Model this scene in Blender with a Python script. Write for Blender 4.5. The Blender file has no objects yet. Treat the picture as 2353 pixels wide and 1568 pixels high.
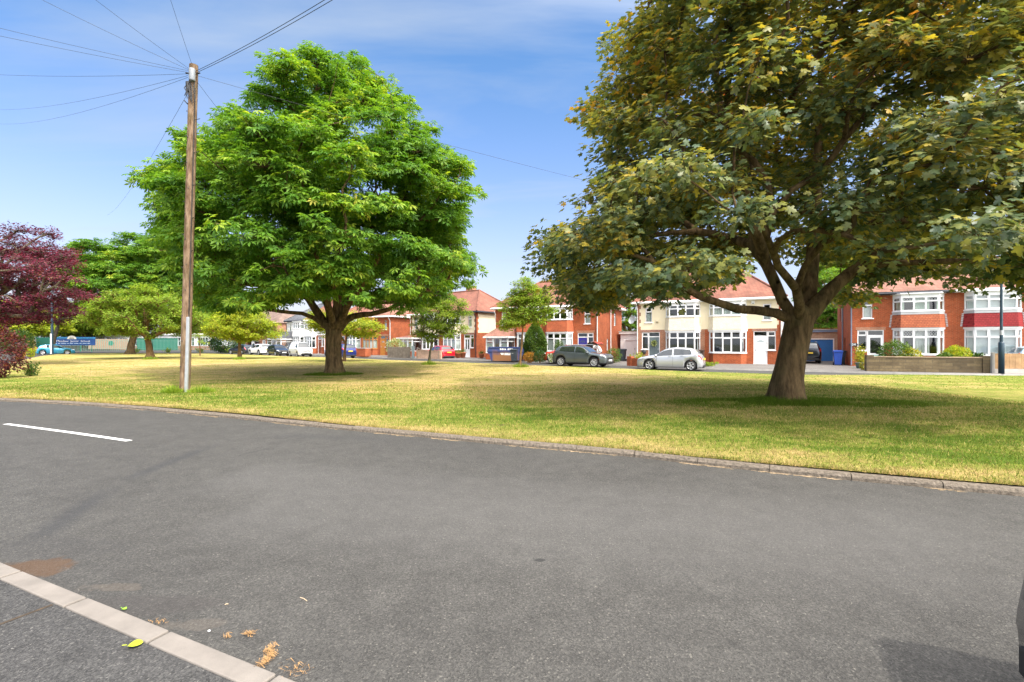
import bpy, bmesh, math, random
import numpy as np
from mathutils import Vector, Matrix, geometry

SC = bpy.context.scene
COL = SC.collection
random.seed(7)
RNG = np.random.default_rng(11)

# ------------------------------------------------------------------ survey
# The place was surveyed from the photograph: F is the focal length and
# (CX, HY) the principal column and the horizon row of a 2353 px wide print.
F, CX, HY, EYE = 1110.0, 1176.0, 787.0, 1.75


def G(x, y, h=0.0):
    """ground point (X, Y) that the survey reads at print position x, y on a surface h metres high"""
    d = (EYE - h) * F / (y - HY)
    return ((x - CX) / F * d, d)


def PT(x, y, d):
    return ((x - CX) / F * d, d, EYE - (y - HY) / F * d)


# ------------------------------------------------------------------ objects
def tag(o, label=None, cat=None, group=None, kind=None):
    if label: o['label'] = label
    if cat: o['category'] = cat
    if group: o['group'] = group
    if kind: o['kind'] = kind
    return o


def thing(name, label, cat, loc=(0, 0, 0), rz=0.0, group=None):
    o = bpy.data.objects.new(name, None)
    COL.objects.link(o)
    o.location = loc
    o.rotation_euler = (0, 0, rz)
    o.empty_display_size = 0.2
    return tag(o, label, cat, group)


def copy_tree(o, parent=None):
    c = o.copy()
    COL.objects.link(c)
    c.parent = parent
    for ch in list(o.children):
        copy_tree(ch, c)
    return c


class MB:
    """collects shapes and links them as ONE mesh object"""

    def __init__(self):
        self.v, self.f, self.m, self.sm = [], [], [], []

    def add(self, verts, faces, m=0, M=None, smooth=False):
        n = len(self.v)
        for p in verts:
            p = Vector(p)
            if M is not None: p = M @ p
            self.v.append(p[:])
        for f in faces:
            self.f.append([i + n for i in f]); self.m.append(m); self.sm.append(smooth)
        return self

    def box(self, x0, x1, y0, y1, z0, z1, m=0, M=None):
        v = [(x0, y0, z0), (x1, y0, z0), (x1, y1, z0), (x0, y1, z0), (x0, y0, z1), (x1, y0, z1), (x1, y1, z1), (x0, y1, z1)]
        return self.add(v, [(0, 3, 2, 1), (4, 5, 6, 7), (0, 1, 5, 4), (1, 2, 6, 5), (2, 3, 7, 6), (3, 0, 4, 7)], m, M)

    def quad(self, a, b, c, d, m=0, M=None):
        return self.add([a, b, c, d], [(0, 1, 2, 3)], m, M)

    def prism(self, pts, z0, z1, m=0, M=None):
        """pts: plan polygon, counter-clockwise"""
        n = len(pts)
        v = [(p[0], p[1], z0) for p in pts] + [(p[0], p[1], z1) for p in pts]
        f = [tuple(range(n - 1, -1, -1)), tuple(range(n, 2 * n))]
        for i in range(n):
            j = (i + 1) % n
            f.append((i, j, n + j, n + i))
        return self.add(v, f, m, M)

    def tube(self, pts, rad, n=8, m=0, M=None, smooth=True, cap=True):
        pts = [Vector(p) for p in pts]
        if not hasattr(rad, '__len__'): rad = [rad] * len(pts)
        up = Vector((0, 0, 1))
        v, f = [], []
        prev = None
        for i, p in enumerate(pts):
            t = (pts[min(i + 1, len(pts) - 1)] - pts[max(i - 1, 0)])
            t = t.normalized() if t.length > 1e-9 else up
            if prev is None:
                a = t.cross(up) if abs(t.z) < 0.95 else t.cross(Vector((1, 0, 0)))
                a.normalize()
            else:
                a = (prev - t * prev.dot(t))
                a = a.normalized() if a.length > 1e-6 else t.orthogonal().normalized()
            prev = a
            b = t.cross(a)
            for k in range(n):
                an = 2 * math.pi * k / n
                v.append((p + (a * math.cos(an) + b * math.sin(an)) * rad[i])[:])
        for i in range(len(pts) - 1):
            for k in range(n):
                k2 = (k + 1) % n
                f.append((i * n + k, i * n + k2, (i + 1) * n + k2, (i + 1) * n + k))
        self.add(v, f, m, M, smooth)
        if cap:
            self.add(v[:n], [tuple(range(n - 1, -1, -1))], m, M)
            self.add(v[-n:], [tuple(range(n))], m, M)
        return self

    def lathe(self, prof, n=20, m=0, M=None, smooth=True):
        """prof: (r, z) from bottom to top, round the z axis"""
        v, f = [], []
        for r, z in prof:
            for k in range(n):
                a = 2 * math.pi * k / n
                v.append((r * math.cos(a), r * math.sin(a), z))
        for i in range(len(prof) - 1):
            for k in range(n):
                k2 = (k + 1) % n
                f.append((i * n + k, i * n + k2, (i + 1) * n + k2, (i + 1) * n + k))
        return self.add(v, f, m, M, smooth)

    def ball(self, c, r, n=10, m=0, M=None):
        rx, ry, rz = r if hasattr(r, '__len__') else (r, r, r)
        prof = []
        v, f = [], []
        k = max(5, n // 2)
        for i in range(k + 1):
            th = math.pi * i / k
            for j in range(n):
                a = 2 * math.pi * j / n
                v.append((c[0] + rx * math.sin(th) * math.cos(a), c[1] + ry * math.sin(th) * math.sin(a), c[2] - rz * math.cos(th)))
        for i in range(k):
            for j in range(n):
                j2 = (j + 1) % n
                f.append((i * n + j, i * n + j2, (i + 1) * n + j2, (i + 1) * n + j))
        return self.add(v, f, m, M, True)

    def build(self, name, mats, parent=None, bevel=0.0, subsurf=0, weld=False):
        me = bpy.data.meshes.new(name)
        me.from_pydata(self.v, [], self.f)
        if not isinstance(mats, (list, tuple)): mats = [mats]
        for mt in mats: me.materials.append(mt)
        me.polygons.foreach_set('material_index', self.m)
        me.polygons.foreach_set('use_smooth', self.sm)
        me.update()
        o = bpy.data.objects.new(name, me)
        COL.objects.link(o)
        o.parent = parent
        if weld:
            bm = bmesh.new(); bm.from_mesh(me)
            bmesh.ops.remove_doubles(bm, verts=bm.verts, dist=1e-4)
            bmesh.ops.recalc_face_normals(bm, faces=bm.faces)
            bm.to_mesh(me); bm.free()
        if bevel:
            b = o.modifiers.new('Bevel', 'BEVEL'); b.width = bevel; b.segments = 2; b.limit_method = 'ANGLE'
        if subsurf:
            s = o.modifiers.new('Subsurf', 'SUBSURF'); s.levels = subsurf; s.render_levels = subsurf
        return o


def np_mesh(name, verts, loops, sizes, mats, parent=None, attrs=None, smooth=False, midx=None):
    """fast mesh from numpy arrays; attrs: {name: per-face float array}"""
    me = bpy.data.meshes.new(name)
    nf = len(sizes)
    me.vertices.add(len(verts)); me.vertices.foreach_set('co', np.ascontiguousarray(verts, dtype=np.float32).ravel())
    me.loops.add(len(loops)); me.loops.foreach_set('vertex_index', np.ascontiguousarray(loops, dtype=np.int32))
    me.polygons.add(nf)
    st = np.concatenate(([0], np.cumsum(sizes)[:-1])).astype(np.int32)
    me.polygons.foreach_set('loop_start', st)
    if midx is not None: me.polygons.foreach_set('material_index', np.asarray(midx, dtype=np.int32))
    if not isinstance(mats, (list, tuple)): mats = [mats]
    for mt in mats: me.materials.append(mt)
    me.update(calc_edges=True)
    if smooth: me.polygons.foreach_set('use_smooth', np.ones(nf, dtype=bool))
    for k, arr in (attrs or {}).items():
        a = me.attributes.new(k, 'FLOAT', 'FACE')
        a.data.foreach_set('value', np.ascontiguousarray(arr, dtype=np.float32))
    o = bpy.data.objects.new(name, me)
    COL.objects.link(o)
    o.parent = parent
    return o


# ------------------------------------------------------------------ materials
class NT:
    def __init__(self, name):
        self.mat = bpy.data.materials.new(name)
        self.mat.use_nodes = True
        self.t = self.mat.node_tree
        self.t.nodes.clear()
        self.out = self.n('OutputMaterial')

    def n(self, kind, **kw):
        nd = self.t.nodes.new('ShaderNode' + kind)
        for k, v in kw.items():
            if k.startswith('i_'):
                self.set(nd, k[2:], v)
            else:
                setattr(nd, k, v)
        return nd

    def set(self, nd, key, v):
        sock = nd.inputs[int(key)] if key.isdigit() else nd.inputs[key.replace('_', ' ')]
        if hasattr(v, 'is_linked') or isinstance(v, bpy.types.NodeSocket):
            self.t.links.new(v, sock)
        else:
            if isinstance(v, tuple) and len(v) == 3 and sock.type == 'RGBA': v = v + (1,)
            sock.default_value = v

    def obj(self):
        return self.n('TexCoord').outputs['Object']

    def math(self, op, a, b=0.0, clamp=False):
        nd = self.n('Math', operation=op, use_clamp=clamp)
        self.set(nd, '0', a); self.set(nd, '1', b)
        return nd.outputs[0]

    def mix(self, fac, a, b, blend='MIX'):
        nd = self.n('Mix', data_type='RGBA', blend_type=blend)
        self.set(nd, '0', fac); self.set(nd, '6', a); self.set(nd, '7', b)
        return nd.outputs[2]

    def noise(self, vec, scale, detail=3.0, rough=0.55, out='Fac'):
        nd = self.n('TexNoise', i_Vector=vec, i_Scale=scale, i_Detail=detail, i_Roughness=rough)
        return nd.outputs[out]

    def ramp(self, fac, stops, interp='LINEAR'):
        nd = self.n('ValToRGB')
        self.set(nd, 'Fac', fac)
        cr = nd.color_ramp
        cr.interpolation = interp
        while len(cr.elements) < len(stops): cr.elements.new(0.5)
        for e, (p, c) in zip(cr.elements, stops):
            e.position = p
            e.color = tuple(c) + (1,) if len(c) == 3 else c
        return nd.outputs['Color']

    def maprange(self, v, a, b, c=0.0, d=1.0):
        nd = self.n('MapRange')
        for k, x in zip(('Value', 'From Min', 'From Max', 'To Min', 'To Max'), (v, a, b, c, d)):
            self.set(nd, k, x)
        return nd.outputs[0]

    def bump(self, h, strength=0.3, dist=0.02):
        nd = self.n('Bump', i_Height=h, i_Strength=strength, i_Distance=dist)
        return nd.outputs['Normal']

    def principled(self, **kw):
        p = self.n('BsdfPrincipled')
        for k, v in kw.items():
            self.set(p, k, v)
        self.t.links.new(p.outputs[0], self.out.inputs['Surface'])
        return p


def pm(name, col, rough=0.6, var=0.12, vs=4.0, bump=0.0, bs=60.0, metal=0.0, coat=0.0, spec=0.5, bdist=0.01):
    """plain material with a little mottling and grain"""
    t = NT(name)
    co = t.obj()
    nz = t.noise(co, vs, 4.0)
    f = t.maprange(nz, 0.3, 0.7, 1 - var, 1 + var)
    v = t.n('VectorMath', operation='SCALE')
    v.inputs[0].default_value = col
    t.set(v, 'Scale', f)
    kw = dict(Base_Color=v.outputs[0], Roughness=rough, Metallic=metal, Coat_Weight=coat, Specular_IOR_Level=spec)
    if coat: kw['Coat_Roughness'] = 0.04
    if bump:
        kw['Normal'] = t.bump(t.noise(co, bs, 4.0), bump, bdist)
    t.principled(**kw)
    return t.mat


def wallvec(t, sx=1.0, sz=1.0):
    s = t.n('SeparateXYZ'); t.set(s, '0', t.obj())
    a = t.math('ADD', s.outputs[0], s.outputs[1])
    c = t.n('CombineXYZ')
    t.set(c, '0', t.math('MULTIPLY', a, sx)); t.set(c, '1', t.math('MULTIPLY', s.outputs[2], sz))
    return c.outputs[0]


def brick_mat(name, c1, c2, mortar, bw=0.225, bh=0.075, ms=0.010, var=0.28, bump=0.4):
    t = NT(name)
    vec = wallvec(t)
    b = t.n('TexBrick', i_Vector=vec, i_Color1=c1, i_Color2=c2, i_Mortar=mortar, i_Scale=1.0, i_Mortar_Size=ms, i_Bias=0.0, i_Brick_Width=bw, i_Row_Height=bh)
    nz = t.noise(t.obj(), 1.1, 5.0)
    f = t.maprange(nz, 0.25, 0.75, 1 - var, 1 + var)
    n2 = t.noise(t.obj(), 9.0, 3.0)
    f2 = t.math('MULTIPLY', f, t.maprange(n2, 0.3, 0.7, 0.86, 1.14))
    v = t.n('VectorMath', operation='SCALE'); t.set(v, '0', b.outputs['Color']); t.set(v, 'Scale', f2)
    t.principled(Base_Color=v.outputs[0], Roughness=0.85, Normal=t.bump(t.math('SUBTRACT', 1.0, b.outputs['Fac']), bump, 0.01), Specular_IOR_Level=0.25)
    return t.mat


def tile_mat(name, c1, c2, gap, bw=0.26, bh=0.12, moss=0.0):
    t = NT(name)
    vec = wallvec(t, 1.0, 1.0)
    b = t.n('TexBrick', i_Vector=vec, i_Color1=c1, i_Color2=c2, i_Mortar=gap, i_Scale=1.0, i_Mortar_Size=0.012, i_Bias=0.0, i_Brick_Width=bw, i_Row_Height=bh)
    nz = t.noise(t.obj(), 0.9, 6.0)
    v = t.n('VectorMath', operation='SCALE'); t.set(v, '0', b.outputs['Color']); t.set(v, 'Scale', t.maprange(nz, 0.25, 0.75, 0.66, 1.3))
    col = v.outputs[0]
    if moss:
        m = t.maprange(t.noise(t.obj(), 2.5, 6.0), 0.55, 0.75, 0.0, moss)
        col = t.mix(m, col, (0.10, 0.09, 0.05))
    s = t.n('SeparateXYZ'); t.set(s, '0', vec)
    saw = t.math('FRACT', t.math('DIVIDE', s.outputs[1], bh))
    t.principled(Base_Color=col, Roughness=0.8, Normal=t.bump(saw, 0.5, -0.03), Specular_IOR_Level=0.3)
    return t.mat


def glass_mat(name, tint=(0.75, 0.8, 0.8), refl=0.10, lattice=False):
    t = NT(name)
    tr = t.n('BsdfTransparent', i_Color=tint)
    gl = t.n('BsdfGlossy', i_Color=(0.9, 0.93, 0.95), i_Roughness=0.03)
    lw = t.n('LayerWeight', i_Blend=0.35)
    fac = t.maprange(lw.outputs['Facing'], 0.0, 1.0, refl, 0.9)
    mx = t.n('MixShader'); t.set(mx, '0', fac); t.set(mx, '1', tr.outputs[0]); t.set(mx, '2', gl.outputs[0])
    sh = mx.outputs[0]
    if lattice:
        s = t.n('SeparateXYZ'); t.set(s, '0', wallvec(t))
        ma = None
        for sg in (1.0, -1.0):
            w = t.math('FRACT', t.math('MULTIPLY', t.math('ADD', t.math('MULTIPLY', s.outputs[0], 1.35), t.math('MULTIPLY', s.outputs[1], sg)), 5.2))
            m = t.math('LESS_THAN', w, 0.16)
            ma = m if ma is None else t.math('MAXIMUM', ma, m)
        df = t.n('BsdfDiffuse', i_Color=(0.42, 0.44, 0.45))
        m2 = t.n('MixShader'); t.set(m2, '0', ma); t.set(m2, '1', sh); t.set(m2, '2', df.outputs[0])
        sh = m2.outputs[0]
    t.t.links.new(sh, t.out.inputs['Surface'])
    return t.mat


def leaf_mat(name, stops, trans=0.35, rough=0.5, spec=0.35, sat=1.0, tcol=None):
    """stops colour leaves by their own random number"""
    t = NT(name)
    a = t.n('Attribute', attribute_name='rnd')
    col = t.ramp(a.outputs['Fac'], stops)
    p = t.n('BsdfPrincipled', i_Base_Color=col, i_Roughness=rough, i_Specular_IOR_Level=spec)
    tc = t.mix(1.0, col, tcol or (1.35, 1.3, 0.55), 'MULTIPLY')
    tl = t.n('BsdfTranslucent', i_Color=tc)
    mx = t.n('MixShader', i_0=trans); t.set(mx, '1', p.outputs[0]); t.set(mx, '2', tl.outputs[0])
    t.t.links.new(mx.outputs[0], t.out.inputs['Surface'])
    return t.mat


def bark_mat(name, c1, c2, sc=9.0, bump=0.9):
    t = NT(name)
    mp = t.n('Mapping'); t.set(mp, 'Vector', t.obj()); mp.inputs['Scale'].default_value = (1, 1, 0.22)
    nz = t.noise(mp.outputs[0], sc, 7.0, 0.65)
    n2 = t.noise(t.obj(), 2.2, 4.0)
    col = t.mix(t.maprange(nz, 0.38, 0.62), c1, c2)
    col = t.mix(t.maprange(n2, 0.5, 0.7, 0.0, 0.45), col, (0.075, 0.07, 0.028))
    t.principled(Base_Color=col, Roughness=0.95, Normal=t.bump(nz, bump, 0.06), Specular_IOR_Level=0.15)
    return t.mat


M = {}
M['brick_orange'] = brick_mat('brick_orange', (0.36, 0.073, 0.022), (0.265, 0.049, 0.014), (0.29, 0.14, 0.075))
M['brick_red'] = brick_mat('brick_red', (0.42, 0.095, 0.038), (0.31, 0.066, 0.028), (0.36, 0.22, 0.15))
M['brick_brown'] = brick_mat('brick_brown', (0.36, 0.14, 0.07), (0.27, 0.105, 0.055), (0.36, 0.27, 0.2))
M['brick_dull'] = brick_mat('brick_dull', (0.30, 0.13, 0.09), (0.22, 0.09, 0.06), (0.34, 0.27, 0.22))
M['brick_pale'] = brick_mat('brick_pale', (0.45, 0.28, 0.19), (0.38, 0.22, 0.15), (0.45, 0.38, 0.3))
M['stone_wall'] = brick_mat('stone_wall', (0.155, 0.118, 0.065), (0.09, 0.068, 0.04), (0.09, 0.075, 0.05), bw=0.62, bh=0.17, ms=0.012, var=0.35)
M['cream'] = pm('cream_render', (0.74, 0.65, 0.46), 0.9, 0.06, 1.5, 0.35, 45.0, spec=0.2)
M['cream_rough'] = pm('cream_roughcast', (0.70, 0.63, 0.48), 0.95, 0.10, 5.0, 0.9, 14.0, spec=0.2, bdist=0.03)
M['white_render'] = pm('white_render', (0.80, 0.80, 0.80), 0.9, 0.05, 1.5, 0.3, 45.0, spec=0.2)
M['roof_red'] = tile_mat('roof_red', (0.26, 0.112, 0.075), (0.20, 0.085, 0.06), (0.14, 0.05, 0.035), moss=0.35)
M['roof_pink'] = tile_mat('roof_pink', (0.29, 0.145, 0.105), (0.235, 0.118, 0.085), (0.18, 0.08, 0.06), moss=0.3)
M['roof_slate'] = tile_mat('roof_slate', (0.14, 0.145, 0.16), (0.105, 0.11, 0.125), (0.05, 0.05, 0.06))
M['roof_brown'] = tile_mat('roof_brown', (0.23, 0.16, 0.13), (0.19, 0.13, 0.105), (0.1, 0.07, 0.06))
M['apron_orange'] = tile_mat('apron_orange', (0.42, 0.125, 0.055), (0.34, 0.095, 0.045), (0.2, 0.06, 0.03), 0.17, 0.115)
M['apron_red'] = tile_mat('apron_red', (0.28, 0.028, 0.03), (0.22, 0.02, 0.022), (0.15, 0.012, 0.015), 0.17, 0.115)
M['apron_brick'] = brick_mat('apron_brick', (0.42, 0.095, 0.035), (0.34, 0.07, 0.025), (0.36, 0.16, 0.09))
M['upvc'] = pm('white_upvc', (0.82, 0.83, 0.84), 0.3, 0.03, 3.0)
M['tan_wood'] = pm('tan_wood', (0.42, 0.17, 0.03), 0.45, 0.15, 8.0)
M['brown_wood'] = pm('brown_wood', (0.17, 0.045, 0.02), 0.5, 0.15, 8.0)
M['grey_door'] = pm('grey_door', (0.115, 0.15, 0.16), 0.4, 0.05)
M['blue_door'] = pm('blue_door', (0.03, 0.025, 0.22), 0.4, 0.05)
M['garage_blue'] = pm('garage_blue', (0.03, 0.16, 0.46), 0.45, 0.06)
M['mint'] = pm('mint_panel', (0.42, 0.66, 0.60), 0.4, 0.04)
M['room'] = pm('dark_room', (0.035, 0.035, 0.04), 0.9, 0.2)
M['curtain'] = pm('white_curtain', (0.70, 0.72, 0.68), 0.9, 0.06, 6.0)
M['curtain_green'] = pm('pale_green_curtain', (0.55, 0.66, 0.55), 0.9, 0.06, 6.0)
M['blind'] = pm('white_blind', (0.62, 0.66, 0.66), 0.8, 0.05, 6.0)
M['glass'] = glass_mat('window_glass')
M['glass_lattice'] = glass_mat('leaded_glass', lattice=True)
M['lead'] = pm('grey_lead', (0.42, 0.43, 0.45), 0.6, 0.1)
M['gutter_black'] = pm('black_gutter', (0.025, 0.03, 0.04), 0.4, 0.1)
M['gutter_white'] = pm('white_gutter', (0.78, 0.78, 0.77), 0.4, 0.06)
M['pipe_blue'] = pm('grey_blue_pipe', (0.17, 0.23, 0.33), 0.45, 0.1)
M['concrete'] = pm('concrete', (0.42, 0.40, 0.37), 0.9, 0.12, 3.0, 0.4, 60.0)
M['terracotta'] = pm('terracotta', (0.45, 0.15, 0.07), 0.8, 0.12)
M['fence_wood'] = pm('fence_wood', (0.36, 0.22, 0.11), 0.85, 0.3, 2.5, 0.5, 20.0)
M['old_wood'] = pm('weathered_wood', (0.20, 0.165, 0.125), 0.9, 0.3, 3.0, 0.5, 25.0)
M['steel'] = pm('galvanised_steel', (0.46, 0.48, 0.50), 0.45, 0.1, 8.0, metal=0.6)
M['black_plastic'] = pm('black_plastic', (0.02, 0.021, 0.023), 0.5, 0.1)
M['bin_grey'] = pm('dark_grey_bin', (0.035, 0.045, 0.055), 0.45, 0.1)
M['bin_blue'] = pm('blue_bin', (0.02, 0.07, 0.36), 0.42, 0.08)
M['bin_brown'] = pm('brown_bin', (0.06, 0.035, 0.025), 0.5, 0.1)
M['paint_white'] = pm('white_text_paint', (0.82, 0.82, 0.80), 0.6, 0.05)
M['green_steel'] = pm('green_painted_steel', (0.012, 0.16, 0.105), 0.45, 0.08)
M['lamp_dark'] = pm('dark_blue_column', (0.018, 0.045, 0.07), 0.4, 0.08)
# ------------------------------------------------------------------ sky, sun, camera
SUN_EL, SUN_AZ = math.radians(54), math.radians(140)     # azimuth clockwise from +Y
SUN_DIR = Vector((math.sin(SUN_AZ) * math.cos(SUN_EL), math.cos(SUN_AZ) * math.cos(SUN_EL), math.sin(SUN_EL)))


def make_world():
    w = bpy.data.worlds.new('World')
    SC.world = w
    w.use_nodes = True
    nt = w.node_tree
    nt.nodes.clear()
    N = nt.nodes.new
    out = N('ShaderNodeOutputWorld'); bg = N('ShaderNodeBackground')
    sky = N('ShaderNodeTexSky'); sky.sky_type = 'NISHITA'; sky.sun_disc = False
    sky.sun_elevation = SUN_EL; sky.sun_rotation = SUN_AZ
    sky.air_density = 1.15; sky.dust_density = 0.55; sky.ozone_density = 2.6
    tc = N('ShaderNodeTexCoord')
    sep = N('ShaderNodeSeparateXYZ'); nt.links.new(tc.outputs['Generated'], sep.inputs[0])

    def mth(op, a, b=0.0, clamp=False):
        nd = N('ShaderNodeMath'); nd.operation = op; nd.use_clamp = clamp
        for i, v in enumerate((a, b)):
            if isinstance(v, (int, float)): nd.inputs[i].default_value = v
            else: nt.links.new(v, nd.inputs[i])
        return nd.outputs[0]
    # a thin veil of high cloud on a flat layer far above
    zz = mth('ADD', mth('MAXIMUM', sep.outputs[2], 0.0), 0.12)
    cmb = N('ShaderNodeCombineXYZ')
    nt.links.new(mth('DIVIDE', sep.outputs[0], zz), cmb.inputs[0])
    nt.links.new(mth('DIVIDE', sep.outputs[1], zz), cmb.inputs[1])
    mp = N('ShaderNodeMapping'); mp.inputs['Scale'].default_value = (0.5, 1.5, 1.0); mp.inputs['Rotation'].default_value = (0, 0, math.radians(-24))
    mp.inputs['Location'].default_value = (3.1, 0.4, 0)
    nt.links.new(cmb.outputs[0], mp.inputs[0])
    nz = N('ShaderNodeTexNoise'); nz.inputs['Scale'].default_value = 1.3; nz.inputs['Detail'].default_value = 6; nz.inputs['Roughness'].default_value = 0.55
    nz.inputs['Distortion'].default_value = 0.5
    nt.links.new(mp.outputs[0], nz.inputs['Vector'])
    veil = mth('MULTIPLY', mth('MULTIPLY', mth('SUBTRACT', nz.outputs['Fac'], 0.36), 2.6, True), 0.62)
    # haze near the horizon
    hzn = mth('MULTIPLY', mth('POWER', mth('SUBTRACT', 1.0, mth('MAXIMUM', sep.outputs[2], 0.0)), 5.0), 1.0)
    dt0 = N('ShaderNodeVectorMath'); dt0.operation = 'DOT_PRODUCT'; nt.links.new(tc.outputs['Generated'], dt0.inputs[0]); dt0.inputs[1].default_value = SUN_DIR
    fac = mth('MAXIMUM', mth('MAXIMUM', veil, hzn), mth('MULTIPLY', mth('POWER', mth('MAXIMUM', dt0.outputs['Value'], 0.0), 1.5), 0.85))  # last term thickens the unseen cloud round the sun, added for fill
    hs = N('ShaderNodeHueSaturation'); hs.inputs['Saturation'].default_value = 1.12; hs.inputs['Value'].default_value = 1.0
    tint = N('ShaderNodeMix'); tint.data_type = 'RGBA'; tint.blend_type = 'MULTIPLY'; tint.inputs[0].default_value = 1.0; tc2 = N('ShaderNodeMix'); tc2.data_type = 'RGBA'; tc2.inputs[6].default_value = (1.08, 0.84, 0.98, 1); tc2.inputs[7].default_value = (0.84, 0.92, 1.0, 1)
    nt.links.new(mth('MULTIPLY', mth('MAXIMUM', sep.outputs[2], 0.0), 2.0, True), tc2.inputs[0]); nt.links.new(tc2.outputs[2], tint.inputs[7])
    nt.links.new(sky.outputs[0], tint.inputs[6]); nt.links.new(tint.outputs[2], hs.inputs['Color'])
    mx = N('ShaderNodeMix'); mx.data_type = 'RGBA'
    nt.links.new(fac, mx.inputs[0]); nt.links.new(hs.outputs[0], mx.inputs[6])
    # bright cloud added round the sun, out of view, to fill the shade
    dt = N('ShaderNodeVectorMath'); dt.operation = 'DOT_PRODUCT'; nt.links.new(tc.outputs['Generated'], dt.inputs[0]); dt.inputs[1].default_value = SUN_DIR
    fill_glow = mth('POWER', mth('MAXIMUM', dt.outputs['Value'], 0.0), 1.7)
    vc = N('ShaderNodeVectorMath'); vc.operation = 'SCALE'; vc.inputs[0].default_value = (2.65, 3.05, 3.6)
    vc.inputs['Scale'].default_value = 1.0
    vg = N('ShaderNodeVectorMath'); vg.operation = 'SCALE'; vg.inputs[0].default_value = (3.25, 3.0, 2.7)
    nt.links.new(mth('MULTIPLY', fill_glow, 12.0), vg.inputs['Scale'])
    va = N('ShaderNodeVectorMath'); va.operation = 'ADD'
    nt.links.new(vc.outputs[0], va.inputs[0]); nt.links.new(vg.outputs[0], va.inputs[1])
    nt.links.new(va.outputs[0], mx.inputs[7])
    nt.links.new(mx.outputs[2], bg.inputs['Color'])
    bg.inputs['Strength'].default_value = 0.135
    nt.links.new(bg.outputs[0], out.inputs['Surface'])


make_world()
sun = bpy.data.lights.new('sun', 'SUN'); sun.energy = 2.5; sun.angle = math.radians(2.0); sun.color = (1.0, 0.935, 0.83)
so = bpy.data.objects.new('sun', sun); COL.objects.link(so)
so.rotation_euler = SUN_DIR.to_track_quat('Z', 'Y').to_euler(); so.location = (20, -20, 40)
cam = bpy.data.cameras.new('camera'); co = bpy.data.objects.new('camera', cam); COL.objects.link(co)
co.location = (0, 0, EYE); co.rotation_euler = (math.radians(90), 0, 0)
cam.sensor_width = 36; cam.lens = 36 * F / 2353; cam.shift_y = 3.4 / 2353; cam.clip_end = 3000; cam.clip_start = 0.05
SC.camera = co
SC.view_settings.view_transform = 'Standard'; SC.view_settings.look = 'None'; SC.view_settings.gamma = 1
SC.view_settings.exposure = 0.88
SC.cycles.max_bounces = 12; SC.cycles.diffuse_bounces = 7; SC.cycles.glossy_bounces = 3; SC.cycles.transmission_bounces = 4; SC.cycles.transparent_max_bounces = 8
SC.cycles.use_adaptive_sampling = True; SC.cycles.adaptive_threshold = 0.02
SC.cycles.use_denoising = True


# ------------------------------------------------------------------ ground sheets
def spline(pts, step):
    """smooth polyline through plan points, about one vertex each step metres"""
    P = [Vector((p[0], p[1])) for p in pts]
    out = []
    for i in range(len(P) - 1):
        p0, p1, p2, p3 = P[max(i - 1, 0)], P[i], P[i + 1], P[min(i + 2, len(P) - 1)]
        n = max(1, int((p2 - p1).length / step))
        for k in range(n):
            t = k / n
            out.append(0.5 * ((2 * p1) + (-p0 + p2) * t + (2 * p0 - 5 * p1 + 4 * p2 - p3) * t * t + (-p0 + 3 * p1 - 3 * p2 + p3) * t ** 3))
    out.append(P[-1])
    return out


def offset(line, d):
    out = []
    for i, p in enumerate(line):
        t = (line[min(i + 1, len(line) - 1)] - line[max(i - 1, 0)]).normalized()
        out.append(p + Vector((-t.y, t.x)) * d)
    return out


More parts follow.
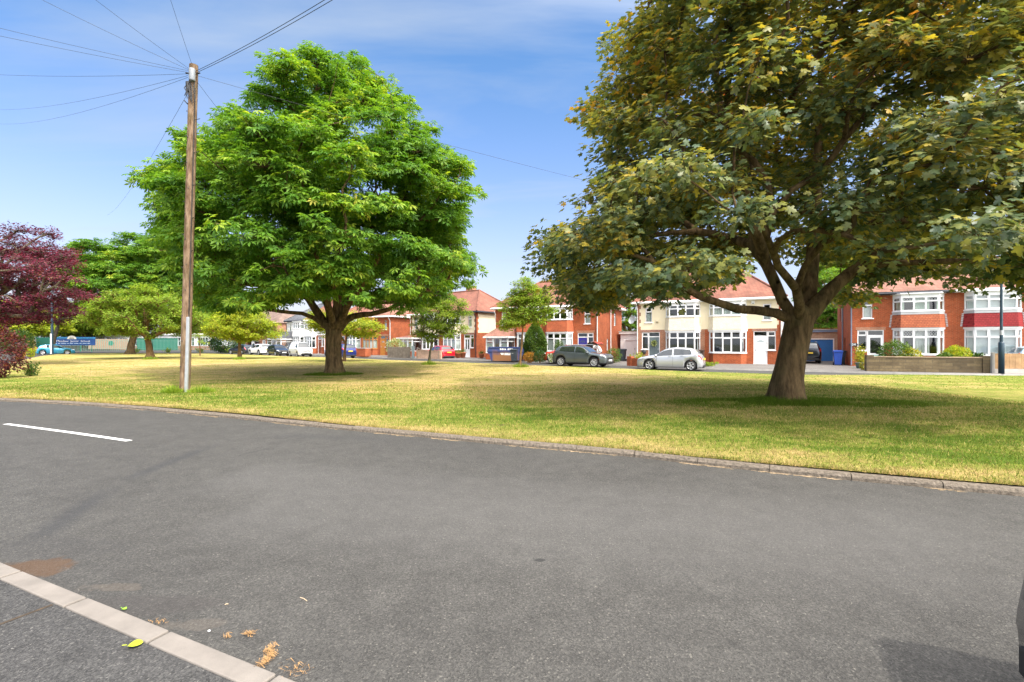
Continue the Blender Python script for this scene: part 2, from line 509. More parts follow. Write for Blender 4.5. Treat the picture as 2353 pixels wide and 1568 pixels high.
def asphalt(name, c1, c2, stains=True, speck=1.0):
    t = NT(name)
    co_ = t.obj()
    vo = t.n('TexVoronoi', i_Vector=co_, i_Scale=105.0); vo.feature = 'F1'
    big = t.noise(co_, 0.38, 6.0, 0.65)
    mid = t.noise(co_, 4.0, 5.0, 0.6)
    col = t.mix(t.maprange(big, 0.3, 0.7), c1, c2)
    sp = t.ramp(vo.outputs['Color'], [(0.0, (0.35, 0.35, 0.35)), (0.5, (0.9, 0.9, 0.9)), (0.86, (1.5, 1.5, 1.46)), (0.95, (2.6, 2.55, 2.4)), (1.0, (4.0, 3.9, 3.7))])
    fine = t.noise(co_, 210.0, 2.0)
    col = t.mix(0.75 * speck, col, sp, 'MULTIPLY')
    vs = t.n('VectorMath', operation='SCALE'); t.set(vs, '0', col)
    t.set(vs, 'Scale', t.math('MULTIPLY', t.maprange(mid, 0.3, 0.7, 0.85, 1.15), t.maprange(fine, 0.3, 0.7, 0.7, 1.3)))
    col = vs.outputs[0]
    if stains:
        s = t.n('SeparateXYZ'); t.set(s, '0', co_)
        wob = t.math('MULTIPLY', t.math('SUBTRACT', t.noise(co_, 1.2, 4.0), 0.5), 0.5)

        def band(ax, ay, bx, by, w, soft):
            """mask of a worn band along a segment on the ground"""
            dx, dy = bx - ax, by - ay; L = math.hypot(dx, dy); dx /= L; dy /= L
            px, py = t.math('SUBTRACT', s.outputs[0], ax), t.math('SUBTRACT', s.outputs[1], ay)
            al = t.math('ADD', t.math('MULTIPLY', px, dx), t.math('MULTIPLY', py, dy))
            ac = t.math('ABSOLUTE', t.math('ADD', t.math('ADD', t.math('MULTIPLY', px, -dy), t.math('MULTIPLY', py, dx)), t.math('MULTIPLY', wob, 0.5 * w)))
            m = t.maprange(ac, w, w + soft, 1.0, 0.0)
            e = t.math('MULTIPLY', t.maprange(al, 0.0, 0.4, 0.0, 1.0), t.maprange(al, L - 0.8, L, 1.0, 0.0))
            return t.math('MULTIPLY', m, e)
        # dark oily tyre track that sweeps out of the kerb line, a faint second one
        a, b, c = G(60, 1255), G(270, 1110), G(500, 1018)
        col = t.mix(t.math('MULTIPLY', band(*a, *b, 0.035, 0.14), 0.5), col, (0.03, 0.031, 0.034))
        col = t.mix(t.math('MULTIPLY', band(*b, *c, 0.035, 0.13), 0.5), col, (0.03, 0.031, 0.034))
        a, b = G(620, 1000), G(960, 1012)
        col = t.mix(t.math('MULTIPLY', band(*a, *b, 0.05, 0.3), 0.25), col, (0.03, 0.031, 0.034))

        def blob(x, y, rx, ry, amt, c_, rag=0.45):
            cx_, cy_ = G(x, y)
            ex = t.math('DIVIDE', t.math('SUBTRACT', s.outputs[0], cx_), rx)
            ey = t.math('DIVIDE', t.math('SUBTRACT', s.outputs[1], cy_), ry)
            r = t.math('SQRT', t.math('ADD', t.math('MULTIPLY', ex, ex), t.math('MULTIPLY', ey, ey)))
            r = t.math('ADD', r, t.math('MULTIPLY', t.math('SUBTRACT', t.noise(co_, 5.0, 5.0), 0.5), rag * 2))
            return t.mix(t.maprange(r, 0.75, 1.05, amt, 0.0), col, c_)
        # hairline cracks in a few areas
        vc = t.n('TexVoronoi', i_Vector=t.n('VectorMath', operation='ADD', i_0=co_, i_1=t.n('TexNoise', i_Vector=co_, i_Scale=1.6, i_Detail=4.0).outputs['Color']).outputs[0], i_Scale=0.42)
        vc.feature = 'DISTANCE_TO_EDGE'
        crk = t.math('MULTIPLY', t.maprange(vc.outputs['Distance'], 0.0, 0.006, 1.0, 0.0), t.maprange(t.noise(co_, 0.3, 2.0), 0.52, 0.62))
        col = t.mix(t.math('MULTIPLY', crk, 0.6), col, (0.02, 0.02, 0.02))
        # paler polished wheel lines along the bend
        for y0_ in (1150, 1230):
            a, b = G(500, y0_ - 60), G(2353, y0_ + 75)
            col = t.mix(t.math('MULTIPLY', band(*a, *b, 0.25, 0.7), 0.16), col, (0.16, 0.155, 0.15))
        # rust and soil washed against the near kerb, sandy dirt, an oil drip
        col = blob(70, 1304, 0.32, 0.17, 0.62, (0.085, 0.042, 0.016), 1.1)
        col = blob(120, 1260, 0.7, 0.25, 0.22, (0.034, 0.033, 0.034))
        col = blob(330, 1390, 0.55, 0.14, 0.45, (0.045, 0.04, 0.038))
        col = blob(250, 1350, 0.22, 0.06, 0.22, (0.15, 0.12, 0.09), 1.6)
        col = blob(445, 1435, 0.22, 0.06, 0.22, (0.14, 0.115, 0.09), 1.6)
        col = blob(1240, 1287, 0.05, 0.035, 0.8, (0.02, 0.02, 0.02))
    h = t.math('ADD', t.math('MULTIPLY', vo.outputs['Distance'], 1.0), t.math('MULTIPLY', fine, 0.5))
    t.principled(Base_Color=col, Roughness=0.82, Normal=t.bump(h, 0.55, 0.008), Specular_IOR_Level=0.35)
    return t.mat


def sheet(name, pts, z, mat, kind='structure'):
    bm = bmesh.new()
    vs = [bm.verts.new((p[0], p[1], z)) for p in pts]
    f = bm.faces.new(vs)
    bm.normal_update()
    if f.normal.z < 0: f.normal_flip()
    bmesh.ops.triangulate(bm, faces=bm.faces)
    me = bpy.data.meshes.new(name); bm.to_mesh(me); bm.free()
    me.materials.append(mat)
    o = bpy.data.objects.new(name, me); COL.objects.link(o)
    return tag(o, kind=kind)


M['asphalt'] = asphalt('road_asphalt', (0.052, 0.050, 0.0465), (0.070, 0.0675, 0.0625))
M['asphalt_path'] = asphalt('path_asphalt', (0.049, 0.048, 0.047), (0.064, 0.0625, 0.061), stains=False, speck=1.25)
M['earth'] = pm('garden_earth', (0.10, 0.11, 0.05), 0.95, 0.3, 0.3)

sheet('ground', [(-900, -300), (900, -300), (900, 1600), (-900, 1600)], -0.03, M['earth'])
sheet('road', [(-160, -20), (120, -20), (120, 60), (20, 110), (-60, 150), (-160, 150)], 0.0, M['asphalt'])

# near pavement and its flush kerb
KA, KB = Vector((-4.05, 3.82)), Vector((-1.13, 2.487))
KD = (KB - KA).normalized(); KN = Vector((-KD.y, KD.x))          # KN points to the road
A0, B0 = KA - KD * 30, KA + KD * 40
sheet('pavement', [tuple(A0 - KN * 0.13), tuple(B0 - KN * 0.13), tuple(B0 - KN * 14), tuple(A0 - KN * 14)], 0.006, M['asphalt_path'])
M['kerb_new'] = pm('pale_kerb_concrete', (0.19, 0.170, 0.150), 0.9, 0.16, 5.0, 0.6, 120.0, bdist=0.004)
M['kerb_old'] = pm('worn_kerb_stone', (0.155, 0.128, 0.098), 0.95, 0.45, 26.0, 1.0, 55.0, bdist=0.02)
mb = MB()
j0 = 0.36      # joints stay open a finger wide
k = -14
while k < 30:
    a = KA + KD * (j0 + 0.915 * k + 0.005)
    ang = math.atan2(KD.y, KD.x) + random.uniform(-0.002, 0.002)
    Mx = Matrix.Translation((a.x, a.y, random.uniform(-0.002, 0.002))) @ Matrix.Rotation(ang, 4, 'Z')
    mb.box(0.003, 0.897, -0.127, 0, -0.1, 0.016, 0, Mx)
    k += 1
o = mb.build('near_kerb', M['kerb_new'], bevel=0.008); tag(o, kind='structure')
mb = MB()      # dirt joint across the asphalt path
a = Vector(G(0, 1437)); b = Vector(G(120, 1392))
t_ = (b - a).normalized(); n_ = Vector((-t_.y, t_.x)) * 0.012
a = a - t_ * 3
mb.add([(a - n_).to_3d() + Vector((0, 0, .0085)), (b - n_).to_3d() + Vector((0, 0, .0085)), (b + n_).to_3d() + Vector((0, 0, .0085)), (a + n_).to_3d() + Vector((0, 0, .0085))], [(0, 1, 2, 3)])
M['dirt'] = pm('dirt_joint', (0.06, 0.042, 0.026), 0.95, 0.4, 20.0)
o = mb.build('path_joint', M['dirt']); tag(o, kind='structure')

# the green: near kerb line, far edge
near_px = [(-500, 909), (-250, 914.5), (0, 922), (150, 929.5), (288, 939), (400, 949), (525, 961), (660, 975), (796, 989), (980, 1006), (1172, 1024.5), (1434, 1048), (1532, 1060), (1777, 1087), (2159, 1124), (2353, 1141), (2800, 1183), (3600, 1255)]
NEAR = spline([G(*p) for p in near_px], 0.5)                     # left to right
far_px = [(4200, 874), (3400, 869), (2800, 866), (2353, 864), (2100, 862.5), (1860, 861), (1700, 857), (1540, 852), (1400, 846), (1200, 838.5), (1000, 831.5), (800, 823.5), (640, 818), (560, 815), (460, 812.2), (300, 811.2), (190, 812), (130, 814.5), (80, 821), (40, 830), (-30, 842), (-150, 858), (-400, 884), (-620, 902)]
FAR = spline([G(p[0], p[1], 0.07) for p in far_px], 1.2)
KERB_W, LAWN_Z = 0.13, 0.085
inner = offset(NEAR, KERB_W)
outline = inner + FAR
outline_t = [(p.x, p.y) for p in outline]


def inside(px, py, poly=None):
    P = np.array(poly if poly is not None else outline_t)
    x0, y0 = P[:, 0], P[:, 1]; x1, y1 = np.roll(x0, -1), np.roll(y0, -1)
    px = np.atleast_1d(px); py = np.atleast_1d(py)
    res = np.zeros(len(px), bool)
    for i in range(len(P)):
        c = ((y0[i] > py) != (y1[i] > py))
        with np.errstate(divide='ignore', invalid='ignore'):
            xi = (x1[i] - x0[i]) * (py - y0[i]) / (y1[i] - y0[i] + 1e-12) + x0[i]
        res ^= c & (px < xi)
    return res


def lawn_h(x, y):
    """gentle rise and fall of the mown green"""
    return LAWN_Z + 0.02 * np.sin(x * 0.31 + 1.0) * np.cos(y * 0.23) + 0.012 * np.sin(x * 0.9 + y * 0.6)


def kerb_line(line, w, h, name, gap=0.915):
    mb = MB()
    acc = 0.0
    i = 0
    pts = line
    cur = pts[0]
    rest = list(pts[1:])
    stones = []
    while rest:
        need = gap; st = cur
        while rest and need > 0:
            d = (rest[0] - cur).length
            if d <= need:
                need -= d; cur = rest.pop(0)
            else:
                cur = cur + (rest[0] - cur) * (need / d); need = 0
        stones.append((st, cur))
        if len(stones) > 160: break
    for a, b in stones:
        d = (b - a); L = d.length
        if L < 0.1: continue
        ang = math.atan2(d.y, d.x) + random.uniform(-0.006, 0.006)
        Mx = Matrix.Translation((a.x, a.y, random.uniform(-0.006, 0.004))) @ Matrix.Rotation(ang, 4, 'Z')
        # half battered face
        v = []
        for x_ in (0.006, L * 0.33, L * 0.66, L - 0.004):
            jt = random.uniform(-0.004, 0.004)
            v += [(x_, 0.0 + jt, -0.1), (x_, 0.004 + jt, h * 0.55), (x_, 0.03 + jt, h), (x_, w, h), (x_, w, -0.1)]
        f = []
        for s_ in range(3):
            for q in range(4):
                f.append((s_ * 5 + q, (s_ + 1) * 5 + q, (s_ + 1) * 5 + q + 1, s_ * 5 + q + 1))
        f += [(4, 3, 2, 1, 0), (15, 16, 17, 18, 19)]
        mb.add(v, f, 0, Mx)
    o = mb.build(name, M['kerb_old'], weld=True)
    return tag(o, kind='structure')


kerb_line(NEAR, KERB_W, 0.082, 'green_kerb')


def lawn_colour(t, extra=None):
    """straw and green patches of a dry mown verge; the strip along the near kerb stays greener"""
    g = t.n('NewGeometry').outputs['Position']
    s = t.n('SeparateXYZ'); t.set(s, '0', g)
    # distance from the kerb chord
    a, b = Vector(G(0, 922)), Vector(G(2353, 1141))
    d = (b - a).normalized(); nx, ny = -d.y, d.x
    dist = t.math('SUBTRACT', t.math('ADD', t.math('MULTIPLY', s.outputs[0], nx), t.math('MULTIPLY', s.outputs[1], ny)), a.x * nx + a.y * ny)
    big = t.noise(g, 0.16, 4.0, 0.6)
    mid = t.noise(g, 0.75, 5.0, 0.65)
    mp = t.n('Mapping'); t.set(mp, 'Vector', g); mp.inputs['Scale'].default_value = (0.35, 1.3, 1); mp.inputs['Rotation'].default_value = (0, 0, 0.42)
    swath = t.noise(mp.outputs[0], 0.9, 4.0, 0.6)
    m = t.math('ADD', t.math('MULTIPLY', big, 0.75), t.math('ADD', t.math('MULTIPLY', mid, 0.85), t.math('MULTIPLY', swath, 0.8)))
    m = t.math('ADD', m, t.math('MULTIPLY', t.noise(g, 3.4, 4.0, 0.65), 0.5))
    bias = t.ramp(t.maprange(dist, -3.0, 25.0), [(0.0, (0.0,) * 3), (0.13, (0.36,) * 3), (0.17, (0.66,) * 3), (0.24, (0.62,) * 3), (0.32, (0.42,) * 3), (0.5, (0.30,) * 3), (0.75, (0.26,) * 3), (1.0, (0.38,) * 3)])
    east = t.maprange(s.outputs[0], 3.0, 13.0, 0.0, 0.26)
    m = t.math('ADD', t.math('ADD', m, bias), east)
    if extra is not None: m = t.math('ADD', m, extra)
    k = t.maprange(m, 1.54, 2.18)
    # longer, lusher grass round the two big trunks
    for cx_, cy_, r_ in ((7.74, 13.7, 2.6), (-9.4, 25.7, 2.2), (11.0, 13.2, 2.0)):
        ex = t.math('SUBTRACT', s.outputs[0], cx_); ey = t.math('MULTIPLY', t.math('SUBTRACT', s.outputs[1], cy_), 1.7)
        rr = t.math('SQRT', t.math('ADD', t.math('MULTIPLY', ex, ex), t.math('MULTIPLY', ey, ey)))
        k = t.math('MAXIMUM', k, t.maprange(t.math('ADD', rr, t.math('MULTIPLY', mid, 1.2)), r_ * 0.7, r_ * 1.25, 0.95, 0.0))
    col = t.ramp(k, [(0.0, (0.47, 0.34, 0.155)), (0.3, (0.40, 0.315, 0.115)), (0.55, (0.29, 0.27, 0.068)), (0.78, (0.20, 0.235, 0.04)), (0.96, (0.155, 0.205, 0.028)), (1.0, (0.10, 0.16, 0.018))])
    return col, mid, g


def lawn_mats():
    t = NT('lawn')
    col, mid, g = lawn_colour(t)
    fine = t.noise(g, 14.0, 6.0, 0.7)
    f2 = t.noise(g, 55.0, 3.0, 0.6)
    clod = t.math('MAXIMUM', t.maprange(t.noise(g, 3.2, 5.0, 0.7), 0.60, 0.68, 0.0, 0.7), t.maprange(t.noise(g, 11.0, 3.0, 0.7), 0.62, 0.68, 0.0, 0.6))
    v = t.n('VectorMath', operation='SCALE'); t.set(v, '0', col)
    t.set(v, 'Scale', t.math('MULTIPLY', t.maprange(fine, 0.28, 0.72, 0.55, 1.35), t.maprange(f2, 0.3, 0.7, 0.75, 1.25)))
    col = t.mix(clod, v.outputs[0], (0.10, 0.075, 0.035))
    h = t.math('ADD', fine, t.math('MULTIPLY', f2, 0.6))
    t.principled(Base_Color=col, Roughness=1.0, Normal=t.bump(h, 0.9, 0.05), Specular_IOR_Level=0.1)
    M['lawn'] = t.mat
    t = NT('grass_blades')
    a = t.n('Attribute', attribute_name='rnd').outputs['Fac']
    col, mid, g = lawn_colour(t, t.math('MULTIPLY', t.math('SUBTRACT', a, 0.5), 1.1))
    v = t.n('VectorMath', operation='SCALE'); t.set(v, '0', col); t.set(v, 'Scale', t.maprange(t.math('FRACT', t.math('MULTIPLY', a, 37.0)), 0.0, 1.0, 0.5, 1.6))
    df = t.n('BsdfDiffuse', i_Color=v.outputs[0]); tl = t.n('BsdfTranslucent', i_Color=v.outputs[0])
    mx = t.n('MixShader', i_0=0.35); t.set(mx, '1', df.outputs[0]); t.set(mx, '2', tl.outputs[0])
    t.t.links.new(mx.outputs[0], t.out.inputs['Surface'])
    M['blades'] = t.mat


lawn_mats()


def make_lawn():
    # points: outline + inner grid, coarser with distance
    pts = [Vector((p.x, p.y)) for p in outline]
    n0 = len(pts)
    gx, gy = [], []
    for y0, y1, st in ((3, 20, 0.6), (20, 45, 1.3), (45, 110, 3.0)):
        xs = np.arange(-75, 60, st); ys = np.arange(y0, y1, st)
        X, Y = np.meshgrid(xs, ys)
        X = X.ravel() + RNG.uniform(-.2, .2, X.size) * st; Y = Y.ravel() + RNG.uniform(-.2, .2, Y.size) * st
        m = inside(X, Y); gx.append(X[m]); gy.append(Y[m])
    gx = np.concatenate(gx); gy = np.concatenate(gy)
    pts += [Vector((float(a), float(b))) for a, b in zip(gx, gy)]
    edges = [(i, (i + 1) % n0) for i in range(n0)]
    vo, eo, fo, *_ = geometry.delaunay_2d_cdt(pts, edges, [], 1, 1e-5)
    me = bpy.data.meshes.new('lawn')
    verts = []
    bnd = set()
    V = np.array([(p.x, p.y) for p in vo])
    H = lawn_h(V[:, 0], V[:, 1])
    me.from_pydata([(V[i, 0], V[i, 1], H[i]) for i in range(len(V))], [], fo)
    me.materials.append(M['lawn'])
    # skirt down to the road at the far edge
    o = bpy.data.objects.new('lawn', me); COL.objects.link(o)
    tag(o, kind='structure')
    mb = MB()
    for i in range(len(FAR) - 1):
        a, b = FAR[i], FAR[i + 1]
        ha, hb = float(lawn_h(a.x, a.y)), float(lawn_h(b.x, b.y))
        mb.quad((a.x, a.y, -.02), (b.x, b.y, -.02), (b.x, b.y, hb), (a.x, a.y, ha))
    tag(mb.build('lawn_edge', M['kerb_old']), kind='structure')


make_lawn()


def blades(px, py, h, w, lean, name, rnd, z=None, label=None):
    n = len(px)
    z = lawn_h(px, py) - 0.004 if z is None else z
    an = RNG.uniform(0, 2 * np.pi, n)
    dx, dy = np.cos(an) * w / 2, np.sin(an) * w / 2
    la = RNG.uniform(0, 2 * np.pi, n); ln = RNG.uniform(0.2, 1.0, n) * lean * h
    v = np.zeros((n, 3, 3))
    v[:, 0] = np.stack((px - dx, py - dy, z), 1)
    v[:, 1] = np.stack((px + dx, py + dy, z), 1)
    v[:, 2] = np.stack((px + np.cos(la) * ln, py + np.sin(la) * ln, z + h * np.sqrt(np.clip(1 - (ln / h * 0.8) ** 2, 0.1, 1))), 1)
    o = np_mesh(name, v.reshape(-1, 3), np.arange(n * 3), np.full(n, 3), M['blades'], attrs={'rnd': rnd})
    return tag(o, label=label, cat='grass' if label else None, kind='stuff')


def scatter_grass():
    P, Hh, Ww = [], [], []
    nr = np.array([(p.x, p.y) for p in inner])
    # near strip, dense short mown blades
    X = RNG.uniform(-20, 14, 560000); Y = RNG.uniform(4.5, 19, 560000)
    keep = inside(X, Y) & (RNG.uniform(0, 1, X.size) < np.clip(9.0 / Y, 0, 1) ** 1.6) & (np.abs(X) < Y * 1.12 + 1)
    X, Y = X[keep], Y[keep]
    P.append((X, Y)); Hh.append(RNG.uniform(0.02, 0.07, X.size)); Ww.append(RNG.uniform(0.006, 0.012, X.size) * np.clip(Y / 9, 1, 3))
    # longer fringe along the kerb
    i = RNG.integers(0, len(nr), 26000)
    X = nr[i, 0] + RNG.normal(0, 0.18, i.size); Y = nr[i, 1] + np.abs(RNG.normal(0, 0.07, i.size)) - 0.015 + (X - nr[i, 0]) * -0.42
    P.append((X, Y)); Hh.append(RNG.uniform(0.03, 0.085, X.size)); Ww.append(RNG.uniform(0.005, 0.009, X.size))
    # farther, sparser and broader tufts
    X = RNG.uniform(-50, 30, 120000); Y = RNG.uniform(17, 50, 120000)
    keep = inside(X, Y) & (RNG.uniform(0, 1, X.size) < np.clip(20 / Y, 0, 1)) & (np.abs(X) < Y * 1.12 + 1)
    X, Y = X[keep], Y[keep]
    P.append((X, Y)); Hh.append(RNG.uniform(0.02, 0.05, X.size)); Ww.append(RNG.uniform(0.02, 0.045, X.size))
    # lush grass at the trunks and the pole
    for cx_, cy_, r_, n, hh in ((7.74, 13.35, 1.2, 16000, 0.30), (-9.4, 25.4, 1.3, 9000, 0.26), (9.5, 13.3, 1.5, 7000, 0.16), (5.9, 13.3, 1.4, 6000, 0.17)):
        r = r_ * np.sqrt(RNG.uniform(0.1, 1, n)); a = RNG.uniform(0, 2 * np.pi, n)
        X = cx_ + r * np.cos(a) * 1.2; Y = cy_ + r * np.sin(a) * 0.75
        P.append((X, Y)); Hh.append(RNG.uniform(0.3, 1, n) * hh * np.clip(1.15 - r / r_ * 0.8, 0.2, 1)); Ww.append(RNG.uniform(0.008, 0.016, n))
    X = np.concatenate([p[0] for p in P]); Y = np.concatenate([p[1] for p in P])
    Hh = np.concatenate(Hh); Ww = np.concatenate(Ww)
    rn = RNG.uniform(0, 1, X.size); rn[-38000:] += 0.9
    blades(X, Y, Hh, Ww, 1.1, 'grass', rn)
    # weeds and straw caught in the kerb channel
    i = RNG.integers(0, len(NEAR) - 1, 3000)
    q = np.array([(p.x, p.y) for p in NEAR])
    fr = RNG.uniform(0, 1, i.size)[:, None]
    pp = q[i] * (1 - fr) + q[i + 1] * fr
    keep = (np.sin(pp[:, 0] * 2.3) + np.sin(pp[:, 0] * 5.1 + 1)) > 0.0
    pp = pp[keep]
    pp[:, 1] -= np.abs(RNG.normal(0, 0.03, len(pp))) + 0.005
    n = len(pp)
    an = RNG.normal(-0.42, 0.5, n); L = RNG.uniform(0.03, 0.14, n); w = 0.004
    v = np.zeros((n, 3, 3))
    dx, dy = np.cos(an), np.sin(an)
    v[:, 0] = np.stack((pp[:, 0], pp[:, 1], np.full(n, 0.004)), 1)
    v[:, 1] = np.stack((pp[:, 0] - dy * w * 2, pp[:, 1] + dx * w * 2, np.full(n, 0.008)), 1)
    v[:, 2] = np.stack((pp[:, 0] + dx * L, pp[:, 1] + dy * L, RNG.uniform(0.003, 0.02, n)), 1)
    M['straw'] = pm('dry_straw', (0.27, 0.2, 0.12), 0.9, 0.3, 12.0)
    o = np_mesh('channel_straw', v.reshape(-1, 3), np.arange(n * 3), np.full(n, 3), M['straw'])
    tag(o, 'dry straw clippings lying in the kerb channel along the green', 'straw', kind='stuff')


scatter_grass()

# white centre line dash on the bend
mb = MB()
c = spline([G(13, 974.5), G(154, 993), G(297, 1013.5)], 0.3)
l1, l2 = offset(c, 0.055), offset(c, -0.055)
for i in range(len(c) - 1):
    mb.quad((l2[i].x, l2[i].y, .005), (l2[i + 1].x, l2[i + 1].y, .005), (l1[i + 1].x, l1[i + 1].y, .005), (l1[i].x, l1[i].y, .005))
M['road_paint'] = pm('worn_road_paint', (0.66, 0.66, 0.64), 0.7, 0.18, 9.0, 0.3, 90.0)
tag(mb.build('road_marking', M['road_paint']), kind='structure')

# forecourts on the far side: pavement with a real kerb step, drives behind it
fore_px = [(4200, 868), (3400, 864), (2800, 861), (2353, 859), (2150, 857.5), (1990, 854), (1860, 850.5), (1700, 847), (1600, 844.5), (1440, 838), (1250, 831), (1120, 826.5), (1000, 823.8), (890, 820.5), (740, 815.5), (620, 811), (560, 808.5)]
FORE = spline([G(p[0], p[1], 0.1) for p in fore_px], 1.5)
last = FORE[-1]
M['forecourt'] = asphalt('forecourt_paving', (0.125, 0.115, 0.106), (0.16, 0.148, 0.137), stains=False, speck=0.5)
sheet('forecourt', [(p.x, p.y) for p in FORE] + [(-70, 115), (-70, 190), (200, 190), (200, 10)], 0.10, M['forecourt'])
mb = MB()
for i in range(len(FORE) - 1):
    a, b = FORE[i], FORE[i + 1]
    mb.quad((b.x, b.y, -.02), (a.x, a.y, -.02), (a.x, a.y, .1), (b.x, b.y, .1))
tag(mb.build('forecourt_kerb', M['concrete']), kind='structure')
M['paving'] = brick_mat('block_paving', (0.34, 0.255, 0.20), (0.27, 0.21, 0.17), (0.17, 0.14, 0.11), bw=0.2, bh=0.1, ms=0.006)


def ground_pave():
    t = NT('ground_block_paving')
    s = t.obj()
    b = t.n('TexBrick', i_Vector=s, i_Color1=(0.34, 0.255, 0.20), i_Color2=(0.26, 0.2, 0.16), i_Mortar=(0.15, 0.13, 0.1), i_Scale=1.0, i_Mortar_Size=0.008, i_Brick_Width=0.2, i_Row_Height=0.1)
    t.principled(Base_Color=b.outputs[0], Roughness=0.9)
    return t.mat


M['gpave'] = ground_pave()
# ------------------------------------------------------------------ trees
def frusta(A, B, ra, rb, n):
    """many tapered n-sided twigs at once"""
    D = B - A
    L = np.linalg.norm(D, axis=1, keepdims=True) + 1e-9
    D = D / L
    ref = np.where(np.abs(D[:, 2:3]) < 0.9, np.array([[0, 0, 1.0]]), np.array([[1.0, 0, 0]]))
    a = np.cross(D, ref); a /= np.linalg.norm(a, axis=1, keepdims=True) + 1e-9
    b = np.cross(D, a)
    k = len(A)
    v = np.zeros((k, 2 * n, 3))
    for i in range(n):
        an = 2 * np.pi * i / n
        o = a * np.cos(an) + b * np.sin(an)
        v[:, i] = A + o * ra[:, None]
        v[:, n + i] = B + o * rb[:, None]
    fl = []
    for i in range(n):
        j = (i + 1) % n
        fl.append([i, j, n + j, n + i])
    fl = np.array(fl)
    loops = (np.arange(k)[:, None, None] * 2 * n + fl[None]).reshape(-1)
    return v.reshape(-1, 3), loops, np.full(k * n, 4)


def leaf_cloud(pos, axis, normal, size, tmpl, tris):
    """copies of a leaf template: tmpl (k,3) in the axis / side / normal frame"""
    ax = axis / (np.linalg.norm(axis, axis=1, keepdims=True) + 1e-9)
    nn = normal - ax * np.sum(ax * normal, axis=1, keepdims=True)
    nn /= np.linalg.norm(nn, axis=1, keepdims=True) + 1e-9
    sd = np.cross(nn, ax)
    s = size[:, None, None]
    v = pos[:, None, :] + s * (tmpl[None, :, 0:1] * ax[:, None, :] + tmpl[None, :, 1:2] * sd[:, None, :] + tmpl[None, :, 2:3] * nn[:, None, :])
    k = len(tmpl)
    T = np.array(tris)
    loops = (np.arange(len(pos))[:, None, None] * k + T[None]).reshape(-1)
    return v.reshape(-1, 3), loops, np.full(len(pos) * len(T), T.shape[1]), len(T)


# leaf shapes (length about 1)
LEAF_BLADE = (np.array([(0, 0.03, 0), (0, -0.03, 0), (0.6, -0.028, 0.03), (1, 0, -0.1), (0.6, 0.028, 0.03)], float), [(0, 1, 2), (0, 2, 4), (4, 2, 3)])
LEAF_PLAIN = (np.array([(0, 0, 0), (0.45, 0.3, 0.06), (1, 0, -0.08), (0.45, -0.3, 0.06)], float), [(0, 1, 2), (0, 2, 3)])


def maple_leaf():
    half = [(0.0, 0.0), (-0.06, 0.22), (0.05, 0.40), (0.20, 0.26), (0.38, 0.55), (0.55, 0.50), (0.52, 0.20), (0.80, 0.20), (1.0, 0.0)]
    pts = half + [(x, -y) for x, y in half[-2:0:-1]]
    v = [(0.30, 0.0, 0.05)] + [(x, y, -0.10 * abs(y) - 0.12 * max(0, x - .5)) for x, y in pts]
    n = len(pts)
    return np.array(v, float), [(0, 1 + i, 1 + (i + 1) % n) for i in range(n)]


def palmate_leaf(k=6, droop=0.35):
    v, f = [], []
    for i in range(k):
        a = math.radians(-125 + 250 * i / (k - 1))
        L = 1.0 - 0.35 * abs(i - (k - 1) / 2) / ((k - 1) / 2)
        c, s = math.cos(a), math.sin(a)
        w = 0.17 * L
        n = len(v)
        for r, t, z in ((0.05, 0, 0), (0.62 * L, w, -0.08), (L, 0, -droop * L), (0.62 * L, -w, -0.08)):
            v.append((r * c - t * s, r * s + t * c, z))
        f += [(n, n + 1, n + 2), (n, n + 2, n + 3)]
    return np.array(v, float), f


MAPLE, PALM = maple_leaf(), palmate_leaf()


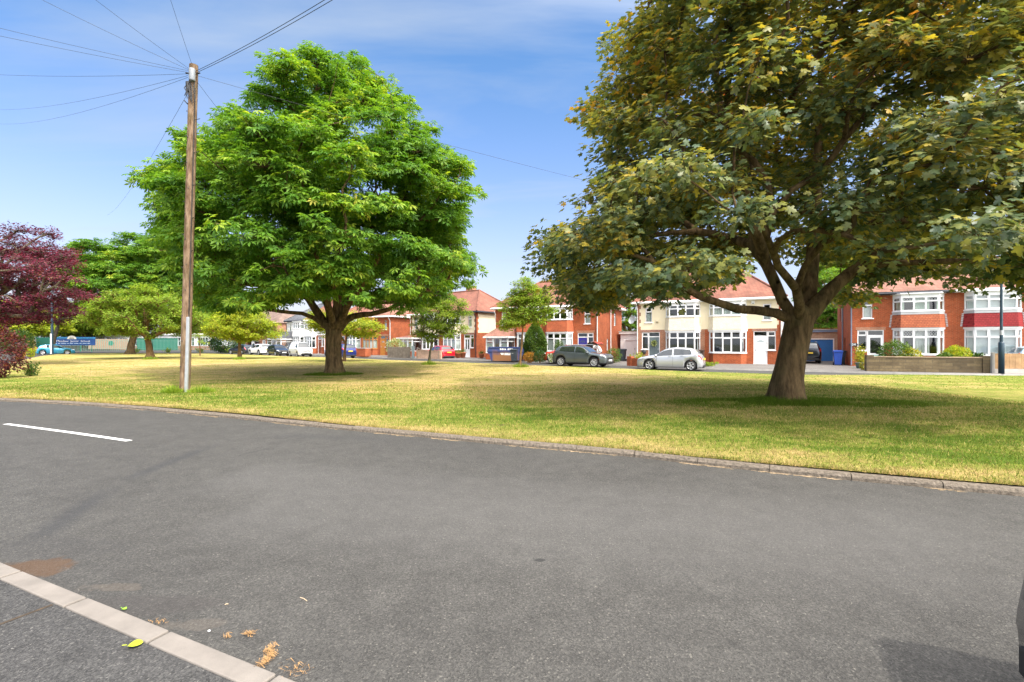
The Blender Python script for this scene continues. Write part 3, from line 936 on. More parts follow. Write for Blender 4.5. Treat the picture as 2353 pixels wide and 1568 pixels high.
def grow(base, trunk, limbs, lumps, shoots, squash=0.62, seed=1, tip_r=0.006, expo=2.35, reach=0.35, twig=True):
    """trunk: [(pt, r)], limbs: [[(pt, r)...]], lumps: (n,4) centre+radius.
    Returns trunk mesh data, shoot tips, outward directions and the lump of each shoot."""
    rng = np.random.default_rng(seed)
    pos, par, rad_fix = [], [], []

    def chain(pts, start):
        p = start
        for q, r in pts:
            q = np.array(q, float)
            if p >= 0:
                d = np.linalg.norm(q - pos[p]); n = max(1, int(d / 0.45))
                a, ra = pos[p], rad_fix[p]
                for i in range(1, n + 1):
                    f = i / n
                    pos.append(a + (q - a) * f + (rng.normal(0, 0.015, 3) if i < n else 0)); par.append(p); rad_fix.append(ra + (r - ra) * f if ra is not None else r)
                    p = len(pos) - 1
            else:
                pos.append(q); par.append(-1); rad_fix.append(r); p = 0
        return p
    chain(trunk, -1)
    n_trunk = len(pos)
    for lb in limbs:
        q0 = np.array(lb[0][0])
        d = [np.linalg.norm(p - q0) for p in pos]
        s = int(np.argmin(d))
        k0 = len(pos)
        chain(lb, s)
    plen = [0.0] * len(pos)
    for i in range(1, len(pos)): plen[i] = plen[par[i]] + np.linalg.norm(pos[i] - pos[par[i]])
    top = np.array(trunk[-1][0])
    order = np.argsort(np.linalg.norm(lumps[:, :3] - top, axis=1))
    zmin = trunk[-1][0][2] * 0.8
    lump_node = {}
    for li in order:
        c = lumps[li, :3]
        P = np.array(pos)
        cost = np.linalg.norm(P - c, axis=1) + reach * np.array(plen) + np.where(P[:, 2] < zmin, 50, 0) + np.maximum(0, P[:, 2] - c[2]) * 0.35
        s = int(np.argmin(cost))
        a = P[s]
        L = np.linalg.norm(c - a)
        pd = a - P[par[s]] if par[s] >= 0 else np.array([0, 0, 1.0])
        pd = pd / (np.linalg.norm(pd) + 1e-9)
        ctl = a + (pd * 0.35 + np.array([0, 0, 0.15])) * L + (c - a) * 0.2
        n = max(2, int(L / 0.55))
        p = s
        for i in range(1, n + 1):
            t = i / n
            q = (1 - t) ** 2 * a + 2 * t * (1 - t) * ctl + t * t * c + (rng.normal(0, 0.03, 3) if i < n else 0)
            pos.append(q); par.append(p); rad_fix.append(None); plen.append(plen[p] + np.linalg.norm(q - pos[p]))
            p = len(pos) - 1
        lump_node[li] = p
    # shoots
    tips, outs, lid = [], [], []
    for li in range(len(lumps)):
        c, r = lumps[li, :3], lumps[li, 3]
        k = max(3, int(shoots * (r / lumps[:, 3].mean()) ** 2))
        d = rng.normal(0, 1, (k, 3)); d /= np.linalg.norm(d, axis=1, keepdims=True)
        d[:, 2] = np.where(d[:, 2] < -0.25, -d[:, 2] * rng.uniform(0.0, 1.0, k), d[:, 2])
        rr = r * rng.uniform(0.35, 1.12, k) ** 0.6
        t = c + d * rr[:, None] * np.array([1, 1, squash])
        tips.append(t); outs.append(d); lid.append(np.full(k, li))
    tips = np.concatenate(tips); outs = np.concatenate(outs); lid = np.concatenate(lid)
    P = np.array(pos); n = len(P)
    # pipe model radii
    w = np.zeros(n)
    cnt = np.bincount(lid, minlength=len(lumps))
    for li, nd in lump_node.items(): w[nd] += cnt[li] * tip_r ** expo
    for i in range(n - 1, 0, -1): w[par[i]] += w[i] + 1e-9
    R = np.maximum(w, 1e-9) ** (1 / expo)
    R = np.maximum(R, tip_r * 1.3)
    for i in range(n):
        if rad_fix[i] is not None: R[i] = rad_fix[i]
    for i in range(1, n):
        R[i] = min(R[i], R[par[i]])
    E = np.array([(par[i], i) for i in range(n_trunk, n)])
    V, Lp, S = [], [], []
    off = 0

    def push(v, l, s):
        nonlocal off
        V.append(v); Lp.append(l + off); S.append(s); off += len(v)
    # trunk as a fluted tube with root flare
    big = R[E[:, 1]] > 0.05
    for sel, k in ((E[big], 9), (E[~big], 4)):
        if len(sel):
            A, B = P[sel[:, 0]], P[sel[:, 1]]
            ra = np.minimum(R[sel[:, 0]], R[sel[:, 1]] * 1.35); rb = R[sel[:, 1]]
            # stretch a touch so the pieces overlap at the bends
            dd = (B - A) / (np.linalg.norm(B - A, axis=1, keepdims=True) + 1e-9)
            push(*frusta(A - dd * (ra * 0.25)[:, None], B + dd * (rb * 0.25)[:, None], ra, rb, k))
    if twig:
        cs = lumps[lid, :3]
        md = cs + (tips - cs) * 0.5 + rng.normal(0, 0.04, tips.shape) - np.array([0, 0, 0.05])
        push(*frusta(cs, md, np.full(len(cs), tip_r * 1.3), np.full(len(cs), tip_r), 3))
        push(*frusta(md, tips, np.full(len(cs), tip_r), np.full(len(cs), tip_r * 0.5), 3))
    # smooth trunk rings
    TP = P[:n_trunk]; TR = R[:n_trunk]
    m = 24
    ring = []
    hh = TP[:, 2] - TP[0, 2]
    for i in range(n_trunk):
        a = np.linspace(0, 2 * np.pi, m, endpoint=False)
        fl = np.exp(-hh[i] / 0.27)
        wob = 1 + 0.05 * np.sin(a * 3 + 1.0 + hh[i] * 0.5) + 0.035 * np.sin(a * 7 + 2.0 + hh[i] * 0.8) + fl * (0.16 * np.sin(a * 5 + 0.6) + 0.07 * np.sin(a * 8)) + fl * 0.42
        ring.append(np.stack((TP[i, 0] + TR[i] * wob * np.cos(a), TP[i, 1] + TR[i] * wob * np.sin(a), np.full(m, TP[i, 2])), 1))
    v = np.concatenate(ring)
    fl = []
    for i in range(n_trunk - 1):
        for k in range(m):
            k2 = (k + 1) % m
            fl.append((i * m + k, i * m + k2, (i + 1) * m + k2, (i + 1) * m + k))
    push(v, np.array(fl).ravel(), np.full(len(fl), 4))
    return np.concatenate(V), np.concatenate(Lp), np.concatenate(S), tips, outs, lid


def foliage(tips, outs, lid, per, spread, size, tmpl, rng, centre, flat=0.5, droop=0.25, nl=None, tone=0.3, topb=0.0):
    """leaves round each shoot tip: (pos, axis, normal, size, rnd)"""
    n = len(tips)
    idx = np.repeat(np.arange(n), per)
    k = len(idx)
    ph = rng.uniform(0, 2 * np.pi, k)
    rd = spread * np.sqrt(rng.uniform(0.02, 1, k))
    out = outs[idx]
    hor = np.stack((np.cos(ph), np.sin(ph), np.zeros(k)), 1)
    pos = tips[idx] + hor * rd[:, None] * np.array([1, 1, 0.3]) + np.stack((np.zeros(k), np.zeros(k), rng.normal(0, spread * 0.33, k) - rd * 0.3), 1)
    radial = pos - centre
    radial /= np.linalg.norm(radial, axis=1, keepdims=True) + 1e-9
    axis = hor * 0.9 + out * 0.35 + radial * 0.35 + np.array([0, 0, -droop]) + rng.normal(0, 0.18, (k, 3))
    normal = np.array([0, 0, 1.0]) * flat + out * 0.35 + radial * 0.35 + rng.normal(0, 0.28, (k, 3))
    sz = size * rng.uniform(0.65, 1.2, k)
    lumpt = rng.uniform(0, 1, int(lid.max()) + 1)[lid][idx]
    rnd = np.clip(rng.uniform(0, 1, k) * (1 - tone) + lumpt * tone, 0, 1)
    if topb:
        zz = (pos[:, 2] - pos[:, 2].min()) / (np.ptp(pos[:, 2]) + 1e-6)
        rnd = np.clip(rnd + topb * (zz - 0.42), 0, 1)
    v, l, s, nt = leaf_cloud(pos, axis, normal, sz, *tmpl)
    return v, l, s, np.repeat(rnd, nt)


def tree(name, label, cat, base, trunk, limbs, lumps, shoots, per, spread, size, tmpl, leafm, barkm, seed, group=None, squash=0.62, droop=0.25, tip_r=0.006, flat=0.5, tone=0.3, reach=0.35, topb=0.0):
    rng = np.random.default_rng(seed)
    b = np.array(base)
    root = thing(name, label, cat, tuple(base), group=group)
    sh = lambda P: [((np.array(p) - b), r) for p, r in P]
    lp = lumps.copy(); lp[:, :3] -= b
    V, L, S, tips, outs, lid = grow((0, 0, 0), sh(trunk), [sh(x) for x in limbs], lp, shoots, squash, seed, tip_r, reach=reach)
    np_mesh('trunk', V, L, S, barkm, root, smooth=True)
    c = lp[:, :3].mean(axis=0); c[2] -= 0.2 * (lp[:, 2].max() - lp[:, 2].min())
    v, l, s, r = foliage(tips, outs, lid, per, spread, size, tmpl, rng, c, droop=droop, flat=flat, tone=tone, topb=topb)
    np_mesh('crown', v, l, s, leafm, root, attrs={'rnd': r})
    return root


def lumps_in(fn, n, rmin, rmax, box, rng, minsep=0.55, tries=60000):
    """throw lumps into the volume fn(p) accepts, keeping them apart"""
    out = []
    lo, hi = np.array(box[0]), np.array(box[1])
    for _ in range(tries):
        p = lo + (hi - lo) * rng.uniform(0, 1, 3)
        r = rng.uniform(rmin, rmax)
        if not fn(p, r): continue
        if out:
            o = np.array(out)
            d = np.linalg.norm((o[:, :3] - p) * np.array([1, 1, 1.3]), axis=1)
            if (d < (o[:, 3] + r) * minsep).any(): continue
        out.append((*p, r))
        if len(out) >= n: break
    return np.array(out)


M['bark_maple'] = bark_mat('maple_bark', (0.055, 0.036, 0.018), (0.18, 0.122, 0.062), 6.0)
M['bark_chestnut'] = bark_mat('chestnut_bark', (0.05, 0.034, 0.018), (0.17, 0.115, 0.055), 8.0)
M['bark_grey'] = bark_mat('grey_bark', (0.10, 0.085, 0.06), (0.2, 0.17, 0.12), 12.0)
M['bark_brown'] = bark_mat('brown_bark', (0.13, 0.075, 0.035), (0.22, 0.14, 0.07), 14.0)

M['leaf_maple'] = leaf_mat('maple_leaf', [(0.0, (0.065, 0.115, 0.065)), (0.35, (0.13, 0.18, 0.075)), (0.6, (0.23, 0.245, 0.065)), (0.8, (0.38, 0.33, 0.048)), (0.93, (0.48, 0.29, 0.045)), (0.985, (0.46, 0.14, 0.03)), (1.0, (0.5, 0.07, 0.035))], 0.45, 0.42, 0.5, tcol=(1.4, 1.25, 0.55))
M['leaf_chestnut'] = leaf_mat('chestnut_leaf', [(0.0, (0.05, 0.14, 0.02)), (0.4, (0.10, 0.225, 0.024)), (0.75, (0.19, 0.33, 0.03)), (0.97, (0.35, 0.43, 0.045)), (1.0, (0.48, 0.36, 0.06))], 0.44, 0.5, 0.3)
M['leaf_lime'] = leaf_mat('fresh_green_leaf', [(0.0, (0.12, 0.22, 0.02)), (0.5, (0.22, 0.34, 0.03)), (1.0, (0.38, 0.44, 0.06))], 0.42)
M['leaf_acer'] = leaf_mat('yellow_green_leaf', [(0.0, (0.14, 0.24, 0.018)), (0.5, (0.30, 0.38, 0.022)), (0.9, (0.45, 0.45, 0.035)), (1.0, (0.5, 0.3, 0.04))], 0.42)
M['leaf_mid'] = leaf_mat('mid_green_leaf', [(0.0, (0.035, 0.085, 0.018)), (0.5, (0.075, 0.15, 0.025)), (1.0, (0.15, 0.22, 0.035))], 0.35)
M['leaf_dark'] = leaf_mat('dark_green_leaf', [(0.0, (0.016, 0.05, 0.012)), (0.5, (0.035, 0.09, 0.018)), (1.0, (0.08, 0.15, 0.025))], 0.25)
M['leaf_purple'] = leaf_mat('purple_leaf', [(0.0, (0.05, 0.013, 0.02)), (0.5, (0.10, 0.018, 0.034)), (0.85, (0.21, 0.03, 0.062)), (1.0, (0.22, 0.12, 0.04))], 0.3, tcol=(1.6, 0.7, 0.8))
M['leaf_redshrub'] = leaf_mat('red_shrub_leaf', [(0.0, (0.035, 0.012, 0.014)), (0.6, (0.10, 0.02, 0.022)), (0.92, (0.17, 0.04, 0.03)), (1.0, (0.30, 0.11, 0.03))], 0.3, tcol=(1.6, 0.7, 0.6))
M['leaf_yellow'] = leaf_mat('yellow_leaf', [(0.0, (0.16, 0.22, 0.02)), (0.6, (0.36, 0.36, 0.03)), (1.0, (0.55, 0.42, 0.04))], 0.35)
M['leaf_orange'] = leaf_mat('orange_leaf', [(0.0, (0.2, 0.12, 0.02)), (0.6, (0.42, 0.2, 0.03)), (1.0, (0.5, 0.3, 0.05))], 0.35)
M['leaf_pale'] = leaf_mat('variegated_leaf', [(0.0, (0.10, 0.17, 0.04)), (0.5, (0.28, 0.34, 0.12)), (1.0, (0.60, 0.60, 0.35))], 0.3)
M['flower_white'] = leaf_mat('white_flower', [(0.0, (0.10, 0.18, 0.03)), (0.55, (0.22, 0.3, 0.06)), (0.6, (0.75, 0.74, 0.6)), (1.0, (0.85, 0.85, 0.75))], 0.3, tcol=(1, 1, 1))


def interp(tab, x):
    a = np.array(tab, float)
    return float(np.interp(x, a[:, 0], a[:, 1]))


def proj(p):
    return CX + F * p[0] / p[1], HY - F * (p[2] - EYE) / p[1]


def big_maple():
    D = 13.7
    base = ((1809 - CX) / F * D, D, 0.06)
    P = lambda x, y, d=D: PT(x, y, d)
    trunk = [(base, 0.40), (P(1809, 905), 0.40), (P(1810, 870), 0.385), (P(1816, 835), 0.365), (P(1822, 805), 0.365), (P(1828, 775), 0.385), (P(1834, 748), 0.42), (P(1838, 726), 0.43)]
    limbs = [
        [(P(1812, 732), 0.15), (P(1782, 719), 0.135), (P(1740, 713, 13.5), 0.125), (P(1693, 710, 13.2), 0.115), (P(1658, 698, 13), 0.105), (P(1611, 683, 12.8), 0.095), (P(1576, 664, 12.5), 0.085), (P(1552, 643, 12.2), 0.075), (P(1500, 600, 11.8), 0.06), (P(1420, 570, 11.6), 0.04)],
        [(P(1822, 728), 0.30), (P(1797, 690), 0.25), (P(1780, 650), 0.21), (P(1759, 605), 0.18), (P(1735, 530, 13.2), 0.15), (P(1700, 410, 13), 0.12), (P(1655, 250, 12.8), 0.08), (P(1640, 100, 12.8), 0.05)],
        [(P(1838, 735, 13.5), 0.18), (P(1836, 699, 13.2), 0.13), (P(1829, 664, 12.9), 0.115), (P(1813, 643, 12.6), 0.105), (P(1787, 612, 12.2), 0.095), (P(1778, 582, 11.8), 0.085), (P(1762, 545, 11.4), 0.07), (P(1745, 500, 11), 0.06)],
        [(P(1852, 728), 0.28), (P(1888, 688), 0.22), (P(1916, 659), 0.185), (P(1951, 629), 0.17), (P(2010, 590, 13.3), 0.15), (P(2083, 540, 13), 0.125), (P(2160, 500, 12.6), 0.1), (P(2260, 430, 12), 0.07)],
        [(P(1846, 726, 13.9), 0.27), (P(1857, 680, 14.1), 0.22), (P(1862, 629, 14.3), 0.2), (P(1868, 560, 14.5), 0.17), (P(1876, 450, 14.6), 0.14), (P(1880, 300, 14.6), 0.10), (P(1885, 120, 14.6), 0.06)],
        [(P(1951, 629), 0.10), (P(2040, 605, 13.2), 0.085), (P(2180, 600, 12.6), 0.07), (P(2353, 604, 12), 0.05)],
        [(P(2083, 540, 13), 0.09), (P(2094, 520, 12.6), 0.085), (P(2080, 485, 12.2), 0.08), (P(2068, 455, 11.8), 0.07), (P(2075, 400, 11.2), 0.05)],
    ]
    rng = np.random.default_rng(5)
    left = [(-400, 1395), (0, 1392), (60, 1380), (150, 1362), (270, 1335), (330, 1365), (400, 1362), (440, 1320), (490, 1230), (540, 1190), (620, 1190), (690, 1255), (745, 1310)]
    low = [(1150, 630), (1200, 650), (1240, 690), (1300, 735), (1345, 742), (1400, 715), (1450, 705), (1500, 712), (1560, 690), (1640, 672), (1700, 645), (1740, 600), (1780, 560), (1880, 570), (1905, 672), (1940, 728), (1990, 712), (2040, 655), (2120, 648), (2200, 655), (2270, 690), (2310, 715), (2353, 695), (2600, 640), (3400, 600)]
    rt = [(2.0, 6.2), (3, 8.0), (5.0, 7.8), (6, 6.9), (9, 6.4), (11, 5.9), (13, 4.2), (14.6, 1.5)]
    axis = np.array([8.05, 13.6])

    def ok(p, r):
        d = np.hypot(p[0] - axis[0], (p[1] - axis[1]) / 0.97)
        R = interp(rt, p[2])
        if p[0] > axis[0] + 2: R = min(R + 0.4, 8.2)
        if d > R - r * 0.6: return False
        if d < R * 0.60 and p[2] < 12 and rng.uniform() > 0.22: return False
        x, y = proj(p)
        pr = r * F / p[1]
        if x - pr * 0.8 < interp(left, y): return False
        lo_ = interp(low, x)
        if p[1] > 14.4 and 1740 < x < 2010: lo_ = max(lo_, 672)
        if y + pr * 0.45 > lo_: return False
        if p[1] < 7.2: return False
        if p[1] < 13 and 1755 < x < 1900 and y + pr * 0.5 > 545: return False
        return True
    lumps = lumps_in(ok, 410, 0.5, 1.05, ((-1, 6.5, 2.4), (16.5, 21.5, 14.5)), rng, 0.44, 120000)
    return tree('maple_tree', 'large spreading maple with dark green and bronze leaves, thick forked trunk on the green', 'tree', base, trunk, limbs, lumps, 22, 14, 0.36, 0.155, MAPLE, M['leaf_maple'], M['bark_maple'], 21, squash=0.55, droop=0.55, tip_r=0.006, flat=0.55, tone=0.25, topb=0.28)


def big_chestnut():
    D = 25.7
    base = ((767 - CX) / F * D, D, 0.06)
    P = lambda x, y, d=D: PT(x, y, d)
    trunk = [(base, 0.42), (P(767, 845), 0.42), (P(766, 820), 0.40), (P(766, 795), 0.40), (P(766, 770), 0.42), (P(766, 752), 0.46), (P(766, 743), 0.44)]
    limbs = [
        [(P(757, 752), 0.28), (P(743, 740), 0.24), (P(729, 718), 0.21), (P(715, 697), 0.19), (P(694, 666, 25.2), 0.16), (P(660, 610, 25), 0.13), (P(620, 540, 24.8), 0.09), (P(590, 450, 24.8), 0.06)],
        [(P(750, 750), 0.16), (P(720, 730, 25.4), 0.12), (P(694, 720, 25), 0.10), (P(640, 715, 24.6), 0.09), (P(560, 700, 24), 0.07), (P(480, 680, 24), 0.045)],
        [(P(760, 746, 25.9), 0.2), (P(754, 715, 26.2), 0.15), (P(742, 683, 26.5), 0.13), (P(725, 600, 27), 0.10), (P(700, 450, 27.5), 0.07)],
        [(P(768, 748), 0.26), (P(774, 705), 0.22), (P(778, 640), 0.19), (P(776, 540), 0.16), (P(765, 400), 0.12), (P(755, 260), 0.08), (P(745, 150), 0.04)],
        [(P(780, 752), 0.25), (P(795, 735), 0.2), (P(812, 727), 0.17), (P(852, 722, 25.4), 0.14), (P(890, 712, 25), 0.115), (P(960, 680, 24.8), 0.08), (P(1030, 640, 24.6), 0.05)],
        [(P(777, 748, 25.5), 0.22), (P(795, 710, 25), 0.17), (P(820, 675, 24.4), 0.14), (P(860, 610, 23.8), 0.11), (P(910, 510, 23), 0.08), (P(950, 400, 23), 0.05)],
        [(P(765, 748, 25.3), 0.2), (P(755, 705, 24.3), 0.15), (P(740, 650, 23), 0.12), (P(720, 560, 22), 0.09)],
        [(P(772, 748, 26.2), 0.22), (P(790, 700, 27.2), 0.17), (P(815, 640, 28.5), 0.13), (P(840, 520, 30), 0.09)],
    ]
    rng = np.random.default_rng(8)
    left = [(85, 642), (130, 640), (175, 610), (215, 550), (235, 575), (270, 500), (325, 375), (345, 400), (400, 318), (440, 340), (500, 345), (540, 350), (600, 390), (650, 400), (700, 450), (740, 520)]
    right = [(85, 745), (105, 760), (120, 820), (150, 860), (185, 885), (225, 940), (290, 1005), (330, 985), (380, 1072), (440, 1085), (500, 1065), (560, 1080), (600, 1112), (650, 1090), (690, 1050), (735, 960)]
    low = [(380, 665), (420, 690), (470, 722), (560, 722), (640, 716), (690, 705), (720, 692), (760, 688), (800, 694), (840, 708), (880, 718), (960, 722), (1040, 690), (1125, 630)]
    rt = [(2.5, 6.5), (4, 8.0), (6, 8.9), (9.5, 8.8), (11, 8.2), (13, 7.0), (15, 5.3), (17, 2.9), (18.4, 0.9)]
    ax = np.array([base[0] - 0.6, D])

    def ok(p, r):
        d = np.hypot(p[0] - ax[0], p[1] - ax[1])
        R = interp(rt, p[2])
        if d > R - r * 0.35: return False
        if d < R * 0.62 and rng.uniform() > 0.25: return False
        x, y = proj(p)
        pr = r * F / p[1]
        if x - pr * 0.8 < interp(left, y) or x + pr * 0.8 > interp(right, y): return False
        if y + pr * 0.3 > interp(low, x): return False
        if y - pr * 0.75 < 92: return False
        if 672 < x < 715 and y - pr * 0.6 < 125: return False
        return True
    ok_in = ok

    def ok_edge(p, r):
        d = np.hypot(p[0] - ax[0], p[1] - ax[1]); R = interp(rt, p[2])
        if not (R - 0.4 < d < R + 0.5): return False
        x, y = proj(p); pr = r * F / p[1]
        return x - pr * .3 > interp(left, y) - 6 and x + pr * .3 < interp(right, y) + 6 and y + pr * .3 < interp(low, x) and y - pr * .5 > 90
    edge = lumps_in(ok_edge, 120, 0.3, 0.55, ((-20, 15.5, 2.8), (1, 36, 18.6)), rng, 0.6, 60000)
    lumps = lumps_in(ok, 370, 0.55, 1.25, ((-20, 15.5, 2.8), (1, 36, 18.6)), rng, 0.40, 160000)
    lumps = np.concatenate((lumps, edge))
    return tree('chestnut_tree', 'tall bright green horse chestnut with dome crown and ridged trunk behind the telephone pole', 'tree', base, trunk, limbs, lumps, 20, 6, 0.34, 0.30, PALM, M['leaf_chestnut'], M['bark_chestnut'], 33, squash=0.72, droop=0.32, tip_r=0.008, flat=0.6, tone=0.35)


def blob_tree(name, label, cat, x, ybase, ellipses, tr, leafm, barkm, n, rr, shoots, per, spread, size, seed, tmpl=LEAF_PLAIN, depth=None, group=None, h=0.085, tip_r=0.006, squash=0.6, fork=None, shell=0.55, droop=0.25, flat=0.5):
    """a tree whose crown is the union of ellipsoids given as (print x, print y, rx m, rz m[, dy m])"""
    D = depth or G(x, ybase, h)[1]
    base = ((x - CX) / F * D, D, h - 0.02)
    E = []
    for e in ellipses:
        cx_, cy_, cz_ = PT(e[0], e[1], D + (e[4] if len(e) > 4 else 0))
        E.append((cx_, cy_, cz_, e[2], e[3]))
    rng = np.random.default_rng(seed)

    def ok(p, r):
        for cx_, cy_, cz_, a, b in E:
            q = ((p[0] - cx_) / a) ** 2 + ((p[1] - cy_) / a) ** 2 + ((p[2] - cz_) / b) ** 2
            if q < 1 and (q > shell ** 2 or rng.uniform() < 0.3): return True
        return False
    E_ = np.array(E)
    lo = (E_[:, 0] - E_[:, 3]).min(), (E_[:, 1] - E_[:, 3]).min(), max(0.5, (E_[:, 2] - E_[:, 4]).min())
    hi = (E_[:, 0] + E_[:, 3]).max(), (E_[:, 1] + E_[:, 3]).max(), (E_[:, 2] + E_[:, 4]).max()
    lumps = lumps_in(ok, n, rr[0], rr[1], (lo, hi), rng, 0.42, 25000)
    zt = fork or max(1.0, E_[:, 2].mean() * 0.55)
    cx0 = E_[0, 0]
    trunk = [(base, tr), ((base[0] + (cx0 - base[0]) * 0.15, D, base[2] + zt * 0.5), tr * 0.86), ((base[0] + (cx0 - base[0]) * 0.4, D, base[2] + zt), tr * 0.8)]
    top = (cx0, E_[0, 1], E_[0, 2] + E_[0, 4] * 0.3)
    limbs = [[(trunk[-1][0], tr * 0.7), (top, tr * 0.3)]]
    return tree(name, label, cat, base, trunk, limbs, lumps, shoots, per, spread, size, tmpl, leafm, barkm, seed, group, squash, tip_r=tip_r, droop=droop, flat=flat)


def bush(name, label, cat, loc, r, leafm, n, size, seed, shape='dome', group=None, stems=7, tmpl=LEAF_PLAIN):
    """shrub > foliage, stem"""
    rng = np.random.default_rng(seed)
    rx, ry, rz = r
    root = thing(name, label, cat, loc, group=group)
    d = rng.normal(0, 1, (n, 3)); d /= np.linalg.norm(d, axis=1, keepdims=True)
    k = rng.uniform(0.25, 1.0, n) ** 0.35
    lump = 1 + 0.13 * np.sin(d[:, 0] * 5 + seed) * np.cos(d[:, 1] * 6 + d[:, 2] * 4 + seed) + rng.normal(0, 0.05, n)
    p = d * (k * lump)[:, None]
    if shape == 'cone':
        t = rng.uniform(0, 1, n); a = rng.uniform(0, 2 * np.pi, n)
        rad = (np.sin(np.clip(t * 1.0 + 0.12, 0, 1) * np.pi) ** 0.55) * np.where(t > 0.6, 1 - (t - 0.6) * 1.6, 1) * np.sqrt(rng.uniform(0.35, 1, n)) * (1 + 0.1 * np.sin(a * 4 + t * 9))
        p = np.stack((rad * np.cos(a), rad * np.sin(a), t * 2 - 1), 1); d = np.stack((np.cos(a), np.sin(a), np.full(n, 0.4)), 1)
    elif shape == 'spiky':
        t = rng.uniform(0, 1, n); a = rng.integers(0, 26, n) * 2.4; rr_ = rng.uniform(0.1, 1, 26)[(a / 2.4).astype(int)]
        hh = rng.uniform(0.5, 1.0, 26)[(a / 2.4).astype(int)]
        p = np.stack((np.cos(a) * rr_ * (0.5 + 0.5 * t), np.sin(a) * rr_ * (0.5 + 0.5 * t), t * hh * 2 - 1), 1) + rng.normal(0, 0.04, (n, 3))
    pos = p * np.array([rx, ry, rz]) + np.array([0, 0, rz])
    pos[:, 2] = np.maximum(pos[:, 2], 0.02)
    axis = d + rng.normal(0, 0.5, (n, 3)); nrm = np.array([0, 0, 0.6]) + d * 0.6 + rng.normal(0, 0.4, (n, 3))
    if shape == 'spiky': axis = np.array([0, 0, 0.8]) + rng.normal(0, 0.4, (n, 3)); nrm = rng.normal(0, 1, (n, 3))
    if shape == 'grass':
        a = rng.uniform(0, 2 * np.pi, n); q = np.sqrt(rng.uniform(0, 1, n))
        pos = np.stack((rx * q * np.cos(a), ry * q * np.sin(a), np.full(n, 0.01)), 1); tmpl = LEAF_BLADE
        axis = np.stack((np.cos(a) * q, np.sin(a) * q, np.full(n, 1.3)), 1) + rng.normal(0, 0.35, (n, 3)); nrm = rng.normal(0, 1, (n, 3)); size = rz * 2 * (1.15 - 0.6 * q)
    v, l, s, nt = leaf_cloud(pos, axis, nrm, size * rng.uniform(0.6, 1.25, n), *tmpl)
    np_mesh('foliage', v, l, s, leafm, root, attrs={'rnd': np.repeat(rng.uniform(0, 1, n), nt)})
    mb = MB()
    for i in range(stems if shape != 'grass' else 0):
        a = 2 * math.pi * i / stems
        mb.tube([(0.04 * math.cos(a), 0.04 * math.sin(a), -0.02), (rx * .3 * math.cos(a), ry * .3 * math.sin(a), rz * 0.7), (rx * .55 * math.cos(a), ry * .55 * math.sin(a), rz * 1.3)], [0.02, 0.012, 0.005], 5)
    if stems and shape != 'grass': mb.build('stem', M['bark_brown'], root)
    return root
# ------------------------------------------------------------------ planting
big_maple()
big_chestnut()
LP, LM = M['leaf_purple'], M['leaf_mid']
blob_tree('purple_plum_tree', 'dark purple leaved tree leaning in at the left edge with a pale bare limb', 'tree', -40, 838, [(0, 640, 4.3, 2.6), (60, 660, 4.4, 2.4, 1), (-60, 590, 5.0, 3.0, -1), (20, 585, 3.8, 2.6, 1), (100, 640, 3.2, 2.0), (30, 700, 4.2, 1.5)],
          0.3, LP, M['bark_grey'], 170, (0.5, 0.95), 26, 11, 0.32, 0.17, 41, depth=36.0, squash=0.6, tip_r=0.012)
blob_tree('purple_plum_tree', 'slim purple leaved tree beside the dark signpost, right of the larger purple tree', 'tree', 119, 812, [(150, 690, 7.0, 3.1), (120, 640, 6.8, 3.9), (180, 650, 4.8, 3.0), (110, 705, 5.7, 3.0)],
          0.28, LP, M['bark_grey'], 130, (0.8, 1.5), 26, 10, 0.5, 0.27, 42, depth=76.0, tip_r=0.012, fork=4.0)
blob_tree('chestnut_tree', 'broad mid green chestnut with a thick bare trunk, far left of the green', 'tree', 298, 814, [(330, 640, 8.6, 5.6), (250, 630, 5.0, 4.6), (420, 655, 6.0, 4.4), (300, 600, 6.5, 3.6), (380, 590, 6, 3.0)],
          0.5, M['leaf_chestnut'], M['bark_chestnut'], 190, (1.0, 1.9), 26, 6, 0.55, 0.48, 43, PALM, depth=70.0, tip_r=0.012, fork=3.5, droop=0.3, flat=0.9)
blob_tree('hawthorn_tree', 'low rounded pale green tree with twiggy crown, nearer trunk left of the pole', 'tree', 345, 824.5, [(330, 725, 4.3, 2.3), (270, 732, 2.9, 1.7), (395, 730, 2.9, 2.0), (330, 700, 3.4, 1.6)],
          0.34, M['leaf_lime'], M['bark_brown'], 190, (0.45, 0.85), 24, 12, 0.30, 0.17, 44, depth=50.0, tip_r=0.012, fork=2.0, squash=0.95, shell=0.3)
blob_tree('acer_tree', 'small yellow green tree left of the row of parked cars', 'tree', 550, 824, [(550, 750, 2.9, 1.5), (505, 760, 1.6, 1.0), (598, 762, 1.9, 1.0), (550, 735, 2.3, 1.0)],
          0.17, M['leaf_acer'], M['bark_brown'], 110, (0.4, 0.75), 22, 11, 0.3, 0.17, 45, depth=50.0, tip_r=0.008, fork=1.7, squash=0.9, shell=0.3)
blob_tree('acer_tree', 'small yellow green tree half hidden behind the big chestnut trunk', 'tree', 790, 829, [(800, 752, 2.2, 1.1), (735, 742, 1.5, 0.9), (840, 755, 1.5, 0.9)],
          0.12, M['leaf_acer'], M['bark_brown'], 70, (0.35, 0.65), 22, 11, 0.28, 0.16, 46, depth=43.0, tip_r=0.008, fork=1.6, squash=0.9, shell=0.3)
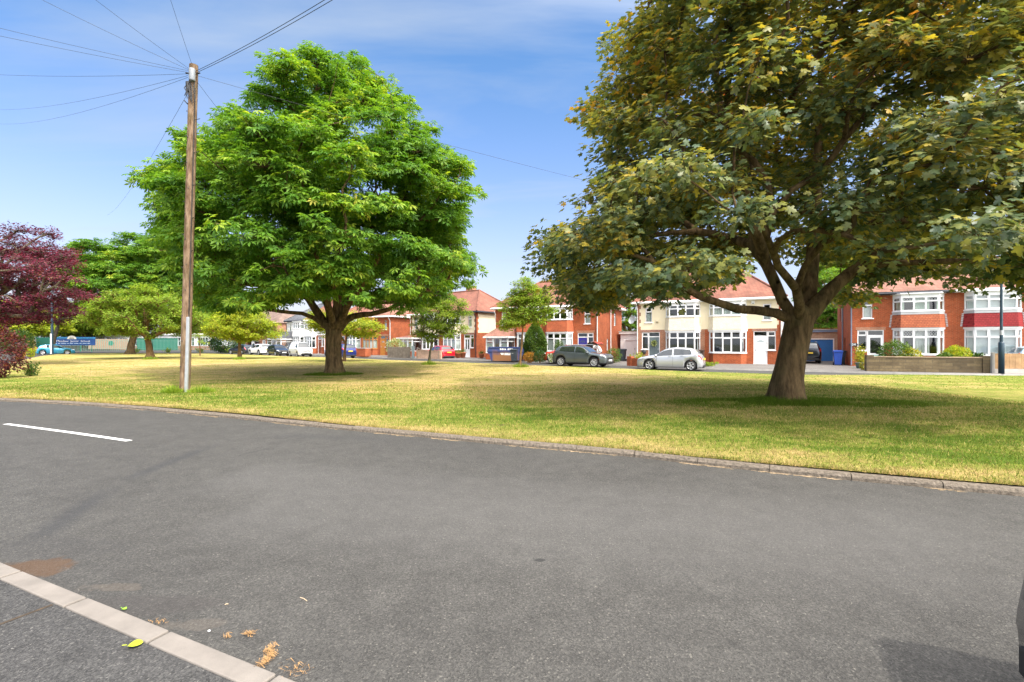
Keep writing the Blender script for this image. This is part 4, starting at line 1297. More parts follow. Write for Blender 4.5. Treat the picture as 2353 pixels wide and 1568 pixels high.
blob_tree('young_tree', 'young green tree with a slim straight trunk before the low wall and red car', 'tree', 985, 838, [(1000, 735, 1.75, 1.3), (980, 765, 1.3, 0.6), (1035, 752, 1.0, 0.8), (985, 700, 1.3, 1.1), (1040, 715, 1.1, 0.8)],
          0.095, M['leaf_lime'], M['bark_grey'], 80, (0.3, 0.55), 20, 11, 0.24, 0.14, 47, depth=37.0, tip_r=0.006, fork=1.6, squash=0.9, shell=0.3)
blob_tree('young_tree', 'young light green tree with loose crown standing before the skip and the grey bin', 'tree', 1194, 843, [(1205, 700, 1.35, 1.3), (1180, 735, 1.0, 0.8), (1240, 720, 0.9, 0.8), (1200, 670, 0.8, 0.9), (1165, 715, 0.7, 0.6), (1250, 690, 0.7, 0.7)],
          0.085, M['leaf_lime'], M['bark_brown'], 110, (0.25, 0.48), 20, 10, 0.2, 0.12, 48, depth=32.5, tip_r=0.005, fork=1.8, squash=0.95, shell=0.3)
blob_tree('sapling', 'thin staked sapling right of the telephone pole, with few leaves', 'tree', 459, 818, [(459, 772, 0.9, 1.7), (450, 740, 0.8, 1.2)],
          0.06, M['leaf_lime'], M['bark_brown'], 16, (0.3, 0.45), 10, 8, 0.3, 0.15, 49, depth=60.0, tip_r=0.006, fork=2.0)
# beyond the school fence and behind the houses
far = [
    ('bushy_tree', 'bright yellow green tree beyond the left end of the school fence', 60, 735, 6.5, 3.6, 98, M['leaf_acer'], 61),
    ('bushy_tree', 'olive green tree just left of the blue school sign', 15, 740, 6.0, 3.8, 92, M['leaf_acer'], 62),
    ('bushy_tree', 'leafy tree behind the school between sign and gate', 190, 735, 8.0, 4.0, 112, M['leaf_lime'], 63),
    ('bushy_tree', 'mid green tree behind the school right of the telephone pole', 470, 738, 9.0, 4.8, 125, M['leaf_mid'], 64),
    ('bushy_tree', 'pale green tree behind the far brick house', 560, 730, 8.0, 5.0, 118, M['leaf_lime'], 65),
    ('tall_tree', 'tall bright green tree in the gap beside the white garage', 1446, 705, 2.6, 5.2, 62, M['leaf_chestnut'], 66),
    ('tall_tree', 'bright green tree behind the blue garage', 1912, 690, 3.2, 3.6, 56, M['leaf_chestnut'], 67),
    ('tall_tree', 'pale green tree towering behind the roofs right of the maple trunk', 1960, 590, 5.2, 5.0, 62, M['leaf_lime'], 68),
    ('tall_tree', 'leafy tree behind the right hand red brick house', 2130, 600, 5.2, 4.2, 66, M['leaf_lime'], 69),
]
for nm, lb, x, y, rx, rz, D, lm, sd in far:
    hz = PT(x, y, D)[2]
    blob_tree(nm, lb, 'tree', x, 800, [(x, y, rx, rz), (x - 0.4 * rx * F / D, y + 0.3 * rz * F / D, rx * 0.7, rz * 0.7), (x + 0.45 * rx * F / D, y + 0.25 * rz * F / D, rx * 0.65, rz * 0.7)],
              0.3, lm, M['bark_brown'], 150, (rx * 0.13, rx * 0.24), 26, 9, rx * 0.10, rx * 0.065, sd, depth=D, tip_r=0.012, h=0.1, fork=max(1.2, hz * 0.5), group='trees beyond the houses and the school')


def gp(x, y, h=0.1):
    g = G(x, y, h)
    return (g[0], g[1], h)


# left edge shrub
b = G(2, 868, 0.085)
bush('red_shrub', 'dark red weeping shrub at the left edge of the green', 'shrub', (b[0] - 0.5, b[1], 0.08), (1.35, 1.2, 1.25), M['leaf_redshrub'], 5200, 0.11, 71)
bush('orange_shrub', 'small orange bronze shrub at the foot of the dark red shrub', 'shrub', (b[0] - 0.35, b[1] - 0.9, 0.08), (0.85, 0.6, 0.32), M['leaf_orange'], 1300, 0.09, 72)
bush('leafy_plant', 'low dark green plant in front of the red shrub', 'shrub', (b[0] - 0.55, b[1] - 1.45, 0.08), (0.55, 0.4, 0.22), M['leaf_dark'], 700, 0.08, 73)
bush('leafy_plant', 'green weedy plant on the right side of the red shrub', 'shrub', (b[0] + 0.2, b[1] + 1.2, 0.08), (0.42, 0.4, 0.36), M['leaf_mid'], 600, 0.09, 74, 'spiky')
for x, y, r, lb, sd in ((70, 821, 0.8, 'tall brown seeding weeds on the grass edge left of the turquoise car', 75), (45, 826, 0.5, 'short dry weed tuft beside the side road, left of the taller weeds', 76)):
    bush('weed_clump', lb, 'weeds', (*G(x, y, 0.085), 0.08), (r, r * 0.8, r * 0.75), M['leaf_orange'] if sd == 76 else M['leaf_acer'], 500, 0.14, sd, 'spiky')
for i, (x, y) in enumerate(((155, 812), (312, 810.6), (385, 810.4), (460, 810.6), (530, 811))):
    lbs = ['green weed tuft by the front wheel of the turquoise car', 'weed tuft by the fence, right of the broad tree trunk', 'weed tuft at the fence between nearer trunk and pole', 'weed tuft at the fence right of the pole', 'weed tuft on the verge by the school gate']
    bush('weed_tuft', lbs[i], 'weeds', (*G(x, y, 0.085), 0.08), (0.9, 0.6, 0.42), M['leaf_lime'], 350, 0.14, 80 + i, 'spiky', group='weed tufts along the far edge of the green')
for i, (x, y, r, lb) in enumerate(((985, 838, 0.5, 'ring of long grass at the foot of the young tree by the low wall'), (1196, 844, 0.5, 'thick green grass tuft at the foot of the young tree by the skip'), (550, 826, 0.6, 'grass tuft round the yellow green tree by the parked cars'), (345, 826, 0.7, 'grass tuft round the rounded pale green tree'))):
    bush('grass_tuft', lb, 'grass tuft', (*G(x, y, 0.085), 0.07), (r, r * 0.7, 0.17), M['leaf_lime'], 420, 0.13, 90 + i, 'grass', group='grass tufts round the smaller trunks', stems=3)
for i, (dx, r, lb) in enumerate(((-0.42, 0.3, 'pale grass tuft left of the telephone pole foot'), (0.55, 0.42, 'green grass tuft right of the steel cable guard'))):
    g = G(424, 903, 0.085)
    bush('grass_tuft', lb, 'grass tuft', (g[0] + dx, g[1], 0.07), (r, r * 0.6, 0.13), M['leaf_lime'], 700, 0.11, 95 + i, 'grass')
# beyond the fence on the left
bush('green_shrub', 'rounded green shrub left of the green gate post', 'shrub', (*G(35, 811, 0.0), 0.0), (3.0, 1.8, 1.9), M['leaf_mid'], 2600, 0.3, 101)
bush('orange_shrub', 'orange flowered shrub beside the green gate panel', 'shrub', (*G(77, 809, 0.0), 0.0), (1.3, 1.1, 1.05), M['leaf_orange'], 1100, 0.26, 102)
bush('laurel_hedge', 'big dark green laurel bush behind the small yellow green tree', 'hedge', (*G(520, 811.5, 0.0), 0.0), (2.9, 2.2, 1.75), M['leaf_dark'], 4200, 0.26, 103)
# front gardens
bush('conifer', 'tall dense green conical conifer in the front garden of the red brick house', 'conifer', gp(1229, 829), (1.0, 1.0, 1.95), M['leaf_mid'], 20000, 0.14, 104, 'cone')
bush('climbing_shrub', 'leafy climbing shrub against the bay of the red brick house', 'shrub', gp(1284, 828.5), (0.42, 0.4, 0.9), M['leaf_mid'], 900, 0.12, 105)
bush('variegated_shrub', 'round pale variegated shrub against the brick side wall', 'shrub', gp(909, 819.3), (1.1, 0.9, 1.05), M['leaf_pale'], 2600, 0.14, 106)
for i, (x, y, r, lm, lb, shp) in enumerate((
        (1217, 832.5, (0.55, 0.45, 0.42), 'leaf_orange', 'orange flowering plant beside the young tree and skip', 'dome'),
        (1240, 833, (0.55, 0.4, 0.6), 'leaf_dark', 'dark narrow evergreen plant left of the white flowers', 'cone'),
        (1272, 834, (0.9, 0.5, 0.42), 'flower_white', 'mound of white flowers before the conifer', 'spiky'),
        (1305, 835, (0.8, 0.5, 0.36), 'leaf_acer', 'yellow green border plants behind the dark grey car', 'spiky'))):
    bush('border_plant', lb, 'plant', gp(x, y), r, M[lm], 1000, 0.10, 110 + i, shp)
bush('climbing_shrub', 'leafy shrub at the corner of the red brick side wall', 'shrub', gp(1410, 834), (0.6, 0.5, 0.6), M['leaf_mid'], 900, 0.11, 115)
bush('garden_weeds', 'tangle of yellow green weeds behind the silver car nose', 'weeds', gp(1466, 838), (0.8, 0.4, 0.45), M['leaf_acer'], 700, 0.1, 116, 'spiky')
bush('garden_weeds', 'low green weeds at the foot of the cream house wall', 'weeds', gp(1625, 842), (0.9, 0.35, 0.17), M['leaf_lime'], 600, 0.1, 117, 'spiky')
# ------------------------------------------------------------------ houses
def facade(mb, x0, x1, z0, z1, holes, zone, xs=(), zs=(), y=0.0, axis='x', flip=False):
    """wall sheet with real openings; zone(x, z) -> material slot"""
    X = sorted(set([x0, x1] + [c for h in holes for c in h[:2]] + [c for c in xs if x0 < c < x1]))
    Z = sorted(set([z0, z1] + [c for h in holes for c in h[2:]] + [c for c in zs if z0 < c < z1]))
    for i in range(len(X) - 1):
        for j in range(len(Z) - 1):
            xc, zc = (X[i] + X[i + 1]) / 2, (Z[j] + Z[j + 1]) / 2
            if any(h[0] < xc < h[1] and h[2] < zc < h[3] for h in holes): continue
            a, b, c, d = (X[i], Z[j]), (X[i + 1], Z[j]), (X[i + 1], Z[j + 1]), (X[i], Z[j + 1])
            pt = (lambda q: (q[0], y, q[1])) if axis == 'x' else (lambda q: (y, q[0], q[1]))
            q = [pt(a), pt(b), pt(c), pt(d)]
            if flip: q.reverse()
            mb.add(q, [(0, 1, 2, 3)], zone(xc, zc))


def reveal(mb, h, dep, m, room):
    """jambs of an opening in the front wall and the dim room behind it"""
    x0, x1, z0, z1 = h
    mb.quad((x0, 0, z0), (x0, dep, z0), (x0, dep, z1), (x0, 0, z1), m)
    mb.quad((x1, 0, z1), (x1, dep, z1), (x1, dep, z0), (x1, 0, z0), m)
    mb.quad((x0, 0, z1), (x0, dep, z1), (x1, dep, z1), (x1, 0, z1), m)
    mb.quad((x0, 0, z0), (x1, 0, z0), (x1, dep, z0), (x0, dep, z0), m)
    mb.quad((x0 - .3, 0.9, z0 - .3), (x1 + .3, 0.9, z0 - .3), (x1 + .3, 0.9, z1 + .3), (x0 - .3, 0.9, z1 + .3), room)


def win_mesh(fr, gl, Mx, w, z0, z1, cols, zt=None, th=0.06, d=0.07, tops=None, gm=0, gmt=0):
    """one facet of window: frame bars into fr, panes into gl. Mx maps x along, y inwards, z up. cols: lights; zt: transom height"""
    b = fr.box
    b(0, th, 0, d, z0, z1, 0, Mx); b(w - th, w, 0, d, z0, z1, 0, Mx)
    b(th, w - th, 0, d, z0, z0 + th, 0, Mx); b(th, w - th, 0, d, z1 - th, z1, 0, Mx)
    cw = (w - th) / cols
    for i in range(cols):
        a0, a1 = th + i * cw, (i + 1) * cw
        if i: b(i * cw, i * cw + th, -0.004, d, z0 + th, z1 - th, 0, Mx)
        spans = [(z0 + th, z1 - th, gm)]
        if zt:
            b(a0, a1, 0.004, d, zt - th / 2, zt + th / 2, 0, Mx)
            spans = [(z0 + th, zt - th / 2, gm), (zt + th / 2, z1 - th, gmt)]
        for q, (s0, s1, g_) in enumerate(spans):
            op = (i % 2 == 1) or (q == 1)
            if op:   # an opening sash sits proud
                t2 = 0.035
                b(a0, a0 + t2, -0.012, d * .6, s0, s1, 0, Mx); b(a1 - t2, a1, -0.012, d * .6, s0, s1, 0, Mx)
                b(a0 + t2, a1 - t2, -0.012, d * .6, s0, s0 + t2, 0, Mx); b(a0 + t2, a1 - t2, -0.012, d * .6, s1 - t2, s1, 0, Mx)
            gl.quad((a0, d * .62, s0), (a1, d * .62, s0), (a1, d * .62, s1), (a0, d * .62, s1), g_, Mx)


def drape(mb, Mx, x0, x1, z0, z1, m=0, y=0.16, fold=0.045, gather=0.0):
    n = max(4, int((x1 - x0) / 0.05))
    v, f = [], []
    for i in range(n + 1):
        x = x0 + (x1 - x0) * i / n
        yy = y + fold * math.sin(i * 1.9) * 0.5
        for k in range(3):
            z = z0 + (z1 - z0) * k / 2
            v.append((x if k != 0 else x + gather, yy, z))
    for i in range(n):
        for k in range(2):
            f.append((i * 3 + k, (i + 1) * 3 + k, (i + 1) * 3 + k + 1, i * 3 + k + 1))
    mb.add(v, f, m, Mx)


def frame_at(ax, ay, bx, by, z=0.0):
    a = math.atan2(by - ay, bx - ax)
    return Matrix.Translation((ax, ay, z)) @ Matrix.Rotation(a, 4, 'Z'), math.hypot(bx - ax, by - ay)


def window_part(root, name, facets, z0, z1, zt, frame_m, glass=('glass', 'glass'), curtain=None, label=None, sill=None):
    """facets: [(ax, ay, bx, by, lights)] seen left to right from the street"""
    fr, gl, cus = MB(), MB(), []

    def drape_(*a, **k):
        m_ = MB(); drape(m_, *a, **k); cus.append(m_)
    for i, (ax, ay, bx, by, cols) in enumerate(facets):
        Mx, w = frame_at(ax, ay, bx, by)
        win_mesh(fr, gl, Mx, w, z0, z1, cols, zt, gm=0, gmt=1)
        if curtain:
            kind = curtain[0]
            if kind == 'full': drape_(Mx, 0.03, w - 0.03, z0 + .04, z1 - .04)
            elif kind == 'blind': drape_(Mx, 0.03, w - 0.03, z0 + .04, z1 - .04, fold=0.0, y=0.12)
            elif kind == 'low': drape_(Mx, 0.03, w - 0.03, z0 + .04, z0 + (z1 - z0) * .62)
            elif kind == 'sides':
                c = max(0.18, w * 0.22)
                if i == 0 or len(facets) == 1: drape_(Mx, 0.03, c, z0 + .04, z1 - .04)
                if i == len(facets) - 1: drape_(Mx, w - c, w - 0.03, z0 + .04, z1 - .04)
            elif kind == 'lights':      # each light half drawn
                cw = w / cols
                for k in range(cols):
                    if (k + i) % 2 == 0 or cols == 1: drape_(Mx, k * cw + .06, (k + 1) * cw - .06, z0 + .04, z1 - .04)
                    else: drape_(Mx, k * cw + .06, k * cw + cw * .3, z0 + .04, z1 - .04)
    o = fr.build(name, frame_m, root)
    if label: o['label'] = label
    gl.build('pane', [M[glass[0]], M[glass[1]]], o)
    for c_ in cus: c_.build('curtain', M[curtain[1]], o)
    if sill: 
        sb = MB(); sb.box(*sill); sb.build('sill', M['upvc'], o)
    return o


def house(label, P, u, side, W=5.45, D=7.6, He=5.0, ridge=7.75, brick='brick_orange', upper=None, roofm='roof_red', apron='apron_brick', win='upvc', bay_w=(2.4, 5.1), door='white', curt_lo=None, curt_up=None,
          gutter='gutter_white', lattice=None, porch=None, base=0.1, group=None, sidewin=True, frame_cols=3, single=False, bayd=0.5, zt_lo=True, name='semi_detached_house', pitch_in=3.1, doorwin=None, quoin=True):
    """half of a pair (side 'L' has its outer flank on the left). Local x along the street front, y into the plot."""
    ang = math.atan2(u[1], u[0])
    root = thing(name, label, 'house', (P[0], P[1], base), ang, group)
    X = (lambda t: t) if side == 'L' else (lambda t: W - t)
    R = lambda a, b: tuple(sorted((X(a), X(b))))
    BR, UP, RM = 0, 1, 2
    fm = M[win]
    band = 2.72
    # openings: door unit, small window over it, the bay openings
    dx = R(0.42, 1.92); wx = R(0.72, 1.28); bx = R(*bay_w)
    hall = doorwin or (1.08, 2.5)
    holes = [(*R(0.42, 0.98), hall[0], 2.52), (*R(0.98, 1.92), 0.02, 2.52), (*wx, 3.35, 4.6)]
    holes_b = [(bx[0] + .05, bx[1] - .05, 0.8, 2.55), (bx[0] + .05, bx[1] - .05, 3.72, 4.78)]
    if porch == 'lean': holes = holes[2:]
    w = MB()
    qs = [0.22, 0.34]
    qx = [X(q) for q in qs]

    def zone(x, z):
        if upper is None or z < band: return BR
        t = x if side == 'L' else W - x
        if quoin and t < (0.34 if int(z / 0.3) % 2 else 0.22): return BR
        return UP
    zs = [band] + [0.3 * k for k in range(10, 17)]
    facade(w, 0, W, 0, He, holes + holes_b, zone, qx, zs if upper else ())
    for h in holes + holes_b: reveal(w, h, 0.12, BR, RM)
    # flank, back, party side
    xo = 0 if side == 'L' else W
    fl_h = [(4.9, 5.5, 3.3, 4.5), (2.6, 3.0, 0.9, 2.0)] if sidewin else []

    def zone_s(y, z):
        if upper is None or z < band: return BR
        if quoin and y < (0.22 if int(z / 0.3) % 2 else 0.34): return BR
        return UP
    facade(w, 0, D, 0, He, fl_h, zone_s, [.22, .34], zs if upper else (), y=xo, axis='y', flip=(side == 'L'))
    for h in fl_h:
        s = 0.3 if side == 'L' else -0.3
        w.quad((xo + s, h[0] - .1, h[2] - .1), (xo + s, h[1] + .1, h[2] - .1), (xo + s, h[1] + .1, h[3] + .1), (xo + s, h[0] - .1, h[3] + .1), RM)
    w.quad((0, D, 0), (W, D, 0), (W, D, He), (0, D, He), BR)
    xp = W - xo
    w.quad((xp, 0, 0), (xp, D, 0), (xp, D, He), (xp, 0, He), BR)
    up = M[upper] if upper else M[brick]
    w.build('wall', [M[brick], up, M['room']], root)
    if fl_h:
        for h in fl_h:
            s = 0.05 if side == 'L' else -0.05
            fa = (xo + s, h[1], xo + s, h[0], 1) if side == 'L' else (xo + s, h[0], xo + s, h[1], 1)
            window_part(root, 'window', [fa], h[2], h[3], h[2] + (h[3] - h[2]) * .72, fm, curtain=('low', 'curtain'))
    # soldier course over the door and a brick band
    m = MB(); m.box(dx[0] - .1, dx[1] + .1, -0.012, 0.0, 2.52, band, 0)
    m.build('lintel', M['brick_dull'] if upper else M['brick_brown'], root)
    # bay: canted plan
    c = 0.36
    plan = [(bx[0], 0), (bx[0] + c, -bayd), (bx[1] - c, -bayd), (bx[1], 0)]

    def ring(d_):
        return [(bx[0] - d_, 0.0), (bx[0] + c - d_ * .4, -bayd - d_), (bx[1] - c + d_ * .4, -bayd - d_), (bx[1] + d_, 0.0)]
    b = MB()
    ccw = lambda pl: list(pl)
    b.prism(ring(0.0), 0, 0.80, 0)
    b.prism(ring(0.05), 0.80, 0.86, 1)
    b.build('bay', [M[brick], fm if win != 'tan_wood' else M['tan_wood']], root)
    b = MB()
    b.prism(ring(0.06), 2.52, 2.64, 1)
    b.prism(ring(-0.02), 2.64, 3.70, 1)
    b.prism(ring(0.05), 3.70, 3.76, 1)
    bay_mid = b.build('bay_panel', [M[brick], fm if win != 'tan_wood' else M['tan_wood']], root)
    b = MB()
    b.prism(ring(0.0), 4.72, He - 0.12, 1)
    b.prism(ring(0.14), He - 0.12, He - 0.05, 1)
    b.build('bay_head', [M[brick], fm if win != 'tan_wood' else M['tan_wood']], root)
    bay = bay_mid
    # flared apron between the two windows
    a = MB()
    r0, r1 = ring(0.10), ring(0.0)
    v = [(p[0], p[1], 2.64) for p in r0] + [(p[0], p[1], 3.70) for p in r1]
    a.add(v, [(0, 1, 5, 4), (1, 2, 6, 5), (2, 3, 7, 6), (3, 2, 1, 0)], 0)
    ap = a.build('apron', M[apron], bay)
    if apron in ('apron_orange', 'apron_red'):      # lead flashing: a strip and toothed edges
        l = MB()
        l.prism(ring(0.03), 3.52, 3.70, 0)
        for s_, (p0, p1) in enumerate(((r0[0], r1[0]), (r0[3], r1[3]))):
            for k in range(8):
                z = 2.7 + k * 0.11
                q = p0[0] + (p1[0] - p0[0]) * (k / 9)
                l.box(q - (0.1 if s_ == 0 else -0.0), q + (0.0 if s_ == 0 else 0.1), -0.022, -0.004, z, z + 0.07, 0)
        l.build('flashing', M['lead'], ap)
    g2 = ('glass', 'glass_lattice') if lattice else ('glass', 'glass')
    fac = [(*plan[0], *plan[1], 1), (*plan[1], *plan[2], frame_cols), (*plan[2], *plan[3], 1)]
    window_part(root, 'bay_window', fac, 0.86, 2.52, 2.0 if zt_lo else None, fm, ('glass_lattice', 'glass_lattice') if lattice == 'all' else g2, curt_lo)
    window_part(root, 'bay_window', fac, 3.76, 4.72, 4.38, fm, g2, curt_up)
    # small window over the door
    window_part(root, 'window', [(wx[0], 0.06, wx[1], 0.06, 1)], 3.35, 4.6, 4.22, fm, curtain=('low', 'curtain'), sill=(wx[0] - .07, wx[1] + .07, -0.06, 0.06, 3.28, 3.348))
    # entrance
    if porch != 'lean':
        hx = R(0.42, 0.98); ex = R(0.98, 1.92)
        window_part(root, 'hall_window', [(hx[0], 0.05, hx[1], 0.05, 1)], hall[0], 2.52, 2.14, fm, sill=(hx[0] - .08, hx[1] + .02, -0.06, 0.05, hall[0] - .065, hall[0] - .002))
        f = MB(); g_ = MB()
        th = 0.06
        f.box(ex[0], ex[0] + th, .03, .1, .02, 2.52); f.box(ex[1] - th, ex[1], .03, .1, .02, 2.52)
        f.box(ex[0] + th, ex[1] - th, .03, .1, 2.46, 2.52); f.box(ex[0] + th, ex[1] - th, .03, .1, 2.10, 2.17)
        f.box(ex[0] - .03, ex[1] + .03, -.14, .1, -.06, 0.02)
        g_.quad((ex[0] + th, .07, 2.17), (ex[1] - th, .07, 2.17), (ex[1] - th, .07, 2.46), (ex[0] + th, .07, 2.46))
        fo = f.build('door_frame', fm, root)
        g_.build('pane', M['glass'], fo)
        d = MB(); gd = MB(); hd = MB()
        d0, d1 = ex[0] + th, ex[1] - th
        dm = {'white': 'upvc', 'grey': 'grey_door', 'tan': 'tan_wood', 'blue': 'blue_door', 'brown': 'brown_wood', 'glazed': 'upvc', 'white_glazed': 'upvc'}[door]
        cw = (d1 - d0)
        if door in ('glazed', 'white_glazed'):
            d.box(d0, d0 + .11, .05, .09, .03, 2.1); d.box(d1 - .11, d1, .05, .09, .03, 2.1)
            d.box(d0 + .11, d1 - .11, .05, .09, 1.98, 2.1); d.box(d0 + .11, d1 - .11, .05, .09, .03, .18); d.box(d0 + .11, d1 - .11, .05, .09, .80, .90)
            gd.quad((d0 + .11, .075, .90), (d1 - .11, .075, .90), (d1 - .11, .075, 1.98), (d0 + .11, .075, 1.98), 0)
            gd.quad((d0 + .11, .075, .18), (d1 - .11, .075, .18), (d1 - .11, .075, .80), (d0 + .11, .075, .80), 1)
            if door == 'white_glazed': d.box((d0 + d1) / 2 - .05, (d0 + d1) / 2 + .05, .052, .088, .9, 1.98)
            else: gd.box(d0 + .11, d1 - .11, .085, .09, 1.0, 1.2, 0)
            mats = [M['glass'], M['mint'] if door == 'glazed' else M['upvc']]
        else:
            d.box(d0, d1, .05, .09, .03, 2.1)
            for (pa, pb, qa, qb) in ((.12, .44, .25, .8), (.56, .88, .25, .8), (.12, .44, 1.0, 1.5), (.56, .88, 1.0, 1.5)):
                d.box(d0 + cw * pa, d0 + cw * pb, .036, .05, qa, qb)
            n = 8      # fan light
            pts = [(d0 + cw * .5 + cw * .33 * math.cos(math.pi * k / n), .044, 1.66 + .2 * math.sin(math.pi * k / n)) for k in range(n + 1)]
            gd.add([(d0 + cw * .5, .044, 1.66)] + pts, [(0, i + 1, i + 2) for i in range(n)], 0)
            d.box(d0 + cw * .32, d0 + cw * .68, .04, .05, .9, .95)
            mats = [M['glass'], M['upvc']]
        do = d.build('door', M[dm], root)
        do['label'] = {'white': 'white panelled door with a fan light', 'grey': 'grey panelled door', 'tan': 'tan wooden door', 'blue': 'dark blue door', 'brown': 'brown wooden door', 'glazed': 'white door with a tall glass pane and mint lower panel', 'white_glazed': 'white door with two tall glass panes'}[door]
        gd.build('pane', mats, do)
        hxp = d0 + .09 if side == 'R' else d1 - .09
        hd.box(hxp - .02, hxp + .02, .0, .05, 1.0, 1.18)
        hd.build('handle', M['steel'], do)
    # roof: hipped at the outer end, running on over the party wall
    ov, zt = 0.32, He
    ym = D / 2
    hipx = pitch_in
    pts_t = [(-ov, -ov, zt), (W, -ov, zt), (W, ym, ridge), (hipx, ym, ridge), (-ov, D + ov, zt), (W, D + ov, zt)]
    if single:
        pts_t = [(-ov, -ov, zt), (W + ov, -ov, zt), (W - hipx, ym, ridge), (hipx, ym, ridge), (-ov, D + ov, zt), (W + ov, D + ov, zt)]
    if side == 'R': pts_t = [(W - p[0], p[1], p[2]) for p in pts_t]
    rb = MB()
    th = 0.10
    rb.add([(p[0], p[1], p[2] + th) for p in pts_t], [(0, 1, 2, 3), (5, 4, 3, 2), (4, 0, 3)] + ([(1, 5, 2)] if single else []), 0)
    e = [pts_t[0], pts_t[1], pts_t[5], pts_t[4]]
    for i in range(4):
        a_, b_ = e[i], e[(i + 1) % 4]
        if not single and i == 1: continue
        rb.quad((a_[0], a_[1], zt - .10), (b_[0], b_[1], zt - .10), (b_[0], b_[1], zt + th), (a_[0], a_[1], zt + th), 1)
    rb.add([(p[0], p[1], zt - .10) for p in e], [(0, 3, 2, 1)], 1)
    ro = rb.build('roof', [M[roofm], M[gutter]], root)
    rt = MB()
    q = [Vector((p[0], p[1], p[2] + th + .02)) for p in pts_t]
    rt.tube([q[2], q[3]], 0.10, 7); rt.tube([q[0], q[3]], 0.085, 7); rt.tube([q[4], q[3]], 0.085, 7)
    if single: rt.tube([q[1], q[2]], 0.085, 7)
    rt.build('ridge_tiles', M[roofm], ro)
    gt = MB()
    ga, gb = (pts_t[0], pts_t[1])
    gt.tube([(ga[0], ga[1] - .05, zt - .02), (gb[0], gb[1] - .05, zt - .02)], 0.062, 8)
    gx = -ov - .05 if side == 'L' else W + ov + .05
    gt.tube([(gx, -ov, zt - .02), (gx, D + ov, zt - .02)], 0.062, 8)
    gt.build('gutter', M[gutter], ro)
    dp = MB()
    px = X(0.06)
    dp.tube([(px, -ov - .05, zt - .06), (px, -ov - .03, zt - .2), (px, -0.07, zt - .55), (px, -0.07, 0.05)], 0.042, 7)
    if fl_h:
        so = -0.07 if side == 'L' else W + 0.07
        dp2 = MB()
        dp2.tube([(so, 3.6, zt - .1), (so, 3.6, 0.05)], 0.045, 7)
    pm_ = M['pipe_blue'] if brick == 'brick_orange' and lattice else M[gutter]
    dp.build('downpipe', pm_, root)
    if fl_h: dp2.build('downpipe', pm_, root)
    # chimney on the party wall line
    if not single:
        ch = MB()
        cx0, cx1 = R(W - 0.55, W - 0.02)
        ch.box(cx0, cx1, ym + .8, ym + 1.5, ridge - .9, ridge + .75, 0); ch.box(cx0 - .04, cx1 + .02 if side == 'L' else cx1 + .04, ym + .76, ym + 1.54, ridge + .75, ridge + .86, 0)
        co_ = ch.build('chimney', M['brick_brown'], ro)
    return root


U1 = Vector((0.88, -0.475)).normalized()
PG = Vector((23.94, 34.2))


def along(P, u, t): return P + u * t


WG, WF, WE = 5.6, 5.43, 5.3
house('red brick house with house number 34 and orange tiled bay panel, behind the stone wall', PG, U1, 'L', WG, brick='brick_orange', roofm='roof_pink', apron='apron_orange', door='glazed', curt_lo=('lights', 'curtain'), curt_up=('lights', 'curtain_green'),
      lattice=True, gutter='gutter_black', group='houses along the crescent')
house('red brick house with dark red tiled bay panel and white blinds, at the right edge', along(PG, U1, WG), U1, 'R', WG, brick='brick_orange', roofm='roof_pink', apron='apron_red', door='white', curt_lo=('blind', 'blind'), curt_up=('blind', 'blind'), gutter='gutter_white', group='houses along the crescent')
PF = along(PG, U1, -15.06)
house('cream rendered house with grey door and wreath behind the silver car', PF, U1, 'L', WF, upper='cream', brick='brick_brown', roofm='roof_red', apron='cream_rough', door='grey', curt_lo=('sides', 'curtain'), curt_up=None, group='houses along the crescent')
house('cream rendered house with white panelled door left of the maple trunk', along(PF, U1, WF), U1, 'R', WF, upper='cream', brick='brick_orange', roofm='roof_red', apron='cream_rough', door='white', curt_lo=None, curt_up=('low', 'curtain'), group='houses along the crescent')
PE = along(PG, U1, -29.1)
house('red brick house with tiled porch behind the skip and young tree', PE, U1, 'L', WE, brick='brick_orange', roofm='roof_red', apron='apron_brick', porch='lean', curt_lo=('sides', 'curtain'), curt_up=('sides', 'curtain'), sidewin=False, group='houses along the crescent')
house('red brick house with dark blue door and round plaque behind the dark grey car', along(PE, U1, WE), U1, 'R', WE, brick='brick_orange', roofm='roof_red', apron='apron_brick', door='blue', curt_lo=('low', 'curtain'), curt_up=('sides', 'curtain'), gutter='gutter_white', group='houses along the crescent')
U2 = Vector((0.78, -0.63)).normalized()
WD = 5.55
PD = along(Vector((-3.85, 52.5)), U2, -2 * WD)
house('cream and brick house with white glazed porch behind the picket fence', PD, U2, 'L', WD, upper='cream', brick='brick_orange', roofm='roof_red', apron='cream', door='white_glazed', porch='lean', curt_lo=('sides', 'curtain'), curt_up=('sides', 'curtain'), sidewin=False, group='houses along the crescent')
house('cream and brick house with white glazed door and red car in front', along(PD, U2, WD), U2, 'R', WD, upper='cream', brick='brick_orange', roofm='roof_red', apron='cream', door='white_glazed', curt_lo=('low', 'curtain'), curt_up=('sides', 'curtain'), gutter='gutter_black', group='houses along the crescent')
U3 = Vector((0.85, -0.53)).normalized()
WC = 5.4
PC = along(Vector((-15.55, 61.95)), U3, -2 * WC)
house('brick house with white latticed bay window behind the dark blue car', PC, U3, 'L', WC, brick='brick_red', roofm='roof_red', apron='apron_brick', door='brown', curt_lo=('low', 'curtain'), curt_up=('sides', 'curtain'), sidewin=False, group='houses along the crescent')
house('brick house with tan wooden bay window and tan door', along(PC, U3, WC), U3, 'R', WC, brick='brick_orange', roofm='roof_pink', apron='apron_brick', win='tan_wood', door='tan', curt_lo=('low', 'curtain'), curt_up=('sides', 'curtain'), group='houses along the crescent')
U4 = Vector((0.8, -0.6)).normalized()
PB = Vector((-35.9, 77.0))
